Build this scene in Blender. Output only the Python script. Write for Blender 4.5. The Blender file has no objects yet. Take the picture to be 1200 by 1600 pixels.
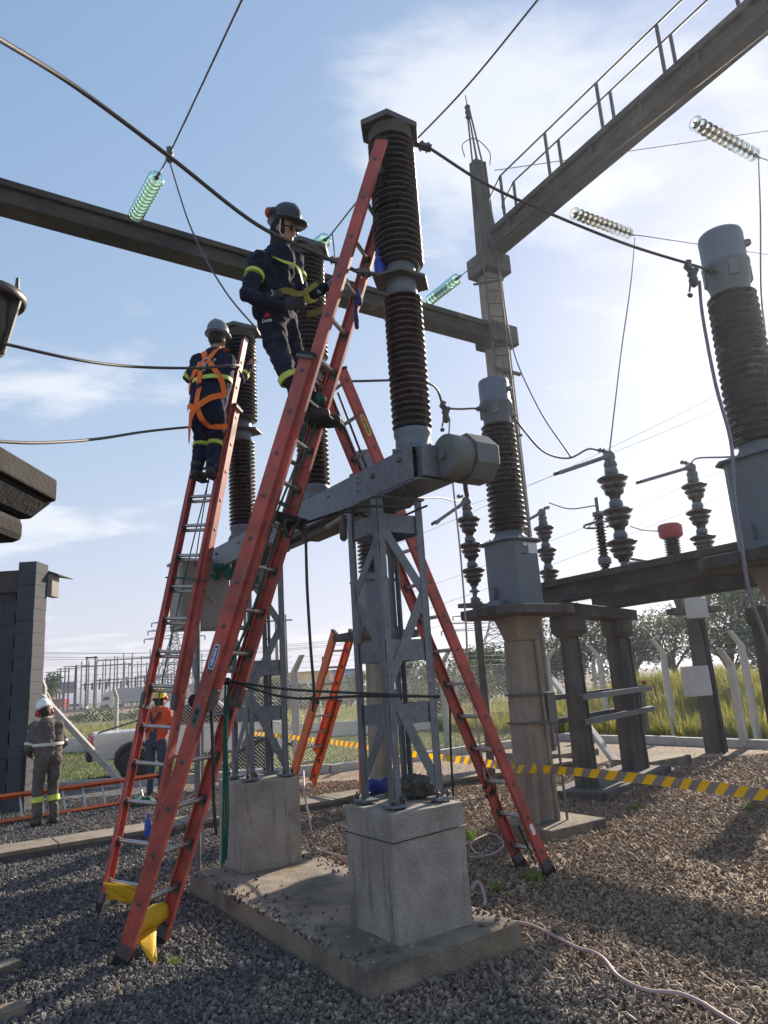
import bpy, bmesh, math, random
import numpy as np
from mathutils import Vector, Matrix

# ------------------------------------------------------------------ camera
SC = bpy.context.scene
COL = SC.collection
R = math.radians
V = Vector
FPX, PITCH, ROLL, HC = 1120.1, 0.234, -0.0643, 1.65
_f = V((0, math.cos(PITCH), math.sin(PITCH)))
_u0 = V((0, -math.sin(PITCH), math.cos(PITCH)))
_r0 = V((1, 0, 0))
_r = _r0 * math.cos(ROLL) + _u0 * math.sin(ROLL)
_u = -_r0 * math.sin(ROLL) + _u0 * math.cos(ROLL)
CAMP = V((0, 0, HC))
cd = bpy.data.cameras.new('camera')
cam = bpy.data.objects.new('camera', cd)
COL.objects.link(cam)
M = Matrix(((_r.x, _u.x, -_f.x, 0), (_r.y, _u.y, -_f.y, 0), (_r.z, _u.z, -_f.z, HC), (0, 0, 0, 1)))
cam.matrix_world = M
cd.sensor_fit = 'HORIZONTAL'
cd.sensor_width = 36.0
cd.lens = FPX / 1200 * 36.0
cd.clip_start = 0.05
cd.clip_end = 4000
SC.camera = cam

# ------------------------------------------------------------------ sky and sun
SUN_AZ, SUN_EL = R(55.5), R(25.0)
w = bpy.data.worlds.new('World')
SC.world = w
w.use_nodes = True
nt = w.node_tree
nt.nodes.clear()
N = nt.nodes.new
L = nt.links.new
out = N('ShaderNodeOutputWorld')
bg = N('ShaderNodeBackground')
bg.inputs['Strength'].default_value = 0.14
sky = N('ShaderNodeTexSky')
sky.sky_type = 'NISHITA'
sky.sun_disc = False
sky.sun_elevation = SUN_EL
sky.sun_rotation = math.pi / 2 - SUN_AZ
sky.altitude = 500
sky.air_density = 1.1
sky.dust_density = 0.25
sky.ozone_density = 1.6
tc = N('ShaderNodeTexCoord')
sep = N('ShaderNodeSeparateXYZ')
L(tc.outputs['Generated'], sep.inputs[0])
zz = N('ShaderNodeMath'); zz.operation = 'MAXIMUM'; zz.inputs[1].default_value = 0.02
L(sep.outputs['Z'], zz.inputs[0])
za = N('ShaderNodeMath'); za.operation = 'ADD'; za.inputs[1].default_value = 0.12
L(zz.outputs[0], za.inputs[0])
dx = N('ShaderNodeMath'); dx.operation = 'DIVIDE'
dy = N('ShaderNodeMath'); dy.operation = 'DIVIDE'
L(sep.outputs['X'], dx.inputs[0]); L(za.outputs[0], dx.inputs[1])
L(sep.outputs['Y'], dy.inputs[0]); L(za.outputs[0], dy.inputs[1])
cmb = N('ShaderNodeCombineXYZ')
L(dx.outputs[0], cmb.inputs[0]); L(dy.outputs[0], cmb.inputs[1])
mp = N('ShaderNodeMapping')
mp.inputs['Location'].default_value = (2.38, 1.86, 0)
mp.inputs['Rotation'].default_value = (0, 0, R(-30))
mp.inputs['Scale'].default_value = (1.0, 1.35, 1)
L(cmb.outputs[0], mp.inputs[0])
big = N('ShaderNodeTexNoise'); big.inputs['Scale'].default_value = 0.55; big.inputs['Detail'].default_value = 2
L(mp.outputs[0], big.inputs['Vector'])
fine = N('ShaderNodeTexNoise'); fine.inputs['Scale'].default_value = 2.3; fine.inputs['Detail'].default_value = 9
fine.inputs['Roughness'].default_value = 0.58; fine.inputs['Distortion'].default_value = 0.25
L(mp.outputs[0], fine.inputs['Vector'])
r1 = N('ShaderNodeMapRange'); r1.interpolation_type = 'SMOOTHSTEP'
r1.inputs['From Min'].default_value = 0.42; r1.inputs['From Max'].default_value = 0.66
L(big.outputs['Fac'], r1.inputs['Value'])
ad = N('ShaderNodeMath'); ad.operation = 'MULTIPLY_ADD'
ad.inputs[1].default_value = 0.36; L(r1.outputs[0], ad.inputs[0]); L(fine.outputs['Fac'], ad.inputs[2])
r2 = N('ShaderNodeMapRange'); r2.interpolation_type = 'SMOOTHSTEP'
r2.inputs['From Min'].default_value = 0.685; r2.inputs['From Max'].default_value = 0.95
r2.inputs['To Max'].default_value = 0.78
L(ad.outputs[0], r2.inputs['Value'])
# the clear sky, slightly richer in blue, its brightest parts held back as on a phone picture
hs = N('ShaderNodeHueSaturation'); hs.inputs['Saturation'].default_value = 1.12
L(sky.outputs[0], hs.inputs['Color'])
k1 = N('ShaderNodeVectorMath'); k1.operation = 'MULTIPLY_ADD'; k1.inputs[1].default_value = (1 / 2.1,) * 3; k1.inputs[2].default_value = (1, 1, 1)
L(hs.outputs[0], k1.inputs[0])
k2 = N('ShaderNodeVectorMath'); k2.operation = 'DIVIDE'
L(hs.outputs[0], k2.inputs[0]); L(k1.outputs[0], k2.inputs[1])
k3 = N('ShaderNodeVectorMath'); k3.operation = 'MULTIPLY'; k3.inputs[1].default_value = (2.02, 1.92, 2.14)
L(k2.outputs[0], k3.inputs[0])
# clouds are lit by the sky round them and by the sun: a share of the sky's own colour plus white
cl = N('ShaderNodeMix'); cl.data_type = 'RGBA'; cl.blend_type = 'MIX'
cw = N('ShaderNodeMix'); cw.data_type = 'RGBA'; cw.blend_type = 'MIX'
cw.inputs['Factor'].default_value = 0.75
cw.inputs[7].default_value = (4.3, 4.3, 4.35, 1)
L(k3.outputs[0], cw.inputs[6])
L(r2.outputs[0], cl.inputs['Factor'])
L(k3.outputs[0], cl.inputs[6]); L(cw.outputs[2], cl.inputs[7])
L(cl.outputs[2], bg.inputs['Color'])
L(bg.outputs[0], out.inputs['Surface'])

SUNDIR = V((math.cos(SUN_AZ) * math.cos(SUN_EL), math.sin(SUN_AZ) * math.cos(SUN_EL), math.sin(SUN_EL)))
sl = bpy.data.lights.new('sun', 'SUN')
sl.energy = 5.0
sl.angle = R(0.6)
sl.color = (1.0, 0.86, 0.70)
so = bpy.data.objects.new('sun', sl)
COL.objects.link(so)
so.rotation_euler = SUNDIR.to_track_quat('Z', 'Y').to_euler()

vs = SC.view_settings
vs.view_transform = 'Standard'
vs.look = 'None'
vs.exposure = 0.9
vs.gamma = 1.0
vs.use_curve_mapping = False
SC.cycles.max_bounces = 8
SC.cycles.transparent_max_bounces = 48
SC.cycles.use_adaptive_sampling = True

# ------------------------------------------------------------------ survey helpers
# pixel of the photograph (1200 x 1600) -> ray; used to survey where things stand
def ray(x, y):
    return (_r * ((x - 600) / FPX) - _u * ((y - 800) / FPX) + _f)
def at(x, y, Y):                      # point seen at the pixel, standing Y metres in front of the camera
    d = ray(x, y); return CAMP + d * (Y / d.y)
def gr(x, y, z=0.0):                  # point seen at the pixel at height z
    d = ray(x, y); return CAMP + d * ((z - HC) / d.z)
# the yard's own axes: A runs along the breaker, B across it
C0 = V((-0.244, 4.318, 0)); AX = V((-0.559, 0.829, 0)).normalized(); BX = V((0.829, 0.559, 0)).normalized(); ZX = V((0, 0, 1))
def W(a, b, z=0.0): return C0 + AX * a + BX * b + ZX * z
rnd = random.Random(7)

# ------------------------------------------------------------------ materials
MATS = {}
def mk(name, col, rough=.6, metal=0.0, var=.18, vs=5, bump=.12, bs=60, col2=None, s2=2.5, th=(.5, .62), amt=.7, streak=False, spec=.5, rvar=.1, coat=0):
    m = bpy.data.materials.new(name); m.use_nodes = True
    t = m.node_tree; b = t.nodes['Principled BSDF']; n = t.nodes.new; l = t.links.new
    c = n('ShaderNodeTexCoord')
    no = n('ShaderNodeTexNoise'); no.inputs['Scale'].default_value = vs; no.inputs['Detail'].default_value = 7; no.inputs['Roughness'].default_value = .62
    l(c.outputs['Object'], no.inputs['Vector'])
    mx = n('ShaderNodeMix'); mx.data_type = 'RGBA'
    mr = n('ShaderNodeMapRange'); mr.inputs['From Min'].default_value = .3; mr.inputs['From Max'].default_value = .7
    l(no.outputs['Fac'], mr.inputs['Value']); l(mr.outputs[0], mx.inputs['Factor'])
    mx.inputs[6].default_value = (*[max(0, x * (1 - var)) for x in col], 1)
    mx.inputs[7].default_value = (*[min(1, x * (1 + var)) for x in col], 1)
    last = mx.outputs[2]
    if col2:
        for k, (cc, sc, tt, am, off) in enumerate(col2 if isinstance(col2, list) else [(col2, s2, th, amt, 0)]):
            mpn = n('ShaderNodeMapping'); mpn.inputs['Location'].default_value = (off + k * 3.1, k * 1.7, 0)
            if streak: mpn.inputs['Scale'].default_value = (1, 1, .13)
            l(c.outputs['Object'], mpn.inputs[0])
            n2 = n('ShaderNodeTexNoise'); n2.inputs['Scale'].default_value = sc; n2.inputs['Detail'].default_value = 6; n2.inputs['Roughness'].default_value = .65
            l(mpn.outputs[0], n2.inputs['Vector'])
            m2 = n('ShaderNodeMapRange'); m2.inputs['From Min'].default_value = tt[0]; m2.inputs['From Max'].default_value = tt[1]; m2.inputs['To Max'].default_value = am
            l(n2.outputs['Fac'], m2.inputs['Value'])
            x2 = n('ShaderNodeMix'); x2.data_type = 'RGBA'; l(m2.outputs[0], x2.inputs['Factor']); l(last, x2.inputs[6]); x2.inputs[7].default_value = (*cc, 1)
            last = x2.outputs[2]
    if 'concrete' in name:
        ng = n('ShaderNodeTexNoise'); ng.inputs['Scale'].default_value = 70; ng.inputs['Detail'].default_value = 8; ng.inputs['Roughness'].default_value = .75; l(c.outputs['Object'], ng.inputs['Vector'])
        mg = n('ShaderNodeMapRange'); mg.inputs['From Min'].default_value = .3; mg.inputs['From Max'].default_value = .7; mg.inputs['To Min'].default_value = .72; mg.inputs['To Max'].default_value = 1.22; l(ng.outputs['Fac'], mg.inputs['Value'])
        xg = n('ShaderNodeVectorMath'); xg.operation = 'SCALE'; l(last, xg.inputs[0]); l(mg.outputs[0], xg.inputs['Scale']); last = xg.outputs[0]
    l(last, b.inputs['Base Color'])
    b.inputs['Metallic'].default_value = metal
    b.inputs['Specular IOR Level'].default_value = spec
    if coat: b.inputs['Coat Weight'].default_value = coat; b.inputs['Coat Roughness'].default_value = .08
    rr = n('ShaderNodeMapRange'); rr.inputs['To Min'].default_value = max(.02, rough - rvar); rr.inputs['To Max'].default_value = min(1, rough + rvar)
    l(no.outputs['Fac'], rr.inputs['Value']); l(rr.outputs[0], b.inputs['Roughness'])
    if bump:
        nb = n('ShaderNodeTexNoise'); nb.inputs['Scale'].default_value = bs; nb.inputs['Detail'].default_value = 5
        l(c.outputs['Object'], nb.inputs['Vector'])
        bp = n('ShaderNodeBump'); bp.inputs['Strength'].default_value = bump; bp.inputs['Distance'].default_value = .02
        l(nb.outputs['Fac'], bp.inputs['Height']); l(bp.outputs[0], b.inputs['Normal'])
    MATS[name] = m
    return m
mk('concrete_block', (.32, .29, .25), .9, var=.3, vs=4, bump=.5, bs=55, col2=[((.055, .05, .045), 8, (.56, .66), .6, 0), ((.34, .19, .06), 2.6, (.57, .70), .7, 4), ((.33, .32, .30), 5, (.60, .70), .5, 9), ((.03, .03, .03), 17, (.66, .70), .8, 13)], streak=True)
mk('concrete_slab', (.235, .195, .15), .92, var=.35, vs=3.5, bump=.5, bs=50, col2=[((.075, .068, .06), 2.2, (.47, .66), .8, 0), ((.32, .23, .12), 1.6, (.56, .72), .6, 5), ((.05, .045, .04), 28, (.66, .71), .7, 9)])
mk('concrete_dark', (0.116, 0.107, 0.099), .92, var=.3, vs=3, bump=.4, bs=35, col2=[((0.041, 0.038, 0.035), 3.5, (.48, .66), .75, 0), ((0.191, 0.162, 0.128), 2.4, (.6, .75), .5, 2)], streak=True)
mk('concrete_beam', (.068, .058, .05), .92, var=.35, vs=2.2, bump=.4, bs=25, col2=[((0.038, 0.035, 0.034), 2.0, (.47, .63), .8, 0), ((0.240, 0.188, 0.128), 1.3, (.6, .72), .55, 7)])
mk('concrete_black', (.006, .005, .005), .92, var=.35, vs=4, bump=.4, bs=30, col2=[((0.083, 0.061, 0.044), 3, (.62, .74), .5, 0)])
mk('concrete_pole', (.27, .232, .19), .9, var=.25, vs=3, bump=.35, bs=35, col2=[((.085, .075, .065), 3.2, (.5, .68), .75, 0), ((.36, .32, .27), 4, (.6, .72), .4, 6)], streak=True)
mk('white_concrete', (0.496, 0.480, 0.448), .9, var=.15, vs=4, bump=.25, bs=40, col2=[((0.240, 0.216, 0.176), 3.5, (.55, .72), .6, 0)], streak=True)
mk('porcelain', (.036, .021, .021), .26, var=.25, vs=3, bump=.02, bs=20, spec=.55, coat=.25, col2=[((.075, .062, .058), 5, (.52, .75), .4, 0)])
mk('porcelain_dark', (0.028, 0.021, 0.021), .28, var=.25, vs=3, bump=.02, bs=20, spec=.6, coat=.3)
mk('galvanised', (.165, .182, .208), .5, metal=.55, var=.22, vs=16, bump=.06, bs=90, col2=[((0.121, 0.124, 0.129), 22, (.5, .58), .5, 0), ((0.220, 0.220, 0.220), 5, (.55, .7), .4, 2)], rvar=.15)
mk('steel_dark', (.12, .115, .11), .6, metal=.4, var=.3, vs=10, bump=.1, col2=[((.18, .10, .06), 9, (.56, .68), .5, 0)])
mk('painted_grey', (.125, .15, .178), .5, var=.1, vs=4, bump=.03, col2=[((0.090, 0.095, 0.095), 3, (.55, .75), .45, 0)], streak=True)
mk('mechanism_grey', (0.135, 0.142, 0.140), .55, var=.12, vs=5, bump=.05, col2=[((0.080, 0.085, 0.075), 4, (.52, .7), .5, 0)])
mk('flange_grey', (0.110, 0.107, 0.102), .6, metal=.3, var=.2, vs=12, bump=.08, col2=[((0.072, 0.050, 0.039), 6, (.55, .7), .5, 0)])
mk('head_grey', (.085, .08, .075), .4, metal=.3, var=.2, vs=8, bump=.05)
mk('cabinet_beige', (0.260, 0.248, 0.217), .55, var=.08, vs=4, bump=.03, col2=[((0.174, 0.155, 0.124), 3, (.6, .75), .4, 0)], streak=True)
mk('fibreglass_red', (.43, .085, .065), .55, var=.32, vs=6, bump=.08, bs=120, col2=[((.22, .07, .06), 3.5, (.48, .66), .7, 0), ((.42, .17, .13), 9, (.56, .68), .55, 2), ((.10, .075, .07), 13, (.63, .70), .7, 3), ((.60, .38, .32), 38, (.67, .72), .7, 6)])
mk('fibreglass_orange', (.62, .13, .035), .48, var=.14, vs=7, bump=.05, bs=120, col2=[((.40, .10, .05), 6, (.52, .68), .5, 0), ((.18, .13, .11), 16, (.67, .73), .6, 3)])
mk('aluminium', (0.440, 0.432, 0.416), .38, metal=.85, var=.15, vs=20, bump=.05, bs=150)
mk('rubber', (.018, .018, .018), .85, var=.3, vs=20, bump=.2)
mk('cable_black', (.022, .022, .024), .6, var=.2, vs=20, bump=.1)
mk('conductor', (.085, .08, .08), .55, metal=.3, var=.2, vs=30, bump=.2, bs=200)
mk('conductor_grey', (0.182, 0.182, 0.189), .5, metal=.4, var=.2, vs=30, bump=.2, bs=200)
mk('rope_green', (.012, .11, .075), .8, var=.35, vs=60, bump=.4, bs=200)
mk('hose_pink', (.42, .31, .31), .55, var=.15, vs=10, bump=.05)
mk('navy_cloth', (.014, .017, .034), .92, var=.4, vs=9, bump=.7, bs=22, spec=.25, col2=[((.045, .048, .06), 7, (.56, .7), .6, 0)])
mk('navy_back', (.013, .017, .045), .92, var=.35, vs=9, bump=.35, bs=35, spec=.25)
mk('grey_cloth', (.115, .10, .09), .92, var=.3, vs=8, bump=.35, bs=30, spec=.25)
mk('denim', (.055, .075, .11), .92, var=.3, vs=12, bump=.3, bs=40, spec=.25)
mk('shirt_orange', (.66, .10, .04), .85, var=.18, vs=8, bump=.3, bs=30, spec=.25)
mk('hiviz', (.55, .66, .10), .6, var=.15, vs=15, bump=.08)
mk('reflective', (.62, .62, .58), .5, var=.1, vs=20, bump=.05)
mk('harness_orange', (.85, .17, .015), .7, var=.12, vs=25, bump=.15, bs=150)
mk('strap_yellow', (.22, .18, .03), .75, var=.25, vs=30, bump=.2, bs=150)
mk('skin', (.33, .18, .12), .55, var=.1, vs=14, bump=.06)
mk('hair', (.02, .015, .012), .7, var=.3, vs=60, bump=.4, bs=160)
mk('balaclava', (.018, .016, .016), .95, var=.3, vs=20, bump=.3)
mk('helmet_dark', (.018, .02, .026), .35, var=.1, vs=6, bump=.02, coat=.2)
mk('helmet_grey', (.13, .145, .17), .35, var=.1, vs=6, bump=.02, coat=.2)
mk('helmet_white', (.78, .78, .76), .35, var=.05, vs=6, bump=.02, coat=.2)
mk('helmet_yellow', (.75, .52, .03), .35, var=.06, vs=6, bump=.02, coat=.2)
mk('muff_red', (.48, .03, .03), .4, var=.1, vs=8, bump=.02)
mk('lens_dark', (.012, .011, .011), .15, var=.1, bump=0)
mk('boot', (.035, .028, .024), .6, var=.3, vs=15, bump=.2)
mk('glove_blue', (.24, .33, .45), .8, var=.4, vs=40, bump=.2)
mk('glove_black', (.02, .02, .022), .8, var=.3, vs=20, bump=.2)
mk('bottle_blue', (.03, .07, .42), .35, var=.1, bump=0)
mk('cloth_yellow', (.72, .43, .012), .6, var=.15, vs=9, bump=.15, bs=25)
mk('cloth_blue', (.02, .04, .20), .75, var=.4, vs=12, bump=.3, bs=30)
mk('cloth_olive', (.06, .055, .04), .85, var=.6, vs=14, bump=.5, bs=50, col2=[((.17, .155, .12), 22, (.52, .6), .7, 0)])
mk('car_white', (.72, .71, .68), .3, var=.04, vs=3, bump=0, coat=.6)
mk('car_red', (.42, .03, .03), .35, var=.06, vs=3, bump=0, coat=.4)
mk('plastic_dark', (.022, .022, .024), .6, var=.2, vs=12, bump=.1)
mk('trailer_white', (0.464, 0.464, 0.456), .5, var=.08, vs=2, bump=.05, col2=[((0.320, 0.312, 0.296), 1.5, (.55, .75), .4, 0)], streak=True)
mk('tyre', (.02, .02, .02), .85, var=.3, vs=12, bump=.25, bs=40)
mk('chrome', (.55, .55, .56), .25, metal=.9, var=.1, bump=0)
mk('red_cap', (.34, .05, .05), .5, var=.12, vs=5, bump=.03, col2=[((.30, .05, .05), 3, (.55, .7), .5, 0)])
mk('paper_white', (.75, .74, .70), .7, var=.06, bump=0)
mk('label_blue', (.06, .12, .38), .5, var=.1, bump=0)
mk('label_yellow', (.62, .47, .10), .5, var=.1, bump=0)
mk('ink_black', (.02, .02, .02), .6, var=0, bump=0)
mk('ink_red', (.55, .03, .04), .6, var=0, bump=0)
mk('ink_white', (.75, .75, .75), .6, var=0, bump=0)
mk('block_wall', (.062, .066, .076), .9, var=.16, vs=2, bump=.25, bs=40, col2=[((.035, .036, .04), 1.5, (.5, .7), .6, 0)])
mk('mortar', (.045, .047, .053), .95, var=.2, vs=8, bump=.3)
mk('roof_dark', (.085, .08, .075), .9, var=.3, vs=6, bump=.3)
mk('door_green', (.02, .045, .035), .6, var=.2, vs=5, bump=.1)
mk('asphalt', (.06, .058, .056), .9, var=.25, vs=2, bump=.2, bs=30)
mk('earth', (.22, .13, .075), .95, var=.3, vs=.6, bump=.4, bs=8)
mk('bark', (.09, .07, .05), .95, var=.35, vs=12, bump=.6, bs=30)
mk('wood_pole', (.12, .10, .085), .9, var=.3, vs=3, bump=.2)
mk('pole_grey', (.27, .25, .23), .9, var=.2, vs=2, bump=.1)
mk('lattice_steel', (.20, .21, .22), .6, metal=.3, var=.15, vs=4, bump=0)
mk('wire_galv', (.36, .37, .37), .5, metal=.5, var=.15, vs=6, bump=0)
mk('building_yellow', (.60, .40, .10), .8, var=.1, vs=1, bump=.05)
mk('building_blue', (.06, .12, .33), .7, var=.1, vs=1, bump=.05)
mk('billboard', (.30, .33, .36), .7, var=.1, vs=1, bump=0)

def mk_glass(name, col, rough=.03, ior=1.5, trans=1.0):
    m = bpy.data.materials.new(name); m.use_nodes = True
    b = m.node_tree.nodes['Principled BSDF']
    b.inputs['Base Color'].default_value = (*col, 1); b.inputs['Roughness'].default_value = rough
    b.inputs['IOR'].default_value = ior; b.inputs['Transmission Weight'].default_value = trans
    MATS[name] = m
def mk_disc(name, col, refl):
    m = bpy.data.materials.new(name); m.use_nodes = True; t = m.node_tree; n = t.nodes.new; l = t.links.new; t.nodes.remove(t.nodes['Principled BSDF'])
    a = n('ShaderNodeBsdfTransparent'); a.inputs['Color'].default_value = (*col, 1)
    g = n('ShaderNodeBsdfGlossy'); g.inputs['Roughness'].default_value = .08; g.inputs['Color'].default_value = (*refl, 1)
    c = n('ShaderNodeBsdfTranslucent'); c.inputs['Color'].default_value = (*refl, 1)
    f = n('ShaderNodeFresnel'); f.inputs['IOR'].default_value = 1.7
    m1 = n('ShaderNodeMixShader'); m1.inputs[0].default_value = .16; l(a.outputs[0], m1.inputs[1]); l(c.outputs[0], m1.inputs[2])
    m2 = n('ShaderNodeMixShader'); l(f.outputs[0], m2.inputs[0]); l(m1.outputs[0], m2.inputs[1]); l(g.outputs[0], m2.inputs[2])
    l(m2.outputs[0], t.nodes['Material Output'].inputs['Surface']); MATS[name] = m
mk_disc('glass_green', (.86, .97, .93), (.70, .95, .85))
mk_disc('glass_clear', (.97, .955, .90), (1.0, .96, .82))
mk_glass('window_glass', (.35, .42, .46), .05, 1.45, .55)

def mk_leaf(name, c1, c2, trans=.35, attr=True):
    m = bpy.data.materials.new(name); m.use_nodes = True
    t = m.node_tree; b = t.nodes['Principled BSDF']; n = t.nodes.new; l = t.links.new
    a = n('ShaderNodeAttribute'); a.attribute_name = 'tint'
    mx = n('ShaderNodeMix'); mx.data_type = 'RGBA'
    l(a.outputs['Fac'], mx.inputs['Factor']); mx.inputs[6].default_value = (*c1, 1); mx.inputs[7].default_value = (*c2, 1)
    l(mx.outputs[2], b.inputs['Base Color']); b.inputs['Roughness'].default_value = .6
    tr = n('ShaderNodeBsdfTranslucent'); l(mx.outputs[2], tr.inputs['Color'])
    ms = n('ShaderNodeMixShader'); ms.inputs[0].default_value = trans
    l(b.outputs[0], ms.inputs[1]); l(tr.outputs[0], ms.inputs[2]); l(ms.outputs[0], t.nodes['Material Output'].inputs['Surface'])
    MATS[name] = m
mk_leaf('leaf', (.035, .065, .018), (.12, .15, .05))
mk_leaf('leaf_pale', (.06, .085, .035), (.16, .17, .09))
mk_leaf('grass_lawn', (.075, .12, .02), (.20, .21, .05), .3)
mk_leaf('grass_tall', (.13, .16, .025), (.42, .38, .09), .55)
mk_leaf('straw', (.20, .13, .08), (.48, .36, .23), .15)
mk_leaf('weed', (.10, .20, .02), (.22, .34, .04), .4)

# hazard tape: diagonal yellow and dark bands along its length (u runs along the tape in metres)
def mk_tape():
    m = bpy.data.materials.new('hazard_tape'); m.use_nodes = True
    t = m.node_tree; b = t.nodes['Principled BSDF']; n = t.nodes.new; l = t.links.new
    uv = n('ShaderNodeUVMap'); s = n('ShaderNodeSeparateXYZ'); l(uv.outputs[0], s.inputs[0])
    md = n('ShaderNodeMath'); md.operation = 'MULTIPLY_ADD'; md.inputs[1].default_value = .075; l(s.outputs[1], md.inputs[0]); l(s.outputs[0], md.inputs[2])
    dv = n('ShaderNodeMath'); dv.operation = 'DIVIDE'; dv.inputs[1].default_value = .205; l(md.outputs[0], dv.inputs[0])
    fr = n('ShaderNodeMath'); fr.operation = 'FRACT'; l(dv.outputs[0], fr.inputs[0])
    gt = n('ShaderNodeMath'); gt.operation = 'GREATER_THAN'; gt.inputs[1].default_value = .5; l(fr.outputs[0], gt.inputs[0])
    mx = n('ShaderNodeMix'); mx.data_type = 'RGBA'; l(gt.outputs[0], mx.inputs['Factor'])
    mx.inputs[6].default_value = (.95, .70, .04, 1); mx.inputs[7].default_value = (.42, .39, .36, 1)
    l(mx.outputs[2], b.inputs['Base Color']); b.inputs['Roughness'].default_value = .35
    tr = n('ShaderNodeBsdfTranslucent'); l(mx.outputs[2], tr.inputs['Color'])
    ms = n('ShaderNodeMixShader'); ms.inputs[0].default_value = .6
    l(b.outputs[0], ms.inputs[1]); l(tr.outputs[0], ms.inputs[2]); l(ms.outputs[0], t.nodes['Material Output'].inputs['Surface'])
    MATS['hazard_tape'] = m
mk_tape()

# gravel bed: grey stone, with straw-brown ground towards the sunny side of the yard
def mk_ground(name, stone):
    m = bpy.data.materials.new(name); m.use_nodes = True
    t = m.node_tree; b = t.nodes['Principled BSDF']; n = t.nodes.new; l = t.links.new
    g = n('ShaderNodeNewGeometry')
    sp = n('ShaderNodeSeparateXYZ'); l(g.outputs['Position'], sp.inputs[0])
    no = n('ShaderNodeTexNoise'); no.inputs['Scale'].default_value = .9; no.inputs['Detail'].default_value = 6; l(g.outputs['Position'], no.inputs['Vector'])
    # share of dead straw among the stones: more to the right and to the back of the yard
    k = n('ShaderNodeMath'); k.operation = 'MULTIPLY_ADD'; k.inputs[1].default_value = .22; k.inputs[2].default_value = -.38; l(sp.outputs[0], k.inputs[0])
    k2 = n('ShaderNodeMath'); k2.operation = 'MULTIPLY_ADD'; k2.inputs[1].default_value = .075; l(sp.outputs[1], k2.inputs[0]); l(k.outputs[0], k2.inputs[2])
    k3 = n('ShaderNodeMath'); k3.operation = 'MULTIPLY_ADD'; k3.inputs[1].default_value = 1.5; l(no.outputs['Fac'], k3.inputs[0]); l(k2.outputs[0], k3.inputs[2])
    mr = n('ShaderNodeMapRange'); mr.inputs['From Min'].default_value = .45; mr.inputs['From Max'].default_value = 1.05; l(k3.outputs[0], mr.inputs['Value'])
    if stone:
        oi = n('ShaderNodeObjectInfo'); rv = oi.outputs['Random']
    else:
        vo = n('ShaderNodeTexVoronoi'); vo.inputs['Scale'].default_value = 34; l(g.outputs['Position'], vo.inputs['Vector'])
        sc = n('ShaderNodeSeparateColor'); l(vo.outputs['Color'], sc.inputs[0]); rv = sc.outputs[0]
    rp = n('ShaderNodeValToRGB'); l(rv, rp.inputs['Fac'])
    e = rp.color_ramp.elements
    e[0].position = 0; e[0].color = (.058, .055, .056, 1); e[1].position = 1; e[1].color = (.32, .295, .27, 1)
    for p, c in ((.35, (.11, .104, .102, 1)), (.75, (.18, .168, .155, 1)), (.93, (.23, .215, .20, 1))):
        x = e.new(p); x.color = c
    rq = n('ShaderNodeValToRGB'); l(rv, rq.inputs['Fac'])
    e = rq.color_ramp.elements
    e[0].position = 0; e[0].color = (.10, .07, .05, 1); e[1].position = 1; e[1].color = (.46, .35, .24, 1)
    for p, c in ((.4, (.22, .16, .115, 1)), (.8, (.35, .265, .19, 1))):
        x = e.new(p); x.color = c
    mx = n('ShaderNodeMix'); mx.data_type = 'RGBA'; l(mr.outputs[0], mx.inputs['Factor']); l(rp.outputs[0], mx.inputs[6]); l(rq.outputs[0], mx.inputs[7])
    l(mx.outputs[2], b.inputs['Base Color']); b.inputs['Roughness'].default_value = .85; b.inputs['Specular IOR Level'].default_value = .3
    nb = n('ShaderNodeTexNoise'); nb.inputs['Scale'].default_value = 45; nb.inputs['Detail'].default_value = 4; l(g.outputs['Position'], nb.inputs['Vector'])
    bp = n('ShaderNodeBump'); bp.inputs['Strength'].default_value = .6 if not stone else .2; bp.inputs['Distance'].default_value = .03
    l(nb.outputs['Fac'], bp.inputs['Height']); l(bp.outputs[0], b.inputs['Normal'])
    MATS[name] = m
mk_ground('gravel_bed', False)
mk_ground('gravel_stone', True)
mk('lawn_soil', (.09, .125, .03), .95, var=.3, vs=1.2, bump=.5, bs=14, col2=[((.27, .21, .07), .5, (.45, .7), .7, 0)])
mk('berm_soil', (.13, .12, .04), .95, var=.35, vs=.8, bump=.5, bs=10)
mk('far_field', (.13, .13, .05), .95, var=.3, vs=.05, bump=0, col2=[((.20, .13, .08), .03, (.5, .65), .6, 0)])

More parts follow.
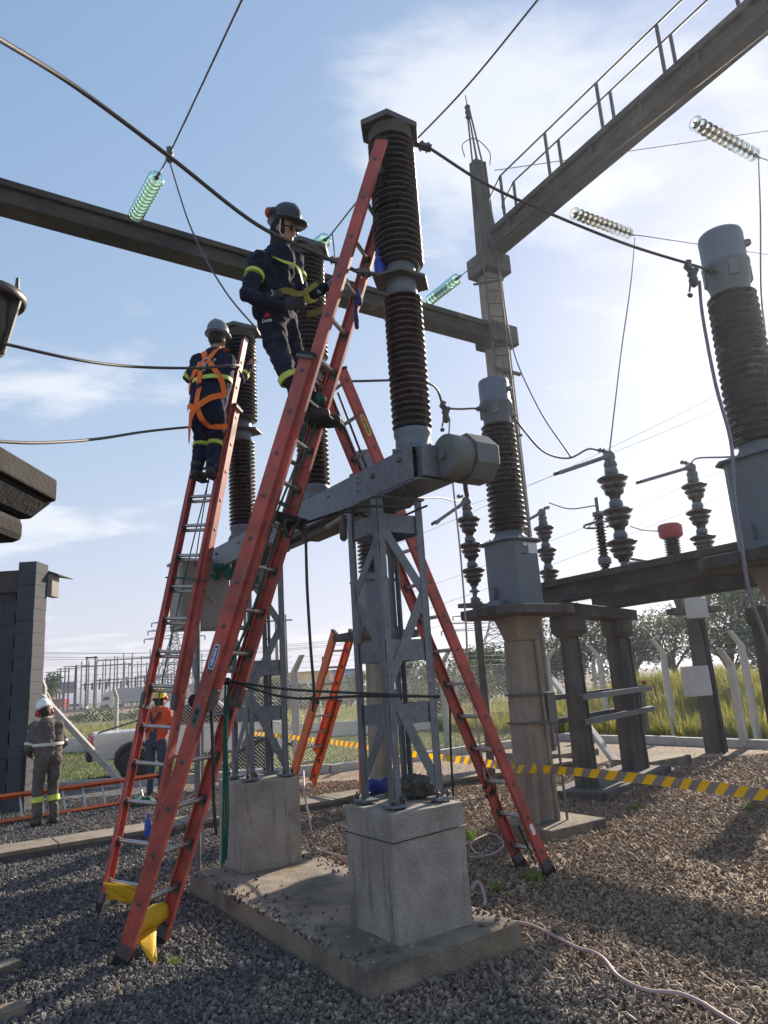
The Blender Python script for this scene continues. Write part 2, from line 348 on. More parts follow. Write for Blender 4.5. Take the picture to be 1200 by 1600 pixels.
# ------------------------------------------------------------------ mesh builder
class MB:
    def __init__(s): s.v = []; s.f = []; s.sm = []
    def add(s, vs, fs, smooth=False):
        o = len(s.v); s.v += [tuple(x) for x in vs]; s.f += [tuple(i + o for i in f) for f in fs]; s.sm += [smooth] * len(fs); return s
    def box(s, c, X, Y, Z):           # centre and three half-vectors
        c, X, Y, Z = V(c), V(X), V(Y), V(Z)
        if X.cross(Y).dot(Z) < 0: X = -X
        p = [c + X * i + Y * j + Z * k for k in (-1, 1) for j in (-1, 1) for i in (-1, 1)]
        return s.add(p, [(0, 2, 3, 1), (4, 5, 7, 6), (0, 1, 5, 4), (2, 6, 7, 3), (0, 4, 6, 2), (1, 3, 7, 5)])
    def bar(s, p, q, wv, hv):         # box from p to q with half-width vectors
        p, q = V(p), V(q); return s.box((p + q) / 2, (q - p) / 2, wv, hv)
    def beam(s, p, q, w, h, up=(0, 0, 1)):   # w across, h along 'up' side (full sizes)
        p, q = V(p), V(q); d = (q - p).normalized(); u = V(up)
        sd = d.cross(u)
        if sd.length < 1e-4: sd = d.cross(V((1, 0, 0)))
        sd.normalize(); uu = sd.cross(d).normalized()
        return s.bar(p, q, sd * w / 2, uu * h / 2)
    def angle(s, p, q, w, t, d1, d2): # angle iron: two thin legs along d1 and d2
        p, q, d1, d2 = V(p), V(q), V(d1), V(d2)
        s.bar(p + d1 * w / 2, q + d1 * w / 2, d1 * w / 2, d2 * t / 2)
        s.bar(p + d2 * (w / 2 + t / 2), q + d2 * (w / 2 + t / 2), d2 * (w / 2 - t / 2), d1 * t / 2)
        return s
    def tube(s, pts, r, n=8, caps=True):
        pts = [V(p) for p in pts]; m = len(pts)
        rs = r if isinstance(r, (list, tuple)) else [r] * m
        t0 = (pts[1] - pts[0]).normalized()
        u = t0.orthogonal().normalized(); vs, fs = [], []
        for i, p in enumerate(pts):
            if i == 0: t = t0
            elif i == m - 1: t = (pts[-1] - pts[-2]).normalized()
            else:
                t = (pts[i + 1] - pts[i]).normalized() + (pts[i] - pts[i - 1]).normalized()
                t = t.normalized() if t.length > 1e-6 else t0
            u = u - t * u.dot(t); u = u.normalized() if u.length > 1e-6 else t.orthogonal().normalized()
            b = t.cross(u)
            for k in range(n):
                a = 2 * math.pi * k / n
                vs.append(p + (u * math.cos(a) + b * math.sin(a)) * rs[i])
        for i in range(m - 1):
            for k in range(n):
                a, b2 = i * n + k, i * n + (k + 1) % n
                fs.append((a, b2, b2 + n, a + n))
        s.add(vs, fs, True)
        if caps:
            s.add(vs[:n], [tuple(range(n - 1, -1, -1))]); s.add(vs[-n:], [tuple(range(n))])
        return s
    def lathe(s, c, prof, n=24, axis=(0, 0, 1), smooth=True, phase=0.0, sx=1, sy=1):   # prof: list of (r, h)
        c, ax = V(c), V(axis).normalized()
        u = V((1, 0, 0)) if abs(ax.x) < .9 else V((0, 1, 0))
        u = (u - ax * u.dot(ax)).normalized(); b = ax.cross(u); vs, fs = [], []
        for r, h in prof:
            for k in range(n):
                a = 2 * math.pi * k / n + phase
                vs.append(c + ax * h + (u * math.cos(a) * sx + b * math.sin(a) * sy) * max(r, 1e-5))
        for i in range(len(prof) - 1):
            for k in range(n):
                a, d = i * n + k, i * n + (k + 1) % n
                fs.append((a, d, d + n, a + n))
        s.add(vs, fs, smooth)
        if prof[0][0] > 1e-4: s.add(vs[:n], [tuple(range(n - 1, -1, -1))])
        if prof[-1][0] > 1e-4: s.add(vs[-n:], [tuple(range(n))])
        return s
    def prism(s, poly, ext):          # polygon (3-D points) extruded along a vector
        poly = [V(p) for p in poly]; ext = V(ext); n = len(poly)
        nrm = V((0, 0, 0))
        for i in range(n): nrm += poly[i].cross(poly[(i + 1) % n])
        if nrm.dot(ext) < 0: poly = poly[::-1]
        vs = poly + [p + ext for p in poly]
        fs = [tuple(range(n - 1, -1, -1)), tuple(range(n, 2 * n))] + [(i, (i + 1) % n, (i + 1) % n + n, i + n) for i in range(n)]
        return s.add(vs, fs)
    def taper(s, c0, c1, X0, Y0, X1, Y1):    # frustum with half-vectors at both ends
        c0, c1 = V(c0), V(c1); X0, Y0, X1, Y1 = V(X0), V(Y0), V(X1), V(Y1)
        p = [c0 - X0 - Y0, c0 + X0 - Y0, c0 + X0 + Y0, c0 - X0 + Y0, c1 - X1 - Y1, c1 + X1 - Y1, c1 + X1 + Y1, c1 - X1 + Y1]
        f = [(3, 2, 1, 0), (4, 5, 6, 7)] + [(i, (i + 1) % 4, (i + 1) % 4 + 4, i + 4) for i in range(4)]
        if X0.cross(Y0).dot(c1 - c0) < 0: f = [x[::-1] for x in f]
        return s.add(p, f)
    def ball(s, c, r, n=10, m=7, X=None, Y=None, Z=None):
        c = V(c); X = V(X) if X is not None else V((r, 0, 0)); Y = V(Y) if Y is not None else V((0, r, 0)); Z = V(Z) if Z is not None else V((0, 0, r))
        if X.cross(Y).dot(Z) < 0: X = -X
        vs = [c - Z]
        for i in range(1, m):
            t = -math.pi / 2 + math.pi * i / m
            for k in range(n):
                a = 2 * math.pi * k / n
                vs.append(c + (X * math.cos(a) + Y * math.sin(a)) * math.cos(t) + Z * math.sin(t))
        vs.append(c + Z); fs = []
        for k in range(n): fs.append((0, 1 + (k + 1) % n, 1 + k))
        for i in range(m - 2):
            for k in range(n):
                a, b = 1 + i * n + k, 1 + i * n + (k + 1) % n
                fs.append((a, b, b + n, a + n))
        e = len(vs) - 1; o = 1 + (m - 2) * n
        for k in range(n): fs.append((o + k, o + (k + 1) % n, e))
        return s.add(vs, fs, True)
    def mesh(s, name, origin=(0, 0, 0)):
        me = bpy.data.meshes.new(name); o = V(origin)
        me.from_pydata([(x - o.x, y - o.y, z - o.z) for x, y, z in s.v], [], s.f)
        me.polygons.foreach_set('use_smooth', s.sm)
        me.update(); return me
    def build(s, name, mat, parent=None, bevel=0, seg=2):
        root = parent
        while root is not None and root.parent is not None: root = root.parent
        org = root.location.copy() if root is not None else V((0, 0, 0))
        me = s.mesh(name, org); me.materials.append(MATS[mat])
        o = bpy.data.objects.new(name, me); COL.objects.link(o)
        if parent is not None: o.parent = parent
        if bevel:
            b = o.modifiers.new('bevel', 'BEVEL'); b.width = bevel; b.segments = seg; b.limit_method = 'ANGLE'; b.angle_limit = R(40)
        return o
def tag(o, label=None, cat=None, group=None, kind=None):
    if label: o['label'] = label
    if cat: o['category'] = cat
    if group: o['group'] = group
    if kind: o['kind'] = kind
    return o
def thing(name, loc, label, cat, group=None):
    o = bpy.data.objects.new(name, None); COL.objects.link(o); o.location = V(loc); o.empty_display_size = .1
    return tag(o, label, cat, group)
def solo(name, mb, mat, label, cat, group=None, **k):   # a thing that is one mesh, its origin at its first point
    o = mb.build(name, mat, **k); return tag(o, label, cat, group)
def share(src, name, parent, M4):     # another object with the same mesh, placed by a matrix in the parent's space
    o = bpy.data.objects.new(name, src.data); COL.objects.link(o); o.parent = parent; o.matrix_local = M4
    for m in src.modifiers:
        n = o.modifiers.new(m.name, m.type)
        if m.type == 'BEVEL': n.width = m.width; n.segments = m.segments; n.limit_method = m.limit_method; n.angle_limit = m.angle_limit
    return o
def npmesh(name, verts, faces, mat, tint=None, smooth=False):
    me = bpy.data.meshes.new(name); nv, nf = len(verts), len(faces); k = faces.shape[1]
    me.vertices.add(nv); me.vertices.foreach_set('co', verts.astype(np.float32).ravel())
    me.loops.add(nf * k); me.loops.foreach_set('vertex_index', faces.astype(np.int32).ravel())
    me.polygons.add(nf); me.polygons.foreach_set('loop_start', np.arange(0, nf * k, k, dtype=np.int32))
    me.update(calc_edges=True)
    if tint is not None:
        a = me.attributes.new('tint', 'FLOAT', 'POINT'); a.data.foreach_set('value', tint.astype(np.float32))
    me.materials.append(MATS[mat]); me.validate(); return me
def spline(pts, n=10):                # smooth curve through points (Catmull-Rom)
    P = [V(p) for p in pts]; P = [P[0] * 2 - P[1]] + P + [P[-1] * 2 - P[-2]]; out = []
    for i in range(1, len(P) - 2):
        a, b, c, d = P[i - 1:i + 3]
        for k in range(n):
            t = k / n
            out.append(.5 * ((2 * b) + (c - a) * t + (2 * a - 5 * b + 4 * c - d) * t * t + (3 * b - a - 3 * c + d) * t ** 3))
    out.append(P[-2]); return out
def sag(p, q, s, n=14):               # hanging wire between two points
    p, q = V(p), V(q); return [p.lerp(q, i / n) - ZX * s * 4 * (i / n) * (1 - i / n) for i in range(n + 1)]
def textmesh(s, name, size, mat, parent, origin, X, Y, ext=.001):   # flat lettering as a mesh, X along the line, Y up
    cu = bpy.data.curves.new(name, 'FONT'); cu.body = s; cu.size = size; cu.align_x = 'CENTER'; cu.align_y = 'CENTER'; cu.extrude = ext; cu.resolution_u = 3
    tmp = bpy.data.objects.new(name, cu); COL.objects.link(tmp)
    me = bpy.data.meshes.new_from_object(tmp.evaluated_get(bpy.context.evaluated_depsgraph_get()))
    bpy.data.objects.remove(tmp); bpy.data.curves.remove(cu)
    X, Y = V(X).normalized(), V(Y).normalized(); Zv = X.cross(Y)
    root = parent
    while root.parent is not None: root = root.parent
    o = V(origin) - root.location
    me.transform(Matrix(((X.x, Y.x, Zv.x, o.x), (X.y, Y.y, Zv.y, o.y), (X.z, Y.z, Zv.z, o.z), (0, 0, 0, 1))))
    me.materials.clear(); me.materials.append(MATS[mat])
    ob = bpy.data.objects.new(name, me); COL.objects.link(ob); ob.parent = parent; return ob
# ------------------------------------------------------------------ setting
def sheet(name, pts, z, mat):
    mb = MB(); mb.add([(p[0], p[1], z) for p in pts], [tuple(range(len(pts)))])
    o = mb.build(name, mat)
    if o.data.polygons[0].normal.z < 0: o.data.flip_normals()
    return tag(o, kind='structure')
sheet('ground', [(-2500, -300), (2500, -300), (2500, 3000), (-2500, 3000)], -.03, 'far_field')
KC = V((4.09, 18.65, 0))                                  # corner of the yard
KL = [V((-16, 14.9, 0)), V((-1.4, 14.95, 0)), KC, KC - AX * 16]
sheet('gravel_yard', [(-16, -6), (14, -6), KL[3][:2], KC[:2], KL[1][:2], KL[0][:2]], 0, 'gravel_bed')
sheet('lawn', [KL[0][:2], KL[1][:2], KC[:2], (9.5, 25.5), (-26, 26.5)], .002, 'lawn_soil')
sheet('earth_verge', [(-150, 95), (40, 88), (60, 150), (-170, 168)], .02, 'earth')
sheet('road', [(-400, 172), (250, 156), (250, 168), (-400, 184)], .03, 'asphalt')

rng = np.random.default_rng(11)
# --- gravel stones: real stones strewn over the near yard (one uncountable mass)
def gravel():
    n = 270000
    Y = 2.6 + 10.9 * rng.random(n) ** 1.25
    X = (rng.random(n) * 2 - 1) * (0.62 * Y + .6)
    d = np.stack([X - C0.x, Y - C0.y], 1)
    a = d @ np.array([AX.x, AX.y]); b = d @ np.array([BX.x, BX.y])
    keep = ~((a > -.02) & (a < 2.95) & (b > -.02) & (b < 1.13))
    bare = np.sin(X * 2.1 + 1.3 * np.sin(Y * 1.7)) * np.sin(Y * 1.9 + 1.1 * np.sin(X * 2.3))
    keep &= rng.random(n) < np.where((X > .3) & (bare > .25), .45, 1.0)
    X, Y = X[keep], Y[keep]
    Z = .004 + .012 * rng.random(len(X))
    m = 420; ea = rng.random(m) * 2.9; eb = np.where(rng.random(m) < .6, rng.random(m) ** 3 * .5, 1.1 - rng.random(m) ** 2 * .25)   # stones kicked up onto the slab
    keep = ~((ea > .15) & (ea < .78) & (eb > .3) & (eb < .92)) & ~((ea > 2.5) & (eb > .3) & (eb < .92)); ea, eb = ea[keep], eb[keep]
    X = np.concatenate([X, C0.x + AX.x * ea + BX.x * eb]); Y = np.concatenate([Y, C0.y + AX.y * ea + BX.y * eb]); Z = np.concatenate([Z, np.full(len(ea), .156)])
    me = bpy.data.meshes.new('gravel'); me.vertices.add(len(X))
    me.vertices.foreach_set('co', np.stack([X, Y, Z], 1).astype(np.float32).ravel()); me.update()
    o = bpy.data.objects.new('gravel', me); COL.objects.link(o)
    g = bpy.data.node_groups.new('gravel_scatter', 'GeometryNodeTree')
    g.interface.new_socket('Geometry', in_out='INPUT', socket_type='NodeSocketGeometry')
    g.interface.new_socket('Geometry', in_out='OUTPUT', socket_type='NodeSocketGeometry')
    n_ = g.nodes.new; l = g.links.new
    gi, go = n_('NodeGroupInput'), n_('NodeGroupOutput')
    ico = n_('GeometryNodeMeshIcoSphere'); ico.inputs['Radius'].default_value = 1; ico.inputs['Subdivisions'].default_value = 2
    sp = n_('GeometryNodeSetPosition'); pos = n_('GeometryNodeInputPosition')
    no = n_('ShaderNodeTexNoise'); no.inputs['Scale'].default_value = 1.1; l(pos.outputs[0], no.inputs['Vector'])
    sub = n_('ShaderNodeVectorMath'); sub.operation = 'SUBTRACT'; sub.inputs[1].default_value = (.5, .5, .5); l(no.outputs['Color'], sub.inputs[0])
    sc = n_('ShaderNodeVectorMath'); sc.operation = 'SCALE'; sc.inputs['Scale'].default_value = 1.9; l(sub.outputs[0], sc.inputs[0])
    l(ico.outputs['Mesh'], sp.inputs['Geometry']); l(sc.outputs[0], sp.inputs['Offset'])
    sm = n_('GeometryNodeSetMaterial'); sm.inputs['Material'].default_value = MATS['gravel_stone']; l(sp.outputs[0], sm.inputs['Geometry'])
    ip = n_('GeometryNodeInstanceOnPoints'); l(sm.outputs[0], ip.inputs['Instance'])
    mp_ = n_('GeometryNodeMeshToPoints'); l(gi.outputs[0], mp_.inputs['Mesh']); l(mp_.outputs[0], ip.inputs['Points'])
    r1 = n_('FunctionNodeRandomValue'); r1.data_type = 'FLOAT_VECTOR'; r1.inputs[1].default_value = (6.28, 6.28, 6.28); l(r1.outputs[0], ip.inputs['Rotation'])
    r2_ = n_('FunctionNodeRandomValue'); r2_.data_type = 'FLOAT_VECTOR'; r2_.inputs[0].default_value = (.007, .006, .005); r2_.inputs[1].default_value = (.022, .017, .013); r2_.inputs['Seed'].default_value = 5
    r3 = n_('FunctionNodeRandomValue'); r3.data_type = 'FLOAT'; r3.inputs['Seed'].default_value = 9
    pw = n_('ShaderNodeMath'); pw.operation = 'POWER'; pw.inputs[1].default_value = 3.0; l(r3.outputs[1], pw.inputs[0])
    ma = n_('ShaderNodeMath'); ma.operation = 'MULTIPLY_ADD'; ma.inputs[1].default_value = .95; ma.inputs[2].default_value = .52; l(pw.outputs[0], ma.inputs[0])
    sv = n_('ShaderNodeVectorMath'); sv.operation = 'SCALE'; l(r2_.outputs[0], sv.inputs[0]); l(ma.outputs[0], sv.inputs['Scale'])
    l(sv.outputs[0], ip.inputs['Scale']); l(ip.outputs[0], go.inputs[0])
    md = o.modifiers.new('scatter', 'NODES'); md.node_group = g
    me.materials.append(MATS['gravel_stone'])
    tag(o, 'loose grey crushed stone covering the yard floor', 'gravel', kind='stuff')
gravel()

def blades(name, pos, length, width, lean, mat, label, cat, tint, seg=2, azi=None):
    n = len(pos); az = rng.random(n) * 6.283 if azi is None else azi
    dirx, diry = np.cos(az), np.sin(az); px, py = -diry, dirx
    vs = np.zeros((n, 2 * seg + 1, 3)); q = []
    for i in range(seg + 1):
        t = i / seg; out_ = length * t * np.sin(lean * (.4 + .6 * t)); up = length * t * np.cos(lean * (.4 + .6 * t)); wd = width * (1 - t) ** .7 * .5
        cx_, cy_, cz_ = pos[:, 0] + dirx * out_, pos[:, 1] + diry * out_, pos[:, 2] + up
        if i < seg:
            vs[:, 2 * i] = np.stack([cx_ + px * wd, cy_ + py * wd, cz_], 1); vs[:, 2 * i + 1] = np.stack([cx_ - px * wd, cy_ - py * wd, cz_], 1)
        else: vs[:, 2 * seg] = np.stack([cx_, cy_, cz_], 1)
    base = np.arange(n)[:, None] * (2 * seg + 1); tri = []
    for i in range(seg - 1):
        tri += [base + np.array([[2 * i, 2 * i + 1, 2 * i + 3]]), base + np.array([[2 * i, 2 * i + 3, 2 * i + 2]])]
    tri.append(base + np.array([[2 * seg - 2, 2 * seg - 1, 2 * seg]]))
    F = np.concatenate(tri, 0)
    me = npmesh(name, vs.reshape(-1, 3), F, mat, np.repeat(tint, 2 * seg + 1))
    o = bpy.data.objects.new(name, me); COL.objects.link(o)
    if label: tag(o, label, cat, kind='stuff')
    return o
# --- dead straw and leaf litter lying among the stones
def straw():
    n = 46000
    Y = 3.0 + 11.8 * rng.random(n) ** 1.1; X = (rng.random(n) * 2 - 1) * (0.6 * Y + .5)
    f = .22 * X - .42 + .075 * Y + 1.5 * (.5 + .22 * np.sin(X * 1.9 + 2 * np.sin(Y * 1.3)) + .2 * np.sin(Y * 2.7 + 1.4 * np.sin(X * 3.1)))
    far = (Y > 9.5) * .5
    keep = rng.random(n) < np.clip((f + far - .45) / .7, .03, .95)
    d = np.stack([X - C0.x, Y - C0.y], 1)
    a = d @ np.array([AX.x, AX.y]); b = d @ np.array([BX.x, BX.y])
    keep &= ~((a > -.02) & (a < 2.95) & (b > -.02) & (b < 1.13))
    X, Y = X[keep], Y[keep]; k = len(X)
    pos = np.stack([X, Y, .006 + .018 * rng.random(k)], 1)
    blades('straw_litter', pos, .03 + .10 * rng.random(k) ** 1.8, .003 + .004 * rng.random(k), 1.15 + .42 * rng.random(k), 'straw', 'dry brown straw and leaf litter lying among the stones', 'straw', rng.random(k) ** 1.3)
straw()
# --- mown lawn behind the yard
def lawn():
    n = 90000
    Y = 14.9 + 11 * rng.random(n) ** 1.3; X = -17 + 27 * rng.random(n)
    keep = (Y > 15.05 + np.clip((X + 1.4) * .674, 0, 4)) & (X < 3.9 + (Y - 18.65) * .75)
    X, Y = X[keep], Y[keep]; k = len(X)
    blades('lawn_grass', np.stack([X, Y, np.zeros(k)], 1), .035 + .05 * rng.random(k), .012 + .012 * rng.random(k), .2 + .9 * rng.random(k), 'grass_lawn', 'short yellow green lawn beyond the fence', 'grass', np.clip(.5 + .3 * np.sin(X * 1.1) * np.sin(Y * .9) + .35 * (rng.random(k) - .5), 0, 1))
lawn()
# --- the grassy bank on the right
def bank_h(x, y):                      # height of the bank above the yard
    a = ((x - KC.x) * AX.x + (y - KC.y) * AX.y); b = ((x - KC.x) * BX.x + (y - KC.y) * BX.y)
    e = 1 - np.clip((a + 1.5) / 9.5, 0, 1); e = e * e * (3 - 2 * e)
    s = np.clip((b - 1.6) / 3.6, 0, 1); s = s * s * (3 - 2 * s)
    return (1.05 + .22 * np.sin(a * .8) + .12 * np.sin(a * 2.3 + b)) * s * (.12 + .88 * e)
def bank():
    aa = np.linspace(-14, 9, 60); bb = np.linspace(.9, 14, 30)
    Ag, Bg = np.meshgrid(aa, bb, indexing='ij')
    X = KC.x + AX.x * Ag + BX.x * Bg; Y = KC.y + AX.y * Ag + BX.y * Bg
    Z = bank_h(X, Y) + .02
    v = np.stack([X, Y, Z], -1).reshape(-1, 3); m = len(bb)
    i, j = np.meshgrid(np.arange(len(aa) - 1), np.arange(m - 1), indexing='ij'); o_ = (i * m + j).ravel()
    F = np.stack([o_, o_ + 1, o_ + m + 1, o_ + m], 1)
    me = npmesh('grass_bank', v, F, 'berm_soil'); o = bpy.data.objects.new('grass_bank', me); COL.objects.link(o); tag(o, kind='structure')
    n = 62000
    a = -13 + 21 * rng.random(n); b = 1.3 + 6.5 * rng.random(n) ** 1.2
    X = KC.x + AX.x * a + BX.x * b; Y = KC.y + AX.y * a + BX.y * b; Z = bank_h(X, Y)
    clump = .5 + .5 * np.sin(a * 3.1 + 1.5 * np.sin(b * 2.7)) * np.sin(b * 3.7 + np.sin(a * 1.9))
    blades('tall_grass', np.stack([X, Y, Z], 1), (.22 + .42 * rng.random(n)) * (.6 + .7 * clump), .014 + .016 * rng.random(n), .1 + .8 * rng.random(n), 'grass_tall', 'tall yellow green grass growing on the bank beyond the fence', 'grass', np.clip(.25 + .5 * clump + .4 * (rng.random(n) - .5), 0, 1), seg=3)
    n = 26000                          # rough pasture behind the lawn
    X = -40 + 60 * rng.random(n); Y = 27 + 26 * rng.random(n) ** 1.4
    blades('rough_pasture', np.stack([X, Y, np.zeros(n) - .02], 1), .18 + .35 * rng.random(n), .03 + .04 * rng.random(n), .1 + .8 * rng.random(n), 'grass_tall', 'rough green pasture beyond the low white wall', 'grass', np.clip(.1 + .5 * rng.random(n), 0, 1), seg=2)
bank()

# --- kerb round the yard: each length is a block of its own
def kerbs():
    root = thing('yard_kerb', KL[1], 'low whitewashed concrete kerb edging the gravel yard', 'kerb')
    first = None
    for p, q in zip(KL[:-1], KL[1:]):
        d = (q - p); L_ = d.length; d = d / L_; nrm = V((-d.y, d.x, 0)); k = int(L_ / 1.0)
        for i in range(k):
            a = p + d * (L_ / k) * (i + .006); b = p + d * (L_ / k) * (i + .994)
            z = .075 + rnd.uniform(-.012, .012)
            MB().bar(a + ZX * z, b + ZX * z, nrm * .075, ZX * .085).build('kerb_stone', 'white_concrete', root, bevel=.012)
kerbs()
# --- covered cable trench crossing the yard
def trench():
    p0 = V((-6.9, 6.7, 0))
    root = thing('cable_trench', p0, 'raised concrete cable trench with cover slabs crossing the yard', 'trench')
    for i in range(17):
        a = p0 + BX * (i * .72 + .006); b = p0 + BX * (i * .72 + .714); z = rnd.uniform(-.008, .008)
        MB().bar(a + ZX * (.09 + z) + AX * .27, b + ZX * (.09 + z) + AX * .27, AX * .27, ZX * .025).build('cover_slab', 'concrete_slab', root, bevel=.008)
    for s in (.035, .505):
        MB().bar(p0 + AX * s + ZX * .03, p0 + BX * (17 * .72) + AX * s + ZX * .03, AX * .03, ZX * .035).build('trench_wall', 'concrete_dark', root)
trench()
for k, (x, y, az, lab) in enumerate([(8, 1521, .9, 'small mossy concrete kerb block at the left edge of the gravel'), (12, 1592, .62, 'sunlit tan kerb block in the lower left corner')]):
    g = gr(x, y); d = V((math.cos(az), math.sin(az), 0)); nn = V((-d.y, d.x, 0))
    p = MB().box(g - d * .12 + ZX * .02, d * .20, nn * .055, ZX * .045)
    solo('kerb_block', p, 'concrete_slab', lab, 'kerb', bevel=.012)
# --- weeds
for k, (x, y, s, lab) in enumerate([(735, 1312, 1.2, 'bright green weed tuft beside the coiled hose'), (835, 1378, 1.0, 'green weed tuft at the feet of the right ladder'), (776, 1394, .7, 'small weed tuft left of the right ladder feet'), (992, 1266, .8, 'low weed tuft in front of the switch columns'), (1172, 1266, .8, 'pale weed tuft under the hazard tape at the right'), (270, 1509, .5, 'tiny weed by the yellow cloth')]):
    g = gr(x, y); n = 46; rr = rng.random(n)
    pos = np.stack([g.x + rng.normal(0, .035 * s, n), g.y + rng.normal(0, .035 * s, n), np.zeros(n) + .005], 1)
    o = blades('weed_tuft', pos, (.05 + .07 * rr) * s, np.full(n, .012), .2 + .9 * rng.random(n), 'weed', None, None, rng.random(n), seg=3)
    tag(o, lab, 'weed', 'weeds in the gravel')
# ------------------------------------------------------------------ breaker foundation
def rough_block(name, c, X, Y, Z, mat, parent, nx=6, ny=6, nz=6, amp=.006, bev=.012):
    bm = bmesh.new(); bmesh.ops.create_cube(bm, size=2.0)
    bmesh.ops.subdivide_edges(bm, edges=bm.edges[:], cuts=7, use_grid_fill=True)
    sd = rnd.random() * 50
    from mathutils import noise
    c, X, Y, Z = V(c), V(X), V(Y), V(Z); lx, ly, lz = X.length, Y.length, Z.length
    root = parent
    org = root.location if root is not None else V((0, 0, 0))
    for v in bm.verts:
        p = v.co.copy(); e = sum(1 for t in p if abs(t) > .99)
        k = 1.0
        q = c + X * (p.x * (k if e > 1 else 1)) + Y * (p.y * (k if e > 1 else 1)) + Z * (p.z * (k if e > 1 else 1))
        q += noise.noise_vector(q * 4 + V((sd, 0, 0))) * amp + noise.noise_vector(q * 13 + V((0, sd, 0))) * amp * .5
        v.co = q - org
    me = bpy.data.meshes.new(name); bm.to_mesh(me); bm.free(); me.materials.append(MATS[mat])
    o = bpy.data.objects.new(name, me); COL.objects.link(o); o.parent = parent
    b = o.modifiers.new('bevel', 'BEVEL'); b.width = bev; b.segments = 2; b.limit_method = 'ANGLE'; b.angle_limit = R(50)
    return o
SLZ = .15; BLZ = SLZ + .725
slab = rough_block('foundation_slab', W(1.47, .56, SLZ / 2 - .04), AX * 1.47, BX * .56, ZX * (SLZ / 2 + .04), 'concrete_slab', None, amp=.006, bev=.006)
tag(slab, 'low stained concrete slab carrying both breaker foundation blocks', 'slab')
for a0, lab in ((.182, 'near square concrete foundation block with dark drip stains, under the front steel tower'), (2.537, 'far concrete foundation block with an orange rust stain, behind the hanging green rope')):
    b_ = rough_block('foundation_block', W(a0 + .283, .608, SLZ + .3625 - .002), AX * .283, BX * .28, ZX * .3625, 'concrete_block', None, amp=.005, bev=.006)
    tag(b_, lab, 'block', 'breaker foundation blocks')

# ------------------------------------------------------------------ live-tank circuit breaker on its beam
BK = thing('circuit_breaker', W(1.6, .62, BLZ), 'three pole porcelain circuit breaker on a galvanised beam and two lattice towers', 'breaker')
BZ0, BZ1 = 2.945, 3.175
BA0, BA1 = -.08, 3.74
def channel(b, sgn):
    mb = MB(); t = .012
    mb.bar(W(BA0, b + sgn * t / 2, (BZ0 + BZ1) / 2), W(BA1, b + sgn * t / 2, (BZ0 + BZ1) / 2), BX * t / 2, ZX * (BZ1 - BZ0) / 2)
    for z in (BZ0 + t / 2, BZ1 - t / 2):
        mb.bar(W(BA0, b + sgn * (.05 + t / 2), z), W(BA1, b + sgn * (.05 + t / 2), z), BX * (.05 - t / 2), ZX * t / 2)
    return mb.build('beam_channel', 'galvanised', BK, bevel=.004)
ch1 = channel(.487, 1); ch2 = channel(.80, -1)
for (a, z, r) in ((.06, 3.11, .017), (.40, 3.09, .017), (.60, 3.13, .005), (.60, 3.09, .005), (.60, 3.03, .005), (1.7, 3.1, .008), (2.9, 3.1, .008), (3.52, 3.1, .016), (3.66, 3.05, .016), (2.1, 3.05, .006), (1.05, 3.1, .006)):
    MB().lathe(W(a, .487 - .002, z), [(r, 0), (r, .012), (r * .6, .018)], 10, -BX).build('bolt', 'steel_dark', ch1)
for a in (.02, .5, 1.5, 2.4, 3.1, 3.68):
    MB().box(W(a, .6435, (BZ0 + BZ1) / 2), AX * .008, BX * .135, ZX * .095).build('cross_plate', 'galvanised', BK)
MB().box(W(.3, .6435, BZ0 - .007), AX * .42, BX * .15, ZX * .006).build('gusset_plate', 'galvanised', BK)
MB().box(W(2.75, .6435, BZ0 - .007), AX * .36, BX * .15, ZX * .006).build('gusset_plate', 'galvanised', BK)
MB().tube([W(-.05, .66, 3.02), W(3.7, .66, 3.02)], .022, 8).build('drive_rod', 'steel_dark', BK)
MB().box(W(1.45, .66, 2.93), AX * .26, BX * .09, ZX * .05).build('gear_housing', 'steel_dark', BK, bevel=.02)
MB().tube([W(.78, .50, 2.90), W(1.15, .52, 2.885), W(1.2, .55, 2.90)], .02, 8).build('cable_conduit', 'cabinet_beige', BK)
MB().lathe(W(.82, .47, 2.70), [(.012, 0), (.03, .02), (.03, .12), (.018, .14), (.018, .20)], 10).build('gas_valve', 'steel_dark', BK)
# gas / drive drum at the near end
hd = MB(); c = W(-.20, 0, 3.085)
hd.lathe(c + BX * .66, [(.12, 0), (.148, .012), (.148, .16), (.13, .165)], 28, BX)
hd.lathe(c + BX * .82, [(.172, 0), (.172, .19), (.14, .215)], 8, BX, smooth=False, phase=R(22.5))
hdo = hd.build('drive_drum', 'mechanism_grey', BK, bevel=.006)
MB().box(W(-.11, .70, 3.06), AX * .04, BX * .17, ZX * .11).build('end_bracket', 'galvanised', BK, bevel=.006)
MB().lathe(c + BX * .655, [(.03, 0), (.03, .02)], 12, -BX).build('drum_cap', 'mechanism_grey', hdo)
MB().tube([W(-.16, .86, 2.95), W(-.16, .86, 2.88), W(-.10, .92, 2.86)], .016, 8).build('drain_pipe', 'steel_dark', BK)
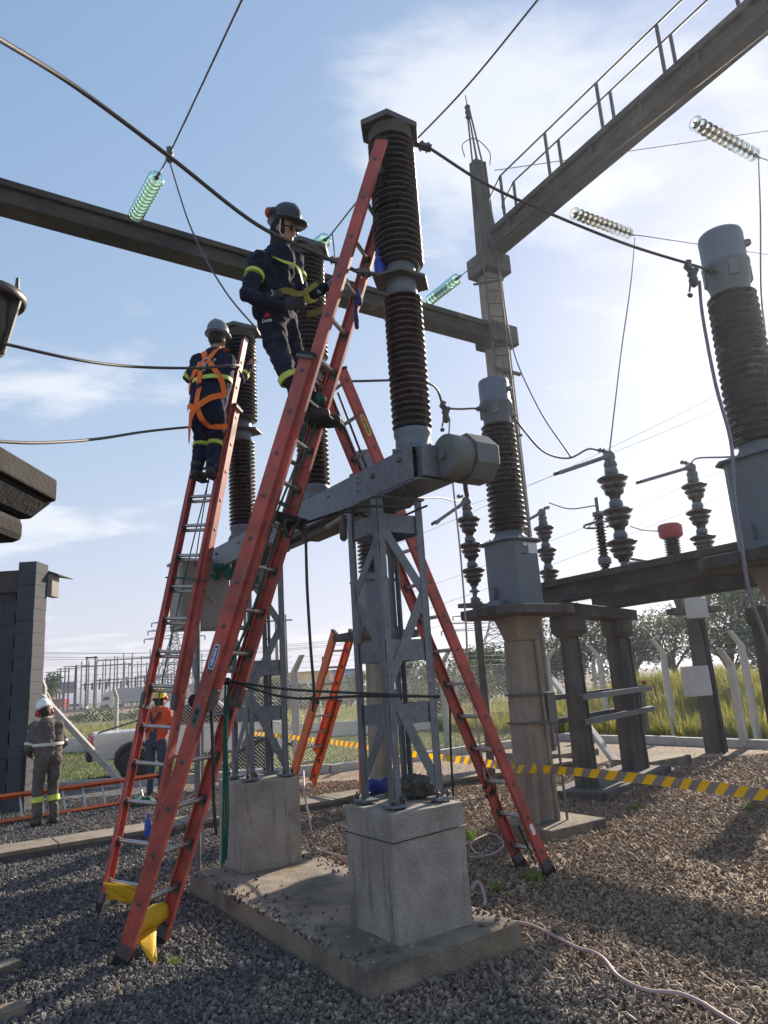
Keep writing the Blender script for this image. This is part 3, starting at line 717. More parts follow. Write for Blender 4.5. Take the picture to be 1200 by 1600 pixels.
# control cabinet under the far end
cc = W(3.98, .46, 2.70)
cab = MB().box(cc, AX * .20, BX * .27, ZX * .36).build('control_cabinet', 'cabinet_beige', BK, bevel=.012)
MB().box(cc - BX * .273 + ZX * .0, AX * .17, BX * .006, ZX * .32).build('cabinet_door', 'cabinet_beige', cab, bevel=.004)
MB().box(cc + ZX * .375, AX * .225, BX * .30, ZX * .015).build('cabinet_roof', 'cabinet_beige', cab, bevel=.005)
MB().tube([cc - AX * .206 + BX * t + ZX * z for t, z in ((-.02, -.05), (.03, -.03), (.08, -.06), (.10, -.11))], .008, 8).build('door_handle', 'aluminium', cab)
MB().tube([cc - AX * .02 - ZX * .36 - BX * .1, cc - AX * .02 - ZX * .62 - BX * .1, cc - AX * .10 - ZX * 1.2 - BX * .02, cc - AX * .1 - ZX * 2.6 - BX * .02], .022, 8).build('cable_conduit', 'cabinet_beige', BK)
MB().tube([W(3.6, .30, 2.5), W(3.6, .30, .0)], .032, 10).build('conduit_post', 'galvanised', BK)
MB().box(W(3.72, .6, 2.93), AX * .1, BX * .12, ZX * .03).build('cabinet_bracket', 'galvanised', BK)
# lattice towers
def tower(ac, bc):
    h = .195; z0, z1 = BLZ + .03, BZ0 - .013
    fr = MB(); fr.box(W(ac, bc, z1 - .012), AX * (h + .02), BX * (h + .02), ZX * .010)
    T = fr.build('support_tower', 'galvanised', BK, bevel=.003)
    w_ = .058
    for sa in (-1, 1):
        for sb in (-1, 1):
            p = W(ac + sa * h, bc + sb * h, z0); q = W(ac + sa * h, bc + sb * h, z1 - .024)
            MB().angle(p, q, w_, .009, AX * -sa, BX * -sb).build('leg', 'galvanised', T, bevel=.002)
            MB().box(p - ZX * .012 - AX * sa * .02 - BX * sb * .02, AX * .065, BX * .065, ZX * .010).build('base_plate', 'galvanised', T, bevel=.003)
            for e in (-1, 1):
                MB().lathe(p + AX * sa * .022 + BX * sb * (.022 if e < 0 else -.06) - ZX * .032, [(.009, 0), (.009, .05), (.018, .05), (.018, .062), (.008, .064), (.008, .08)], 8).build('anchor_bolt', 'steel_dark', T)
    zp = [(2.67, 2.80), (1.79, 1.93), (1.38, 1.51)]
    for fx, nx_ in ((AX, BX), (BX, AX)):
        for s in (-1, 1):
            base = W(ac, bc) + nx_ * (s * (h - .012))
            for a, b2 in zp:
                MB().box(base + ZX * (a + b2) / 2, fx * (h - .013), nx_ * .004, ZX * (b2 - a) / 2).build('batten_plate', 'galvanised', T)
            zz_ = [(2.72, 2.25), (2.25, 1.66), (1.60, .98)] if fx is BX else [(2.60, 2.25), (2.25, 1.86), (1.45, 1.02)]
            sg = -1
            if s > 0: continue
            for a, b2 in zz_:
                p = base + fx * (sg * (h - .03)) + ZX * a; q = base - fx * (sg * (h - .03)) + ZX * b2; sg = -sg
                d = (q - p).normalized(); sd = d.cross(nx_).normalized(); off = nx_ * (s * .008)
                MB().bar(p + off, q + off, sd * .034, nx_ * .003).build('diagonal_brace', 'galvanised', T)
                for e in (p + d * .03, q - d * .03):
                    MB().lathe(e + off, [(.011, 0), (.011, .012)], 6, nx_ * s).build('bolt', 'galvanised', T)
    return T
tower(.50, .63); tower(2.82, .63)
# poles: lower post insulator, flange plate, upper chamber, top plate
def shed_profile(z0, z1, n, rc, rs, rs2=None, rc2=None):
    pr = []; dz = (z1 - z0) / n
    for i in range(n):
        t = i / max(1, n - 1); R_ = rs + ((rs2 or rs) - rs) * t; r_ = rc + ((rc2 or rc) - rc) * t; z = z0 + i * dz
        pr += [(r_, z), (r_ + .002, z + dz * .12), (R_ - .012, z + dz * .30), (R_ - .002, z + dz * .38), (R_, z + dz * .47), (R_ - .004, z + dz * .56), (R_ - .016, z + dz * .66), (r_ + .006, z + dz * .92)]
    pr.append((pr[-8][0], z1)); return pr
def plate_poly(c, a, b, sk=.45):      # long hexagonal plate outline, its points across the beam
    return [c + BX * (-a * sk) - AX * b, c + BX * (a * sk) - AX * b, c + BX * a - AX * b * .15, c + BX * (a * sk) + AX * b, c - BX * (a * sk) + AX * b, c - BX * a + AX * b * .15]
def pole(a, b, zs, ztop, k):
    c = W(a, b); s = (ztop - zs) / 2.60
    Zf = lambda t: zs + t * s
    low = MB().lathe(c, shed_profile(Zf(.17), Zf(1.17), 22, .100, .140), 32).build('pole_column', 'porcelain', BK)
    MB().lathe(c, [(.15, Zf(0)), (.15, Zf(.02)), (.125, Zf(.03)), (.122, Zf(.11)), (.132, Zf(.13)), (.132, Zf(.16)), (.10, Zf(.175))], 28).build('base_flange', 'painted_grey', low)
    MB().lathe(c, [(.10, Zf(1.165)), (.112, Zf(1.18)), (.112, Zf(1.29)), (.10, Zf(1.30))], 28).build('lower_collar', 'painted_grey', low)
    MB().prism(plate_poly(c + ZX * Zf(1.285), .235, .16), ZX * .022 * s).build('flange_plate', 'flange_grey', low, bevel=.004)
    MB().lathe(c, [(.112, Zf(1.31)), (.112, Zf(1.40)), (.10, Zf(1.42))], 28).build('upper_collar', 'painted_grey', low)
    MB().lathe(c, shed_profile(Zf(1.41), Zf(2.46), 22, .140, .178), 34).build('upper_chamber', 'porcelain_dark', low)
    MB().lathe(c, [(.13, Zf(2.455)), (.15, Zf(2.47)), (.15, Zf(2.51)), (.17, Zf(2.52)), (.17, Zf(2.545))], 28).build('top_collar', 'flange_grey', low)
    MB().prism(plate_poly(c + ZX * Zf(2.54), .25, .17, .55), ZX * .05 * s).build('top_plate', 'flange_grey', low, bevel=.006)
    for i in range(10):
        t = 2 * math.pi * i / 10; p = c + V((math.cos(t), math.sin(t), 0)) * .138
        MB().lathe(p + ZX * Zf(.015), [(.011, 0), (.011, .03)], 6).build('bolt', 'galvanised', low)
    return c, Zf
P1 = pole(.08, .63, BZ1, 5.84, 1)
P2 = pole(1.55, .63, BZ1, 5.66, 2)
P3 = pole(3.14, .63, BZ1, 5.58, 3)
def lug(p, d, parent, n=4, r=.016):   # bolted terminal clamp: a short bar with studs, pointing along d
    d = V(d).normalized(); sd = d.cross(ZX); sd = sd.normalized() if sd.length > .01 else V((1, 0, 0)); up = sd.cross(d)
    mb = MB(); mb.bar(p, p + d * .10, sd * .018, up * .008)
    mb.bar(p + d * .05, p + d * .15, sd * .03, up * .014)
    for i in range(2):
        for e in (-1, 1):
            q = p + d * (.07 + .05 * i) + sd * e * .018
            mb.lathe(q - up * .035, [(.007, 0), (.007, .07)], 6, up); mb.lathe(q + up * .014, [(.013, 0), (.013, .012)], 6, up)
    return mb.build('terminal_clamp', 'flange_grey', parent)
lug(P1[0] + BX * .22 + ZX * (P1[1](2.55)), V((.9, .1, -.25)), BK)
lug(P1[0] - BX * .21 + ZX * (P1[1](1.30)), V((-.9, .1, .25)), BK)
lug(P2[0] + BX * .22 + ZX * (P2[1](2.55)), V((.9, .1, -.2)), BK)
lug(P2[0] + BX * .22 + ZX * (P2[1](1.30)), V((.9, .1, -.2)), BK)
lug(P3[0] + BX * .22 + ZX * (P3[1](2.55)), V((.9, 0, -.15)), BK)
# thin wire tied round the near block
zj = BLZ - .165
def ring(z):
    e = .004
    return [W(.182 - e, .328 - e, z), W(.182 - e, .888 + e, z + .022), W(.748 + e, .888 + e, z + .02), W(.748 + e, .328 - e, z + .002), W(.182 - e, .328 - e, z)]
solo('tie_wire', MB().tube(ring(zj), .0035, 6), 'cable_black', 'thin dark wire tied round the upper part of the near foundation block', 'wire')
# ------------------------------------------------------------------ concrete poles with recessed faces
def recess_pole(c, z0, z1, X, Y, w0, w1, d0, d1, rec=.35):
    """tapered pole of H section: two flanges and a thinner web"""
    mb = MB(); c = V(c); X, Y = V(X), V(Y)
    f = .30
    for s in (-1, 1):
        mb.taper(c + X * s * w0 * (1 - f / 2) / 2 * 1.0 + ZX * z0, c + X * s * w1 * (1 - f / 2) / 2 + ZX * z1, X * w0 * f / 4 * 1.0 * 1.0 + X * 0, Y * d0 / 2, X * w1 * f / 4, Y * d1 / 2)
    mb.taper(c + ZX * z0, c + ZX * z1, X * (w0 / 2 - w0 * f / 4), Y * d0 * rec, X * (w1 / 2 - w1 * f / 4), Y * d1 * rec)
    return mb

# ------------------------------------------------------------------ current transformers on their poles
def current_transformer(loc, label, sc=1.0, plate=True, extras=0):
    T = thing('current_transformer', loc, label, 'transformer', 'current transformers on concrete poles')
    c = V(loc)
    z = lambda h: h * sc
    # concrete pedestal
    MB().box(c + ZX * .05 + V((.12, .05, 0)), AX * .42, BX * .42, ZX * .06).build('footing', 'concrete_slab', T, bevel=.015)
    recess_pole(c, .11, z(2.02), BX, AX, .36, .30, .30, .24, .40).build('pole', 'concrete_pole', T, bevel=.012)
    MB().taper(c + ZX * z(2.02), c + ZX * z(2.29), BX * .14, AX * .11, BX * .21, AX * .19).build('pole_head', 'concrete_pole', T, bevel=.01)
    MB().prism([c + ZX * z(2.29) + AX * a + BX * b for a, b in ((-.34, -.56), (.34, -.56), (.46, -.44), (.46, .44), (.34, .56), (-.34, .56), (-.46, .44), (-.46, -.44))], ZX * .10).build('platform', 'concrete_dark', T, bevel=.012)
    zt = z(2.29) + .10
    # oil tank: chamfered box with lid
    def oct_(h, a, b, k): return [c + ZX * h + AX * i * a + BX * j * b for i, j in ((-1 + k, -1), (1 - k, -1), (1, -1 + k), (1, 1 - k), (1 - k, 1), (-1 + k, 1), (-1, 1 - k), (-1, -1 + k))]
    tank = MB().prism(oct_(zt + .02, .25, .25, .3), ZX * (z(3.14) - zt - .02)).build('oil_tank', 'painted_grey', T, bevel=.008)
    MB().prism(oct_(z(3.14), .30, .30, .3), ZX * .022).build('tank_lid', 'painted_grey', tank, bevel=.004)
    for i in range(18):
        t = 2 * math.pi * i / 18; p = c + (AX * math.cos(t) + BX * math.sin(t)) * .272
        MB().lathe(p + ZX * (z(3.14) + .02), [(.011, 0), (.011, .02), (.005, .022), (.005, .035)], 6).build('lid_bolt', 'galvanised', tank)
    for s in (-1, 1):
        MB().box(c + BX * s * .30 + ZX * (zt + .05), AX * .10, BX * .05, ZX * .03).build('tank_foot', 'painted_grey', tank, bevel=.004)
        MB().box(c + BX * s * .275 + AX * .05 + ZX * (zt + .17), AX * .012, BX * .025, ZX * .07).build('lifting_lug', 'painted_grey', tank, bevel=.004)
    MB().lathe(c + BX * .25 + ZX * z(2.78), [(.10, 0), (.10, .05), (.05, .07)], 20, BX).build('terminal_hatch', 'painted_grey', tank)
    if plate:
        MB().box(c - AX * .253 + BX * .10 + ZX * (z(3.14) - .09), AX * .003, BX * .07, ZX * .06).build('rating_plate', 'aluminium', tank)
        MB().box(c - AX * .253 - BX * .01 + ZX * (z(3.14) - .045), AX * .003, BX * .03, ZX * .018).build('name_plate', 'paper_white', tank)
        MB().box(c - AX * .253 - BX * .045 + ZX * (z(3.14) - .16), AX * .002, BX * .045, ZX * .008).build('caution_strip', 'ink_black', tank)
    # porcelain and head
    pc = MB().lathe(c, [(.20, z(3.165)), (.20, z(3.20)), (.17, z(3.24)), (.16, z(3.28))], 28).build('lower_flange', 'painted_grey', T)
    MB().lathe(c, shed_profile(z(3.28), z(4.62), 21, .165, .225, .205, .15), 34).build('porcelain', 'porcelain', T)
    head = MB().lathe(c, [(.15, z(4.61)), (.165, z(4.63)), (.165, z(4.70)), (.18, z(4.72)), (.19, z(4.86)), (.20, z(4.87)), (.20, z(4.90)), (.185, z(4.91)), (.188, z(5.16)), (.18, z(5.19)), (.12, z(5.205)), (.0, z(5.21))], 30).build('head', 'painted_grey', T)
    for t in range(4):
        d = (AX * math.cos(R(45 + 90 * t)) + BX * math.sin(R(45 + 90 * t)))
        MB().box(c + d * .175 + ZX * z(4.785), d * .022, d.cross(ZX) * .035, ZX * .07).build('head_rib', 'painted_grey', head, bevel=.004)
    MB().lathe(c - AX * .17 + BX * .07 + ZX * z(5.04), [(.035, 0), (.035, .035), (.02, .05)], 14, (-AX + BX * .4)).build('oil_gauge', 'painted_grey', head)
    for s in (-1, 1):
        lug(c + BX * s * .16 + ZX * z(4.78), BX * s + ZX * .05, T)
    if extras:                        # straps and a junction box on the pole
        for zz_ in (1.12, 1.42):
            MB().prism([c + ZX * zz_ + BX * i + AX * j for i, j in ((-.182, -.152), (.182, -.152), (.182, .152), (-.182, .152))], ZX * .022).build('pole_strap', 'steel_dark', T)
        MB().box(c + BX * .24 - AX * .04 + ZX * 1.27, AX * .11, BX * .065, ZX * .17).build('junction_box', 'mechanism_grey', T, bevel=.008)
        MB().tube([c + BX * .22 - AX * .19 + ZX * 1.1, c + BX * .23 - AX * .19 + ZX * .1], .014, 6).build('cable_conduit', 'galvanised', T)
        MB().tube([c + BX * .24 + ZX * 2.2, c + BX * .225 + ZX * 1.9, c + BX * .215 + ZX * 1.44], .02, 8).build('cable_conduit', 'cable_black', T)
    return T
CT2L = V((1.45, 8.28, 0)); CT1L = CT2L - AX * 3.06 + BX * .02; CT3L = CT2L + AX * 3.0
current_transformer(CT2L, 'grey oil filled current transformer standing before the tall concrete portal column', 1.0, True, 1)
current_transformer(CT1L, 'large near current transformer cut by the right edge, sun behind it', 1.035, False, 0)
current_transformer(CT3L, 'current transformer seen through the legs of the near steel tower', 1.0, False, 0)

# ------------------------------------------------------------------ portal: tall column, two beams, catwalk rail
PB = V((3.09, 15.28, 0)) * 1.0
PT = V((2.74, 15.28, 0))              # its axis leans a little with height in the picture; the column is upright between the two
PC = V((2.86, 15.28, 0))
portal = thing('portal_column', PC, 'tall grey concrete portal column with two collars and a spike on top', 'column')
recess_pole(PC, .0, 9.0, BX, AX, .50, .44, .42, .40, .40).build('lower_shaft', 'concrete_pole', portal, bevel=.015)
recess_pole(PC, 9.48, 10.85, BX, AX, .44, .42, .40, .38, .42).build('middle_shaft', 'concrete_pole', portal, bevel=.015)
recess_pole(PC, 11.33, 14.0, BX, AX, .40, .32, .36, .28, .42).build('upper_shaft', 'concrete_dark', portal, bevel=.015)
MB().box(PC + ZX * 9.24, AX * .34, BX * .38, ZX * .24).build('lower_collar', 'concrete_dark', portal, bevel=.03)
MB().box(PC + ZX * 11.09, AX * .36, BX * .38, ZX * .24).build('upper_collar', 'concrete_dark', portal, bevel=.03)
MB().box(PC + V((.15, 0, .05)), AX * .7, BX * .7, ZX * .07).build('footing', 'concrete_slab', portal, bevel=.02)
MB().tube([PC + ZX * 14, PC + V((-.12, 0, 16.0))], [.03, .012], 6).build('lightning_spike', 'steel_dark', portal)
MB().tube([PC + V((.12, 0, 14)), PC + V((-.06, 0, 15.6))], .022, 6).build('guy_rod', 'steel_dark', portal)
MB().tube([PC + V((-.12, 0, 14)), PC + V((-.12, 0, 15.4))], .022, 6).build('guy_rod', 'steel_dark', portal)
MB().lathe(PC + V((-.1, 0, 15.3)), [(.05, 0), (.08, .05), (.05, .12), (.08, .2), (.05, .27), (.08, .34), (.04, .4)], 10).build('wire_clamp', 'steel_dark', portal)
MB().tube(spline([PC + V((-.3, 0, 14.2)), PC + V((-.32, 0, 14.55)), PC + V((0, 0, 14.7)), PC + V((.32, 0, 14.3)), PC + V((.3, 0, 13.9))]), .012, 5).build('earth_loop', 'cable_black', portal)
MB().tube([PC - BX * .36 - AX * .2 + ZX * 8.35, PC + BX * .42 - AX * .2 + ZX * 8.35], .05, 6).build('step_bar', 'steel_dark', portal)

def i_beam(name, p, q, w_, h, label, parent=None):
    p, q = V(p), V(q); T = thing(name, p, label, 'beam')
    d = (q - p).normalized(); sd = d.cross(ZX).normalized()
    mb = MB(); mb.bar(p, q, sd * w_ * .32, ZX * h / 2 * .96)
    for s in (-1, 1):
        mb.bar(p + ZX * s * h * .36, q + ZX * s * h * .36, sd * w_ / 2, ZX * h * .14)
    mb.build('beam_body', 'concrete_beam', T, bevel=.015)
    return T, d, sd
LBZ = 9.30
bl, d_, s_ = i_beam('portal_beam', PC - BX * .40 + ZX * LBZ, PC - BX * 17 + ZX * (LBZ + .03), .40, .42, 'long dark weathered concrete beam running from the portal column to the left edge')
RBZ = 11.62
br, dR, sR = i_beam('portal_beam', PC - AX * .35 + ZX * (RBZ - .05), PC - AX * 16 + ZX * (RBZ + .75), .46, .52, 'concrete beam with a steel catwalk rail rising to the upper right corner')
for i in range(13):                   # ribs on the beam's side
    p = PC - AX * (1.0 + i * 1.2) + ZX * (RBZ - .05 + (.8) * (1.0 + i * 1.2 - .35) / 15.65)
    MB().box(p, AX * .03, sR * .22, ZX * .15).build('beam_rib', 'concrete_beam', br)
rail_side = -BX
def rz(a): return RBZ - .05 + .8 * (a - .35) / 15.65 + .26
for k, (side, hgt) in enumerate(((-.21, 1.05), (.21, 1.05))):
    for i in range(11):
        a = .9 + i * 1.43
        p = PC - AX * a + BX * side + ZX * rz(a)
        MB().beam(p, p + ZX * hgt, .05, .05, AX).build('rail_post', 'steel_dark', br)
    pts = [PC - AX * a + BX * side + ZX * (rz(a) + hgt) for a in (.9, 15.2)]
    MB().tube(pts, .022, 6).build('hand_rail', 'steel_dark', br)
    MB().tube([PC - AX * .9 + BX * side + ZX * (rz(.9) + hgt), PC - AX * .45 + BX * side + ZX * (rz(.9) + hgt - .35), PC - AX * .55 + BX * side + ZX * rz(.5)], .02, 6).build('rail_end', 'steel_dark', br)
# steel access ladder up the column
lad = thing('access_ladder', PC + BX * .55 - AX * .35, 'thin steel rung ladder running up beside the portal column', 'ladder')
la0 = at(838, 925, 14.9); la1 = at(768, 330, 14.9)
lw = V((.34, .06, 0))
MB().tube([la0, la1], .022, 6).build('rail', 'steel_dark', lad); MB().tube([la0 - lw, la1 - lw], .022, 6).build('rail', 'steel_dark', lad)
n_ = int((la1 - la0).length / .32)
for i in range(n_):
    p = la0.lerp(la1, (i + .5) / n_); MB().tube([p, p - lw], .012, 5).build('rung', 'steel_dark', lad)
for t in (.12, .38, .62, .8):
    p = la0.lerp(la1, t); MB().tube([p + V((.1, 0, 0)), p - lw - V((.25, -.2, 0))], .03, 6).build('bracket', 'steel_dark', lad)

# ------------------------------------------------------------------ glass insulator strings
def string(name, p, q, label, mat, n=11, r=.125, grp='glass insulator strings'):
    p, q = V(p), V(q); T = thing(name, p, label, 'insulator', grp); d = (q - p).normalized(); L_ = (q - p).length
    MB().tube([p, q], .012, 6).build('core_rod', 'steel_dark', T)
    pr = [(.03, -.034), (r * .5, -.032), (r * .85, -.012), (r, .012), (r * .92, .016), (r * .5, -.012), (.03, -.016)]
    u = d.to_track_quat('Z', 'Y').to_matrix().to_4x4()
    disc = cap = None
    for i in range(n):
        c = p + d * (L_ * (i + .5) / n) - T.location
        M4 = Matrix.Translation(c) @ u
        if disc is None:
            disc = MB().lathe(T.location, [(a, -b) for a, b in pr], 20).build('glass_disc', mat, T); disc.matrix_local = M4
            cap = MB().lathe(T.location, [(.016, -.01), (.034, 0), (.034, .045), (.02, .06)], 10).build('disc_cap', 'steel_dark', T); cap.matrix_local = M4
        else:
            share(disc, 'glass_disc', T, M4); share(cap, 'disc_cap', T, M4)
    MB().tube([q - d * .02, q + d * .12], .022, 6).build('end_fitting', 'steel_dark', T)
    return T
def beamL(x, y):                      # point of the left beam's plane under a pixel
    d = ray(x, y); a = (PC - CAMP).dot(AX); t = a / d.dot(AX); return CAMP + d * t
s1a = beamL(205, 352) - AX * .25; s1b = at(246, 276, s1a.y - 1.35)
string('insulator_string', s1a, s1b, 'green glass insulator string hanging off the left beam, fully visible', 'glass_green', 12)
s2a = beamL(462, 412) - AX * .25; s2b = at(509, 374, s2a.y - 1.35)
string('insulator_string', s2a, s2b, 'green glass insulator string just behind the helmeted worker on the tall ladder', 'glass_green', 13)
s3a = beamL(660, 478) - AX * .25; s3b = at(716, 434, s3a.y - 1.35)
string('insulator_string', s3a, s3b, 'green glass insulator string between the near breaker pole and the portal column', 'glass_green', 10, .115)
def beamR(x, y):
    d = ray(x, y); b = (PC - CAMP).dot(BX); t = b / d.dot(BX); return CAMP + d * t
s4a = beamR(884, 328) + BX * .2; s4b = at(986, 366, s4a.y + 1.3)
string('insulator_string', s4a, s4b, 'pale glass insulator string, the lower one hung from the catwalk beam', 'glass_clear', 12, .13)
s5a = beamR(1072, 184) + BX * .2; s5b = at(1182, 244, s5a.y + 1.2)
string('insulator_string', s5a, s5b, 'pale glass insulator string at the upper right, hung from the catwalk beam', 'glass_clear', 12, .13)

# ------------------------------------------------------------------ conductors
b3 = at(977, 890, 9.75); B3T = b3 + ZX * 1.70
def wire(pts, r, label, mat='conductor', name='conductor_wire', grp='overhead wires', n=8, sm=8):
    return solo(name, MB().tube(spline(pts, sm), r, n), mat, label, 'wire', grp)
p1t = P1[0] + BX * .22 + V((.13, .015, -.036)) + ZX * P1[1](2.55); p1m = P1[0] - BX * .21 + ZX * P1[1](1.30) + V((-.13, .015, .036))
wire([at(-40, 40, 2.6), at(0, 62, 2.8), at(120, 137, 3.3), at(265, 245, 3.9), at(400, 350, 4.4), at(500, 398, 4.7), p1m], .014, 'thick dark conductor sweeping down from the upper left corner to the near breaker pole', n=10)
c1 = at(265, 240, s1b.y - .25)
wire([s1b, c1, at(378, 0, c1.y - 3.2), at(420, -90, c1.y - 4.4)], .012, 'straight wire from the left insulator string up through the top edge')
solo('wire_clamp', MB().lathe(at(265, 245, c1.y) - ZX * .08, [(.04, 0), (.06, .04), (.04, .09), (.06, .13), (.04, .18), (.05, .22), (.02, .25)], 10), 'steel_dark', 'bolted wire clamp above the left insulator string', 'clamp')
wire([at(264, 250, c1.y), at(300, 360, 8.2), at(352, 455, 7.6), P3[0] + BX * .34 + ZX * (P3[1](2.55) - .02)], .011, 'drop wire from the left clamp down to the far breaker pole')
c2 = at(519, 364, s2b.y - .25)
wire([s2b, c2, at(578, 292, c2.y - .9), at(716, 150, c2.y - 2.6), at(840, 0, c2.y - 4.2), at(920, -100, c2.y - 5.1)], .012, 'straight wire rising behind the near breaker pole to the top edge')
wire([s3b, at(724, 428, s3b.y - .2), at(900, 285, s3b.y - 2.2), at(1060, 158, s3b.y - 3.6), at(1260, 0, s3b.y - 5)], .009, 'wire running up in front of the catwalk beam to the right')
wire([c2, at(524, 420, 8.6), at(512, 470, 7.6), P2[0] + BX * .34 + ZX * (P2[1](2.55) - .03)], .011, 'drop wire to the middle breaker pole behind the worker')
ct1t = CT1L + ZX * 4.78 * 1.035 - BX * .27
wire([p1t, at(760, 288, 5.08), at(860, 334, 5.2), at(980, 382, 5.4), at(1076, 412, 5.6), ct1t], .012, 'thick conductor from the top of the near breaker pole to the large right transformer')
ct2t = CT2L + ZX * 4.79 - BX * .28
wire([P2[0] + BX * .34 + ZX * (P2[1](1.29) - .03), at(668, 598, 6.6), at(697, 636, 7.4), ct2t], .012, 'conductor from the middle breaker pole to the transformer by the portal column')
wire([CT2L + ZX * 4.79 + BX * .28, at(818, 672, 8.7), at(850, 706, 9.1), at(888, 716, 9.5), at(918, 702, 9.8), B3T + V((-.14, .02, .03))], .014, 'curved jumper from the transformer head to the tall post insulator')
wire([beamR(782, 425), at(800, 540, 13.2), at(840, 635, 11.8), at(892, 714, 9.52)], .013, 'long drooping wire from the portal column to the curved jumper')
wire([at(992, 372, s4b.y + .1), at(986, 440, 12.0), at(972, 540, 11.2), B3T + V((.02, 0, .02))], .011, 'vertical drop wire from the lower pale string to the post insulator')
wire([s4b, at(1100, 383, s4b.y + 2.5), at(1280, 410, s4b.y + 6)], .011, 'wire from the lower pale string going behind the right transformer head')
wire([at(1185, 246, s5b.y + .1), at(1188, 330, 8.2), at(1189, 450, 7.4), at(1196, 520, 7.0)], .010, 'vertical drop wire at the right edge below the upper pale string')
wire([s5b, at(1230, 262, s5b.y + 1), at(1330, 300, s5b.y + 3)], .011, 'short wire from the upper pale string out of the right edge')
wire([PC + V((.4, 0, 13.75)), at(900, 248, 16), at(1060, 225, 16.5), at(1300, 190, 17)], .010, 'thin shield wire from the column top to the right edge')
left1 = at(6, 537, 4.72); wire([left1, at(120, 562, 5.2), at(210, 573, 5.8), at(310, 575, 6.25), at(372, 571, 6.6), P3[0] + BX * -.16 + ZX * (P3[1](1.95))], .013, 'upper of two dark conductors crossing left of the harnessed worker')
wire([at(-30, 688, 4.3), at(60, 692, 4.8), at(150, 686, 5.5), at(230, 674, 6.2), at(305, 667, 6.9), P3[0] - BX * .22 + ZX * P3[1](1.30)], .012, 'lower of two dark conductors crossing left of the harnessed worker')
# portable earthing cables with clamps
def earth_clamp(p, label):
    T = thing('earthing_clamp', p, label, 'clamp', 'earthing clamps on the conductors'); p = V(p)
    MB().tube([p + V((-.03, 0, .05)), p + V((-.05, 0, .0)), p + V((-.02, 0, -.05)), p + V((.03, 0, -.03))], [.03, .035, .032, .025], 8).build('clamp_jaw', 'flange_grey', T)
    MB().lathe(p + V((-.02, 0, -.20)), [(.012, 0), (.035, .02), (.04, .07), (.03, .10), (.045, .12), (.03, .16)], 10).build('clamp_screw', 'flange_grey', T)
    MB().tube([p + V((-.045, 0, -.14)), p + V((-.07, 0, -.24))], .009, 6).build('screw_shank', 'flange_grey', T)
    MB().lathe(p + V((-.07, 0, -.275)), [(.014, -.006), (.026, 0), (.014, .006)], 10, (0, 1, 0)).build('screw_eye', 'flange_grey', T)
    return T
ec1 = at(1083, 416, 5.6); earth_clamp(ec1, 'earthing clamp on the conductor left of the right transformer head')
ec2 = at(698, 634, 7.4); earth_clamp(ec2, 'earthing clamp on the conductor above the grey drive drum')
wire([ec1 + V((.03, 0, -.15)), at(1098, 495, 5.55), at(1118, 600, 5.5), at(1142, 690, 5.4), at(1148, 780, 5.35), at(1160, 860, 5.3), at(1172, 930, 5.3), at(1200, 1010, 5.3), at(1250, 1200, 5.3)], .015, 'grey earthing cable hanging beside the large right transformer', 'conductor_grey', 'earthing_cable', 'hanging earthing cables')
wire([ec2 + V((.02, 0, -.15)), at(702, 690, 7.3), at(708, 760, 7.1), at(718, 850, 7.0), at(727, 960, 6.9), at(733, 1060, 6.85), at(748, 1150, 6.8), at(762, 1240, 6.75), gr(778, 1305, .02), gr(752, 1334, .02), gr(736, 1318, .02), gr(768, 1303, .02), gr(787, 1318, .02), gr(770, 1334, .02), gr(734, 1340, .02)], .009, 'pinkish earthing cable hanging past the drum and coiled on the gravel', 'hose_pink', 'earthing_cable', 'hanging earthing cables')
wire([at(603, 1140, 8.2), at(608, 1165, 7.6), at(612, 1195, 6.9), at(610, 1226, 6.2), W(.6, .72, BLZ + .02)], .011, 'pale cable rising behind the near tower from the block top', 'hose_pink', 'earthing_cable', 'hanging earthing cables')
wire([at(474, 1205, 8.0), at(476, 1240, 7.6), at(484, 1285, 7.5), gr(492, 1322, .12), gr(515, 1333, .17), gr(548, 1341, .16)], .010, 'pinkish cable running down beside the far block onto the slab', 'hose_pink', 'earthing_cable', 'hanging earthing cables')
wire([gr(737, 1390, .1), gr(748, 1389, .1) + ZX * .05, gr(757, 1400, .06), gr(757, 1416, .02)], .013, 'short loop of pink hose behind the near block', 'hose_pink', 'hose', 'hose lengths')
wire([gr(795, 1440, .034), gr(820, 1443, .04), gr(845, 1452, .034), gr(900, 1480, .034), gr(925, 1487, .04), gr(945, 1500, .034), gr(968, 1527, .034), gr(1010, 1547, .034), gr(1060, 1552, .04), gr(1095, 1566, .034), gr(1125, 1585, .034), gr(1175, 1615, .034)], .011, 'pinkish grey hose snaking over the gravel to the lower right', 'hose_pink', 'hose', 'hose lengths')
# faint distant lines across the sky on the right
for k, (x0, y0, x1, y1, Y) in enumerate([(560, 875, 1230, 560, 70), (700, 800, 1230, 590, 74), (640, 960, 1230, 730, 78), (600, 1000, 1230, 805, 82), (600, 940, 1230, 690, 86), (700, 985, 1230, 850, 90)]):
    solo('distant_line', MB().tube(sag(at(x0, y0, Y), at(x1, y1, Y * .8), .6), .022, 4), 'conductor_grey', ['uppermost', 'second', 'fourth', 'fifth', 'third', 'lowest'][k] + ' faint power line in the sky behind the switchgear', 'wire', 'distant power lines')
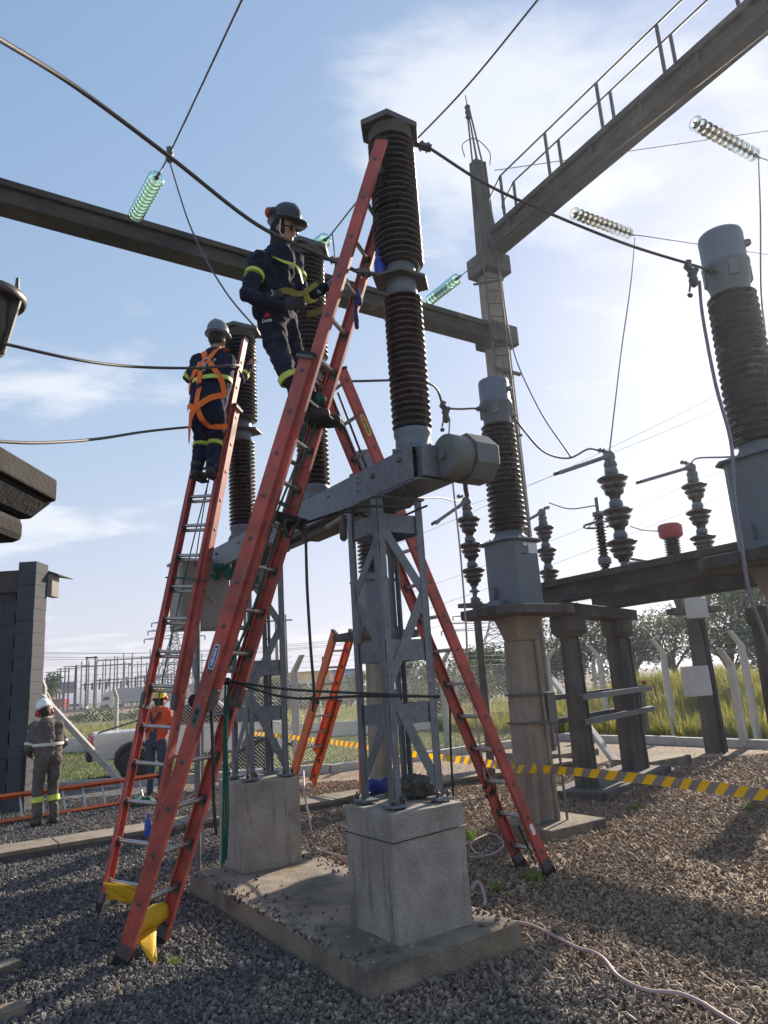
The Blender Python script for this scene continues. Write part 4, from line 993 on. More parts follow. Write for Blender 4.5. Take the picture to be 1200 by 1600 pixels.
# ------------------------------------------------------------------ disconnector frame on the right
K1 = V((2.52, 10.38, 0)); K2 = V((3.68, 11.91, 0))
fr = thing('switch_frame', K1, 'weathered concrete frame of columns and long beams carrying the disconnector insulators', 'frame')
K4 = gr(1238, 1212)
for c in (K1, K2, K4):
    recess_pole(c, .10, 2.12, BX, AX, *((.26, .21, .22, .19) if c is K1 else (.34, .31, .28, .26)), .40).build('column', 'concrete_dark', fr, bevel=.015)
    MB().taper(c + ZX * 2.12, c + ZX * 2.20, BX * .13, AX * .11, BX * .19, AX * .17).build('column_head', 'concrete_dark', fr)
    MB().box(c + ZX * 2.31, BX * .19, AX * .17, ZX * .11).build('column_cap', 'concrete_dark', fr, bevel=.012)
dd = (K2 - K1).normalized(); dn = V((-dd.y, dd.x, 0))
MB().bar(K1 - dd * .65 + ZX * 2.50, K2 + dd * .5 + ZX * 2.50, dn * .20, ZX * .085).build('cap_beam', 'concrete_beam', fr, bevel=.012)
MB().bar(K1 - dd * .4 + ZX * .05, K2 + dd * .4 + ZX * .05, dn * .42, ZX * .06).build('plinth', 'concrete_dark', fr, bevel=.015)
for o_, k in ((V((-.22, .42, 0)), 0), (V((1.0, 2.0, 0)), 1)):
    p = K1 + o_ + ZX * 2.79; q = p - AX * 6.2 + ZX * .02
    mb = MB(); mb.bar(p, q, BX * .10, ZX * .155)
    for s in (-1, 1): mb.bar(p + ZX * s * .115, q + ZX * s * .115, BX * .15, ZX * .048)
    mb.build('long_beam', 'concrete_beam', fr, bevel=.012)
for z in (.98, 1.30):                 # steel clamps tying the two columns
    for s in (-1, 1):
        MB().bar(K1 - dd * .42 + dn * s * .27 + ZX * z, K2 + dd * .45 + dn * s * .27 + ZX * z, dn * .012, ZX * .035).build('tie_channel', 'galvanised', fr)
        MB().bar(K1 - dd * .42 + dn * s * .24 + ZX * (z + .035), K2 + dd * .45 + dn * s * .24 + ZX * (z + .035), dn * .03, ZX * .005).build('tie_flange', 'galvanised', fr)
MB().box(K2 + dd * .33 - dn * .05 + ZX * 1.0, dd * .10, dn * .11, ZX * .36).build('drive_box', 'mechanism_grey', fr, bevel=.01)
MB().tube([K2 + dd * .33 - dn * .05 + ZX * .66, K2 + dd * .33 - dn * .05 + ZX * .1], .02, 6).build('drive_shaft', 'steel_dark', fr)
for s in (0, 1): MB().ball(K2 + dd * (.36 + .07 * s) - dn * .18 + ZX * 1.40, .03).build('cap_nut', 'red_cap', fr)
pl_ = gr(1018, 1195); solo('plinth_block', MB().box(pl_ + ZX * .06, BX * .55, AX * .42, ZX * .07), 'concrete_slab', 'low concrete plinth behind the right switch column', 'plinth', bevel=.015)

def post_insulator(base, H, label, arm=None, low=False, bearing=False):
    T = thing('post_insulator', base, label, 'insulator', 'disconnector post insulators'); c = V(base); s = H / 1.5; q_ = s; rk = 1.22
    def unit(z0, z1):
        h = z1 - z0
        return [(.055 * s * rk, z0), (.06 * s * rk, z0 + h * .10), (.095 * s * rk, z0 + h * .16), (.105 * s * rk, z0 + h * .28), (.075 * s * rk, z0 + h * .30), (.115 * s * rk, z0 + h * .34), (.135 * s * rk, z0 + h * .43), (.085 * s * rk, z0 + h * .47), (.145 * s * rk, z0 + h * .55), (.165 * s * rk, z0 + h * .62), (.15 * s * rk, z0 + h * .66), (.085 * s * rk, z0 + h * .74), (.07 * s * rk, z0 + h * .76)]
    zs_ = [.10, .50, .92, 1.36]
    MB().lathe(c, [(.085 * s, 0), (.085 * s, .03 * s), (.05 * s, .04 * s), (.05 * s, .12 * s)], 18).build('base_flange', 'painted_grey', T)
    for i in range(3):
        z0, z1 = zs_[i] * s, zs_[i + 1] * s
        u_ = MB().lathe(c, unit(z0, z1), 26).build('shed_unit', 'porcelain', T)
        MB().lathe(c, [(.072 * s, z0 + (z1 - z0) * .75), (.088 * s, z0 + (z1 - z0) * .78), (.085 * s, z0 + (z1 - z0) * .93), (.06 * s, z0 + (z1 - z0) * 1.0), (.05 * s, z1 + .02 * s)], 22).build('unit_cap', 'painted_grey', u_)
    MB().lathe(c, [(.06 * s, 1.34 * s), (.085 * s, 1.36 * s), (.085 * s, 1.41 * s), (.06 * s, 1.44 * s), (.075 * s, 1.47 * s), (.075 * s, 1.53 * s), (.05 * s, 1.57 * s), (0, 1.575 * s)], 18).build('top_hub', 'mechanism_grey', T)
    if arm is not None:
        p = c + ZX * 1.51 * s; e = V(arm); d = (e - p).normalized()
        a_ = MB().tube([p + d * .03, p + d * .12, p + d * .16, e], [.055 * s, .045 * s, .028 * s, .026 * s], 10).build('switch_arm', 'mechanism_grey', T)
        sd = d.cross(ZX).normalized(); up = sd.cross(d)
        mb = MB()
        for k in (-1, 1): mb.bar(e - d * .02, e + d * .10, sd * .008, up * .01); mb.bar(e + sd * k * .04 - d * .01, e + sd * k * .04 + d * .10, sd * .008, up * .022)
        mb.bar(e - sd * .045, e + sd * .045, d * .012, up * .022)
        mb.build('contact_finger', 'mechanism_grey', a_)
    lug(c + ZX * 1.565 * s, V((-.9, .1, .25)) if not low else V((.9, .1, .2)), T)
    if bearing:
        MB().lathe(c - ZX * .16, [(.05, 0), (.075, .02), (.075, .07), (.04, .09), (.04, .16)], 14).build('bearing', 'painted_grey', T)
        MB().box(c - ZX * .17, V((.09, 0, 0)), V((0, .09, 0)), ZX * .012).build('bearing_plate', 'steel_dark', T)
    return T
post_insulator(b3, 1.62, 'tallest nearest disconnector post insulator with its arm swung out to the left', at(876, 738, 8.9))
b4 = at(1104, 874, 10.7); post_insulator(b4, 1.44, 'disconnector post insulator with a forked arm, left of the large right transformer', at(1004, 752, 9.9))
b2 = at(861, 922, 12.6); post_insulator(b2, 1.40, 'disconnector post insulator just right of the transformer tank', at(812, 820, 12.0), low=True)
b1 = at(742, 925, 10.9); post_insulator(b1, 1.42, 'disconnector post insulator left of the transformer tank with its own bearing', at(683, 815, 10.3), bearing=True)
bt_ = thing('insulator_bracket', b1 - ZX * .2, 'steel bracket post under the left disconnector insulator', 'bracket')
MB().tube([b1 - ZX * .18, V((b1.x, b1.y, 0))], .06, 10).build('post', 'steel_dark', bt_); MB().box(b1 - ZX * .21, BX * .3, AX * .07, ZX * .03).build('cross_arm', 'steel_dark', bt_)
wire([b1 + ZX * 1.55, at(715, 783, 10.5), at(690, 778, 9.5), at(655, 778, 8.4), at(600, 772, 7.6)], .010, 'thin jumper from the left disconnector insulator toward the breaker')
wire([b2 + ZX * 1.55 + V((.15, 0, .02)), at(890, 795, 11.8), at(930, 790, 10.9)], .010, 'thin jumper between the disconnector insulator and the slim arrester')
wire([b4 + ZX * 1.5, at(1090, 716, 9.5), at(1140, 714, 7.5), CT1L - BX * .1 + ZX * 3.3], .012, 'jumper from the forked arm insulator to the right transformer tank')
# slim surge arrester with ring, and the red capped one
ar = thing('surge_arrester', at(947, 892, 10.9), 'slim ribbed surge arrester with a grading ring behind the tall insulator', 'arrester', 'surge arresters'); c = ar.location.copy()
MB().lathe(c, shed_profile(0, .85, 17, .05, .085), 22).build('porcelain', 'porcelain', ar)
MB().lathe(c + ZX * .85, [(.05, 0), (.09, .01), (.09, .07), (.03, .08), (.03, .30), (.02, .31)], 16).build('top_terminal', 'mechanism_grey', ar)
MB().tube([c + ZX * .72 + V((math.cos(t * R(20)) * .24, math.sin(t * R(20)) * .24, 0)) for t in range(19)], .018, 8, caps=False).build('grading_ring', 'mechanism_grey', ar)
for t in (0, 120, 240): MB().tube([c + ZX * .72 + V((math.cos(R(t)) * .24, math.sin(R(t)) * .24, 0)), c + ZX * .90], .006, 5).build('ring_stay', 'mechanism_grey', ar)
MB().lathe(c + ZX * .10, [(.09, 0), (.10, .01), (.10, .1), (.09, .11)], 18).build('lower_band', 'painted_grey', ar)
ar2 = thing('surge_arrester', at(1056, 884, 12.4), 'short surge arrester with a round red cap behind the beam', 'arrester', 'surge arresters'); c = ar2.location.copy()
MB().lathe(c, shed_profile(0, .50, 11, .10, .14), 22).build('porcelain', 'porcelain', ar2)
MB().lathe(c + ZX * .50, [(.10, -.02), (.17, 0), (.20, .03), (.205, .19), (.19, .23), (.12, .25), (0, .252)], 26).build('cap', 'red_cap', ar2)
wire([at(1030, 830, 12.3), at(1005, 828, 12.0), at(985, 822, 11.8)], .012, 'short wire at the side of the red cap')
MB_ = MB().tube([at(975, 886, 10.2), at(1052, 882, 9.9)], .075, 12); solo('drive_tube', MB_, 'mechanism_grey', 'fat horizontal grey tube lying on top of the long beam', 'tube')
solo('drive_link', MB().tube([at(985, 873, 9.8), at(1010, 877, 9.7), at(1062, 886, 9.5)], .018, 8), 'mechanism_grey', 'thin linkage rod above the fat grey tube', 'rod')
# separate pole with boxes at the back right
K3 = V((5.97, 14.28, 0)); t3 = thing('equipment_pole', K3, 'leaning looking concrete pole with two pale boxes near the right fence', 'pole')
recess_pole(K3, 0, 2.62, BX, AX, .34, .29, .28, .23, .42).build('shaft', 'concrete_dark', t3, bevel=.015)
MB().box(K3 + ZX * 2.66, BX * .42, AX * .34, ZX * .06).build('head_slab', 'concrete_dark', t3, bevel=.012)
MB().taper(K3 + ZX * 2.72, K3 + ZX * 3.12, BX * .27, AX * .2, BX * .32, AX * .26).build('pole_head', 'concrete_pole', t3, bevel=.012)
MB().box(at(1088, 950, 13.75), V((.17, .04, 0)), V((-.02, .10, 0)), ZX * .19).build('terminal_box', 'trailer_white', t3, bevel=.01)
MB().box(at(1088, 1064, 13.80), V((.215, .05, 0)), V((-.03, .11, 0)), ZX * .27).build('meter_box', 'trailer_white', t3, bevel=.012)
MB().tube([K3 - AX * .2 - BX * .2 + ZX * 2.9, K3 - AX * .24 - BX * .18 + ZX * 2.0, K3 - AX * .26 - BX * .18 + ZX * .0], .03, 8).build('cable_conduit', 'cable_black', t3)
# ------------------------------------------------------------------ equipment at the left edge
qc = at(-66, 735, 4.3)
le = thing('instrument_transformer', V((qc.x, qc.y, 0)), 'dark equipment pole cut by the left edge, concrete platform below and ribbed head above', 'transformer')
pc_ = V((qc.x, qc.y, 0)); zpl = at(40, 745, 4.05).z
def rrect(c, a, b, r, n=5):
    o_ = []
    for sx, sy, t0 in ((1, 1, 0), (-1, 1, 90), (-1, -1, 180), (1, -1, 270)):
        for i in range(n + 1):
            t = R(t0 + 90 * i / n); o_.append(c + AX * 0 + V((1, 0, 0)) * (sx * (a - r) + r * math.cos(t)) + V((0, 1, 0)) * (sy * (b - r) + r * math.sin(t)))
    return o_
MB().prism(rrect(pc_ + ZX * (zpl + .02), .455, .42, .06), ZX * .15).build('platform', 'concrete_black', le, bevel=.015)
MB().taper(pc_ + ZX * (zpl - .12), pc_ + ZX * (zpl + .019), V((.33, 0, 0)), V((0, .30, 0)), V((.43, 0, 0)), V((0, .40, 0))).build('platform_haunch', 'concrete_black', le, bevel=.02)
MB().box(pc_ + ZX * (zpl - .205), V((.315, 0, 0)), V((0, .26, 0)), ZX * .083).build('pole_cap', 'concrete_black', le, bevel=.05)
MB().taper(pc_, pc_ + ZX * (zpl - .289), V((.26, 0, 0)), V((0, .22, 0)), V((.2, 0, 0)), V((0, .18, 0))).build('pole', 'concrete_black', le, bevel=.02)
h0 = pc_ + V((.30, -.34, zpl - .06)); pts = [h0 + V((.0, -.02, 0)), h0 + V((-.14, -.05, -.20)), h0 + V((-.30, -.05, -.42))]
cv = spline(pts, 24); MB().tube(cv, [.026 + .004 * (i % 2) for i in range(len(cv))], 10).build('ribbed_conduit', 'plastic_dark', le)
zh = at(10, 470, 4.75).z; hc = at(-22, 500, 4.75); hc = V((hc.x, hc.y, 0))
MB().lathe(hc + ZX * (zh - .52), [(.07, 0), (.07, .10), (.13, .12), (.15, .26), (.165, .28), (.165, .50), (.17, .52)], 24).build('head', 'head_grey', le)
MB().lathe(hc + ZX * zh, [(.25, 0), (.262, .015), (.262, .06), (.24, .075), (.10, .10), (0, .105)], 28).build('head_flange', 'head_grey', le)
MB().prism([hc + ZX * (zh + dz) + V((dx_, 0, 0)) for dx_, dz in ((.14, -.005), (.245, -.005), (.15, -.42), (.11, -.42))], V((0, .02, 0))).build('terminal_fin', 'steel_dark', le)
MB().tube([hc + V((.215, 0, zh + .06)), hc + V((.215, 0, zh + .18))], [.02, .012], 8).build('lifting_pin', 'head_grey', le)
MB().lathe(hc + ZX * (zh - .58), [(.10, 0), (.11, .02), (.06, .06)], 16).build('lower_cap', 'flange_grey', le)
MB().tube([hc + ZX * (zh - .58), V((pc_.x + .12, pc_.y + .02, zpl + .16))], .055, 12).build('stem', 'porcelain', le)

# ------------------------------------------------------------------ control building at the left edge
bd = thing('control_building', V((-6.5, 12.3, 0)), 'dark grey concrete block building corner at the left edge', 'building')
px0 = at(27, 1180, 12.2).x; H_ = at(50, 877, 12.2).z
MB().box(V((px0, 12.42, H_ / 2)), V((.135, 0, 0)), V((0, .20, 0)), ZX * H_ / 2).build('pillar_core', 'mortar', bd)
nb = int(H_ / .2); hb = H_ / nb
for i in range(nb):
    MB().box(V((px0 + rnd.uniform(-.004, .004), 12.42, hb * (i + .5))), V((.152, 0, 0)), V((0, .22, 0)), ZX * (hb / 2 - .0015)).build('block', 'block_wall', bd, bevel=.004)
MB().box(V((px0 - 1.45, 12.66, H_ / 2 - .25)), V((1.29, 0, 0)), V((0, .06, 0)), ZX * (H_ / 2 - .25)).build('wall_core', 'mortar', bd)
for i in range(nb - 2):
    for j in range(4):
        if i < 10 and j > 0: continue
        MB().box(V((px0 - .36 - .40 * j - (.2 if i % 2 else 0), 12.62, hb * (i + .5))), V((.1975, 0, 0)), V((0, .055, 0)), ZX * (hb / 2 - .0015)).build('block', 'block_wall', bd, bevel=.003)
dr = MB().box(V((px0 - 1.02, 12.52, 1.0)), V((.42, 0, 0)), V((0, .03, 0)), ZX * 1.0).build('door', 'door_green', bd, bevel=.006)
MB().tube([V((px0 - .68, 12.46, 1.0)), V((px0 - .68, 12.46, 1.15))], .015, 6).build('handle', 'aluminium', dr)
MB().taper(V((px0 - 1.5, 12.55, H_ - .48)), V((px0 - 1.5, 12.55, H_ - .12)), V((1.33, 0, 0)), V((0, .10, 0)), V((1.33, 0, 0)), V((0, .26, 0))).build('roof_fascia', 'roof_dark', bd, bevel=.02)
ev = MB().prism([V((px0 + .05, 12.655, H_ - .06)), V((px0 + .33, 12.655, H_ - .17)), V((px0 + .33, 12.655, H_ - .19)), V((px0 + .05, 12.655, H_ - .13))], V((0, .6, 0))); ev.build('eave', 'roof_dark', bd)
MB().box(V((px0 + .165, 12.80, H_ - .36)), V((.06, 0, 0)), V((0, .14, 0)), ZX * .20).build('eave_panel', 'pole_grey', bd, bevel=.01)
# slim electrical pipe and tap on the pillar
MB().tube([V((px0 + .1, 12.17, 1.05)), V((px0 + .1, 12.17, .2))], .02, 6).build('pipe', 'plastic_dark', bd)

# ------------------------------------------------------------------ fence of concrete posts and chain link
def fence(pts, label, step, height=2.05, mesh=True, post_off=0.0, pitch=.075, wall=.0):
    P_ = [V(p) for p in pts]; T = thing('chain_link_fence', P_[0], label, 'fence'); wires = MB()
    first = None
    for p, q in zip(P_[:-1], P_[1:]):
        d = q - p; L_ = d.length; d = d / L_; nr = V((-d.y, d.x, 0)); k = max(1, round(L_ / step))
        for i in range(k + (1 if q is P_[-1] else 0)):
            c = p + d * L_ * i / k
            mb = MB(); mb.bar(c, c + ZX * height, d * .055, nr * .06); mb.taper(c + ZX * height, c + ZX * (height + .33) + nr * -.30, d * .055, nr * .06, d * .045, nr * .05)
            if first is None: first = mb.build('post', 'white_concrete', T, bevel=.012); fc = c.copy(); fd = d.copy()
            else:
                M4 = Matrix.Translation(c - T.location) @ Matrix.Rotation(math.atan2(d.y, d.x) - math.atan2(fd.y, fd.x), 4, 'Z') @ Matrix.Translation(T.location - fc)
                share(first, 'post', T, M4)
        for z in (wall + .05, height * .5, height - .05):
            MB().tube([p + ZX * z, q + ZX * z], .004, 4).build('line_wire', 'wire_galv', T)
        for j in range(3):
            z = height + .08 + j * .11
            MB().tube([p + ZX * z - nr * .1 * (j + .7), q + ZX * z - nr * .1 * (j + .7)], .004, 4).build('barbed_wire', 'wire_galv', T)
        if wall: MB().bar(p + ZX * wall / 2, q + ZX * wall / 2, nr * .07, ZX * wall / 2).build('base_wall', 'white_concrete', T, bevel=.01)
        hh = height - .05 - wall; m = int((L_ + hh) / pitch)
        for s in (1, -1):
            for i in range(m):
                t0 = i * pitch - hh
                a, b = max(0, t0), min(L_, t0 + hh)
                if b - a < .03: continue
                z0 = (a - t0); z1 = (b - t0)
                A_ = p + d * (a if s > 0 else L_ - a) + ZX * (wall + z0); B_ = p + d * (b if s > 0 else L_ - b) + ZX * (wall + z1)
                wires.tube([A_ + nr * .07 * 0, B_], .0021, 3, caps=False)
    if mesh:
        o = wires.build('wire_mesh', 'wire_galv', T); o['kind'] = 'stuff'
    return T
off = V((.02, .35, 0))
fence([V((-7.3, 15.25, 0)), V((-2.1, 15.4, 0)), V((4.48, 21.45, 0))], 'chain link fence on slanted white concrete posts along the back of the gravel yard', 3.9, 2.0)
fence([V((4.48, 21.45, 0)), V((9.40, 11.8, 0))], 'chain link fence on slanted white concrete posts along the right side of the yard', 2.165, 1.95)
fence([V((-24, 26.3, 0)), V((9.2, 25.2, 0))], 'far chain link fence on a low white wall beyond the lawn', 2.4, 1.75, pitch=.14, wall=.48)
def brace(p, q, label):
    p, q = V(p), V(q); solo('fence_brace', MB().beam(p, q, .11, .11), 'white_concrete', label, 'brace', 'concrete fence braces', bevel=.012)
brace(gr(192, 1225, .03), at(58, 1080, 15.2), 'long pale diagonal brace right of the grey uniformed worker')
brace(at(864, 1062, 17.6), gr(962, 1192, .03), 'diagonal concrete brace leaning down behind the switch columns')
brace(at(915, 1090, 17.9), gr(868, 1140, .03), 'short diagonal concrete brace left of the first switch column')
for k, (x, y, xt, yt, lab) in enumerate([(1164, 1168, 1136, 1016, 'nearest right fence post, white with a bent top, standing inside the kerb')]):
    g = gr(x, y); t = at(xt, yt, g.y); g2 = V((g.x, g.y, 0)); h = t.z - .3
    mb = MB(); mb.bar(g2, g2 + ZX * h, BX * .065, AX * .065); mb.taper(g2 + ZX * h, g2 + ZX * (h + .34) - BX * .30, BX * .06, AX * .065, BX * .045, AX * .05)
    solo('fence_post', mb, 'white_concrete', lab, 'post', bevel=.012)

# ------------------------------------------------------------------ hazard tape
def tape(pts, label, width=.088):
    P_ = spline(pts, 14); me = bpy.data.meshes.new('hazard_tape'); vs, fs, uv = [], [], []; s = 0
    org = P_[0]
    for i, p in enumerate(P_):
        if i: s += (p - P_[i - 1]).length
        d = (P_[min(i + 1, len(P_) - 1)] - P_[max(i - 1, 0)]).normalized(); tw = .25 * math.sin(s * 1.7) + .1 * math.sin(s * 4.1)
        sd = d.cross(ZX).normalized(); up = (ZX * math.cos(tw) + sd * math.sin(tw))
        for e in (-1, 1): vs.append(p + up * width / 2 * e + sd * .0006 * 0 - org); uv.append((s, .5 + .5 * e))
    for i in range(len(P_) - 1): fs.append((2 * i, 2 * i + 2, 2 * i + 3, 2 * i + 1))
    me.from_pydata(vs, [], fs); ul = me.uv_layers.new(name='UVMap')
    for l in me.loops: ul.data[l.index].uv = uv[l.vertex_index]
    me.materials.append(MATS['hazard_tape']); o = bpy.data.objects.new('hazard_tape', me); COL.objects.link(o); o.location = org
    m = o.modifiers.new('thickness', 'SOLIDIFY'); m.thickness = .0008
    return tag(o, label, 'tape', 'yellow and black hazard tape')
zt_ = at(812, 1202, 8.0)
tape([at(1260, 1248, 5.35), at(1200, 1243, 5.7), at(1120, 1231, 6.2), at(1040, 1221, 6.75), at(960, 1212, 7.2), at(890, 1205, 7.65), at(848, 1202, 7.93)], 'near span of hazard tape running from the transformer pole to the right edge')
tape([at(838, 1200, 7.96), zt_, at(770, 1194, 8.9), at(720, 1187, 9.7), at(650, 1179, 10.6), at(600, 1171, 11.4), at(560, 1165, 12.2), at(500, 1157, 13.6), at(440, 1150, 15.0), at(395, 1146, 16.2)], 'far span of hazard tape running from the transformer pole back past the steel towers')
# ------------------------------------------------------------------ extension ladders
def ladder(foot, top, wdir, width, base_len, fly=None, label='', mat='fibreglass_red', rd=.088, rw=.032, feet=True, group='extension ladders', rope=None, flyside=1, phase=.16):
    """foot/top: centre line of the ladder; wdir: across; fly=(start,end) along the length"""
    foot, top, wv = V(foot), V(top), V(wdir); u = (top - foot).normalized(); wv = (wv - u * wv.dot(u)).normalized(); n = u.cross(wv).normalized()
    T = thing('extension_ladder', foot, label, 'ladder', group)
    def section(t0, t1, wd, noff, nm, depth, thick):
        o_ = foot + u * 0 + n * noff; rails = []
        for s in (-1, 1):
            mb = MB(); c = wv * s * (wd / 2)
            mb.bar(o_ + u * t0 + c, o_ + u * t1 + c, wv * thick * .18, n * depth / 2)
            for e in (-1, 1):
                mb.bar(o_ + u * t0 + c - wv * s * thick * .45 + n * e * (depth / 2 - thick * .16), o_ + u * t1 + c - wv * s * thick * .45 + n * e * (depth / 2 - thick * .16), wv * thick * .5, n * thick * .16)
            r_ = mb.build('rail', mat, T, bevel=.0025); rails.append(r_)
            mc = MB().bar(o_ + u * (t1 - .005) + c - wv * s * thick * .4, o_ + u * (t1 + .02) + c - wv * s * thick * .4, wv * thick * .72, n * (depth / 2 + .004)); mc.build('rail_cap', 'rubber', r_, bevel=.004)
        k = int((t1 - t0 - .2) / .305); first = gf = None; i = 0
        for j in range(k + 1):
            t = t0 + phase + j * .305
            if t > t1 - .05: break
            c = o_ + u * t
            if first is None:
                first = MB().tube([c - wv * (wd / 2 - .002), c + wv * (wd / 2 - .002)], .0165, 10, caps=False).build('rung', 'aluminium', T); c0 = c
                gf = []
                for s in (-1, 1):
                    g = MB(); g.lathe(c + wv * s * (wd / 2 - .045), [(.019, 0), (.026, .012), (.03, .036), (.03, .04)], 10, wv * s); g.box(c + wv * s * (wd / 2 - .008) - u * .02, u * .035, n * .024, wv * .004); g.lathe(c + wv * s * (wd / 2 + .002), [(.017, 0), (.017, .006), (.009, .007)], 10, wv * s); gf.append(g.build('rung_bracket', 'flange_grey', T))
            else:
                share(first, 'rung', T, Matrix.Translation(c - c0)); [share(x, 'rung_bracket', T, Matrix.Translation(c - c0)) for x in gf]
        return o_, rails
    o_, ra = section(.06, base_len, width, 0, 'base', rd, rw)
    if fly:
        fo, _ = section(fly[0], fly[1], width - 2 * rw * .9 - .012, flyside * rd * .42, 'fly', rd * .9, rw * .9)
        for s in (-1, 1):
            c = foot + u * (base_len - .02) + wv * s * (width / 2)
            MB().bar(c - n * .06 + wv * s * .004, c + n * .07 + wv * s * .004, u * .012, wv * (rw * .6)).build('guide_bracket', 'flange_grey', T)
            c = foot + u * (fly[0] + .03) + wv * s * (width / 2 - .03) + n * flyside * rd * .42
            MB().box(c, u * .07, n * .05, wv * .018).build('rung_lock', 'flange_grey', T, bevel=.004)
    if feet:
        for s in (-1, 1):
            c = foot + wv * s * (width / 2 - .01)
            MB().box(c + ZX * .012 + u * .01, wv * .028, n * .055, u * .045).build('rubber_foot', 'rubber', T, bevel=.01)
            MB().box(c + u * .09, wv * .024, n * .05, u * .05).build('foot_bracket', 'flange_grey', T, bevel=.003)
    return T, u, wv, n, foot
# the tall one on the near pole
fA = V((-1.775, 5.235, 0)); tA = V((0.03, 4.62, 5.82)); wA = V((.33, .944, 0))
fA1 = gr(187, 1512)
topA_L = at(588, 218, 4.46)
fAm = V((fA1.x, fA1.y, 0)) + V((.33, .944, 0)) * .205
tAm = topA_L + V((.33, .944, 0)) * .16
LA = ladder(fAm, tAm, (.33, .944, 0), .41, 4.18, (1.72, (tAm - fAm).length), 'tall scuffed red fibreglass extension ladder in the foreground leaning on the near breaker pole', rd=.10, rw=.036, flyside=-1, phase=.341)
# the left one on the far pole
fL1 = gr(157, 1428); fLm = V((fL1.x, fL1.y, 0)) + V((.95, -.30, 0)) * .19
tL = at(386, 533, 7.02) - V((.95, -.30, 0)) * .15
LL = ladder(fLm, tL, (.95, -.30, 0), .38, 4.62, (1.62, (tL - fLm).length), 'red extension ladder on the left carrying the worker in the orange harness', rd=.088, flyside=-1)
# the right one, reaching over the beam
fR1 = gr(861, 1368); fRm = V((fR1.x, fR1.y, 0)) + V((-.54, .84, 0)) * .185
tR = at(533, 578, 5.58) + V((-.54, .84, 0)) * .17
LR = ladder(fRm, tR, (-.54, .84, 0), .37, (tR - fRm).length, None, 'red ladder on the right with a yellow label, leaning over the galvanised beam', mat='fibreglass_red', rd=.095, rw=.034)
# the short one behind
fS = gr(480, 1233, .03); fSm = V((fS.x, fS.y, .03)) + V((-.85, -.1, 0)) * .17; fSm = V((fS.x - .14, 12.75, .03))
tS = at(540, 992, 11.35)
LS = ladder(fSm, tS, (.80, .60, 0), .46, 1.75, (.62, (tS - fSm).length), 'short bright orange ladder far behind the towers, leaning toward the middle transformer', mat='fibreglass_orange', rd=.17, rw=.05, feet=False, flyside=1)
# one lying on its edge by the building
l0 = gr(-30, 1292); l1 = gr(250, 1248); d_ = (l1 - l0).normalized()
LY = ladder(V((l0.x, l0.y, .19)), V((l1.x, l1.y, .20)), (-.30, .45, .85), .42, (l1 - l0).length, None, 'long orange ladder lying on its edge on the ground by the building', mat='fibreglass_orange', feet=False, rd=.10, rw=.04)
# second one lying behind it with the rungs up
solo('insulating_pole', MB().tube([gr(565, 1250, .02), at(563, 1135, 11.0)], .035, 10), 'fibreglass_orange', 'upright orange pole seen between the legs of the near tower', 'pole')

# stickers on the ladders
def sticker(T, u, wv, n, foot, t, s, width, depth, mat, hl, hw, lines, ink, noff=0):
    c = foot + u * t + wv * s * (width / 2 + .0075) + n * noff
    nn = wv * s
    pts = []
    for i in range(20):
        a = 2 * math.pi * i / 20; cx_ = math.copysign(abs(math.cos(a)) ** .6, math.cos(a)); sy_ = math.copysign(abs(math.sin(a)) ** .6, math.sin(a))
        pts.append(c + u * hl * cx_ + n * hw * sy_)
    st = MB().prism(pts, nn * .0012).build('sticker', mat, T)
    for i in range(lines):
        p = c + u * (hl * .78 * (2 * (i + .5) / lines - 1)) + nn * .002
        MB().box(p, u * hl * .5 / lines, n * hw * (.35 + .25 * ((i * 7) % 3) / 2), nn * .0006).build('printed_letter', ink, st)
sticker(*LA, 2.02, -1, .41, .1, 'reflective', .088, .026, 0, 'ink_white')
sticker(LA[0], LA[1], LA[2], LA[3], LA[4] - LA[2] * .0016, 2.02, -1, .41, .1, 'label_blue', .078, .020, 8, 'ink_white')
sticker(*LA, 1.62, -1, .41, .1, 'mechanism_grey', .075, .030, 2, 'ink_black')
sticker(*LR, 4.08, -1, .37, .095, 'label_yellow', .10, .022, 8, 'ink_black')
sticker(*LR, .42, -1, .37, .095, 'paper_white', .05, .02, 0, 'ink_black')
sticker(*LS, 1.15, 1, .46, .085, 'paper_white', .05, .02, 0, 'ink_black')
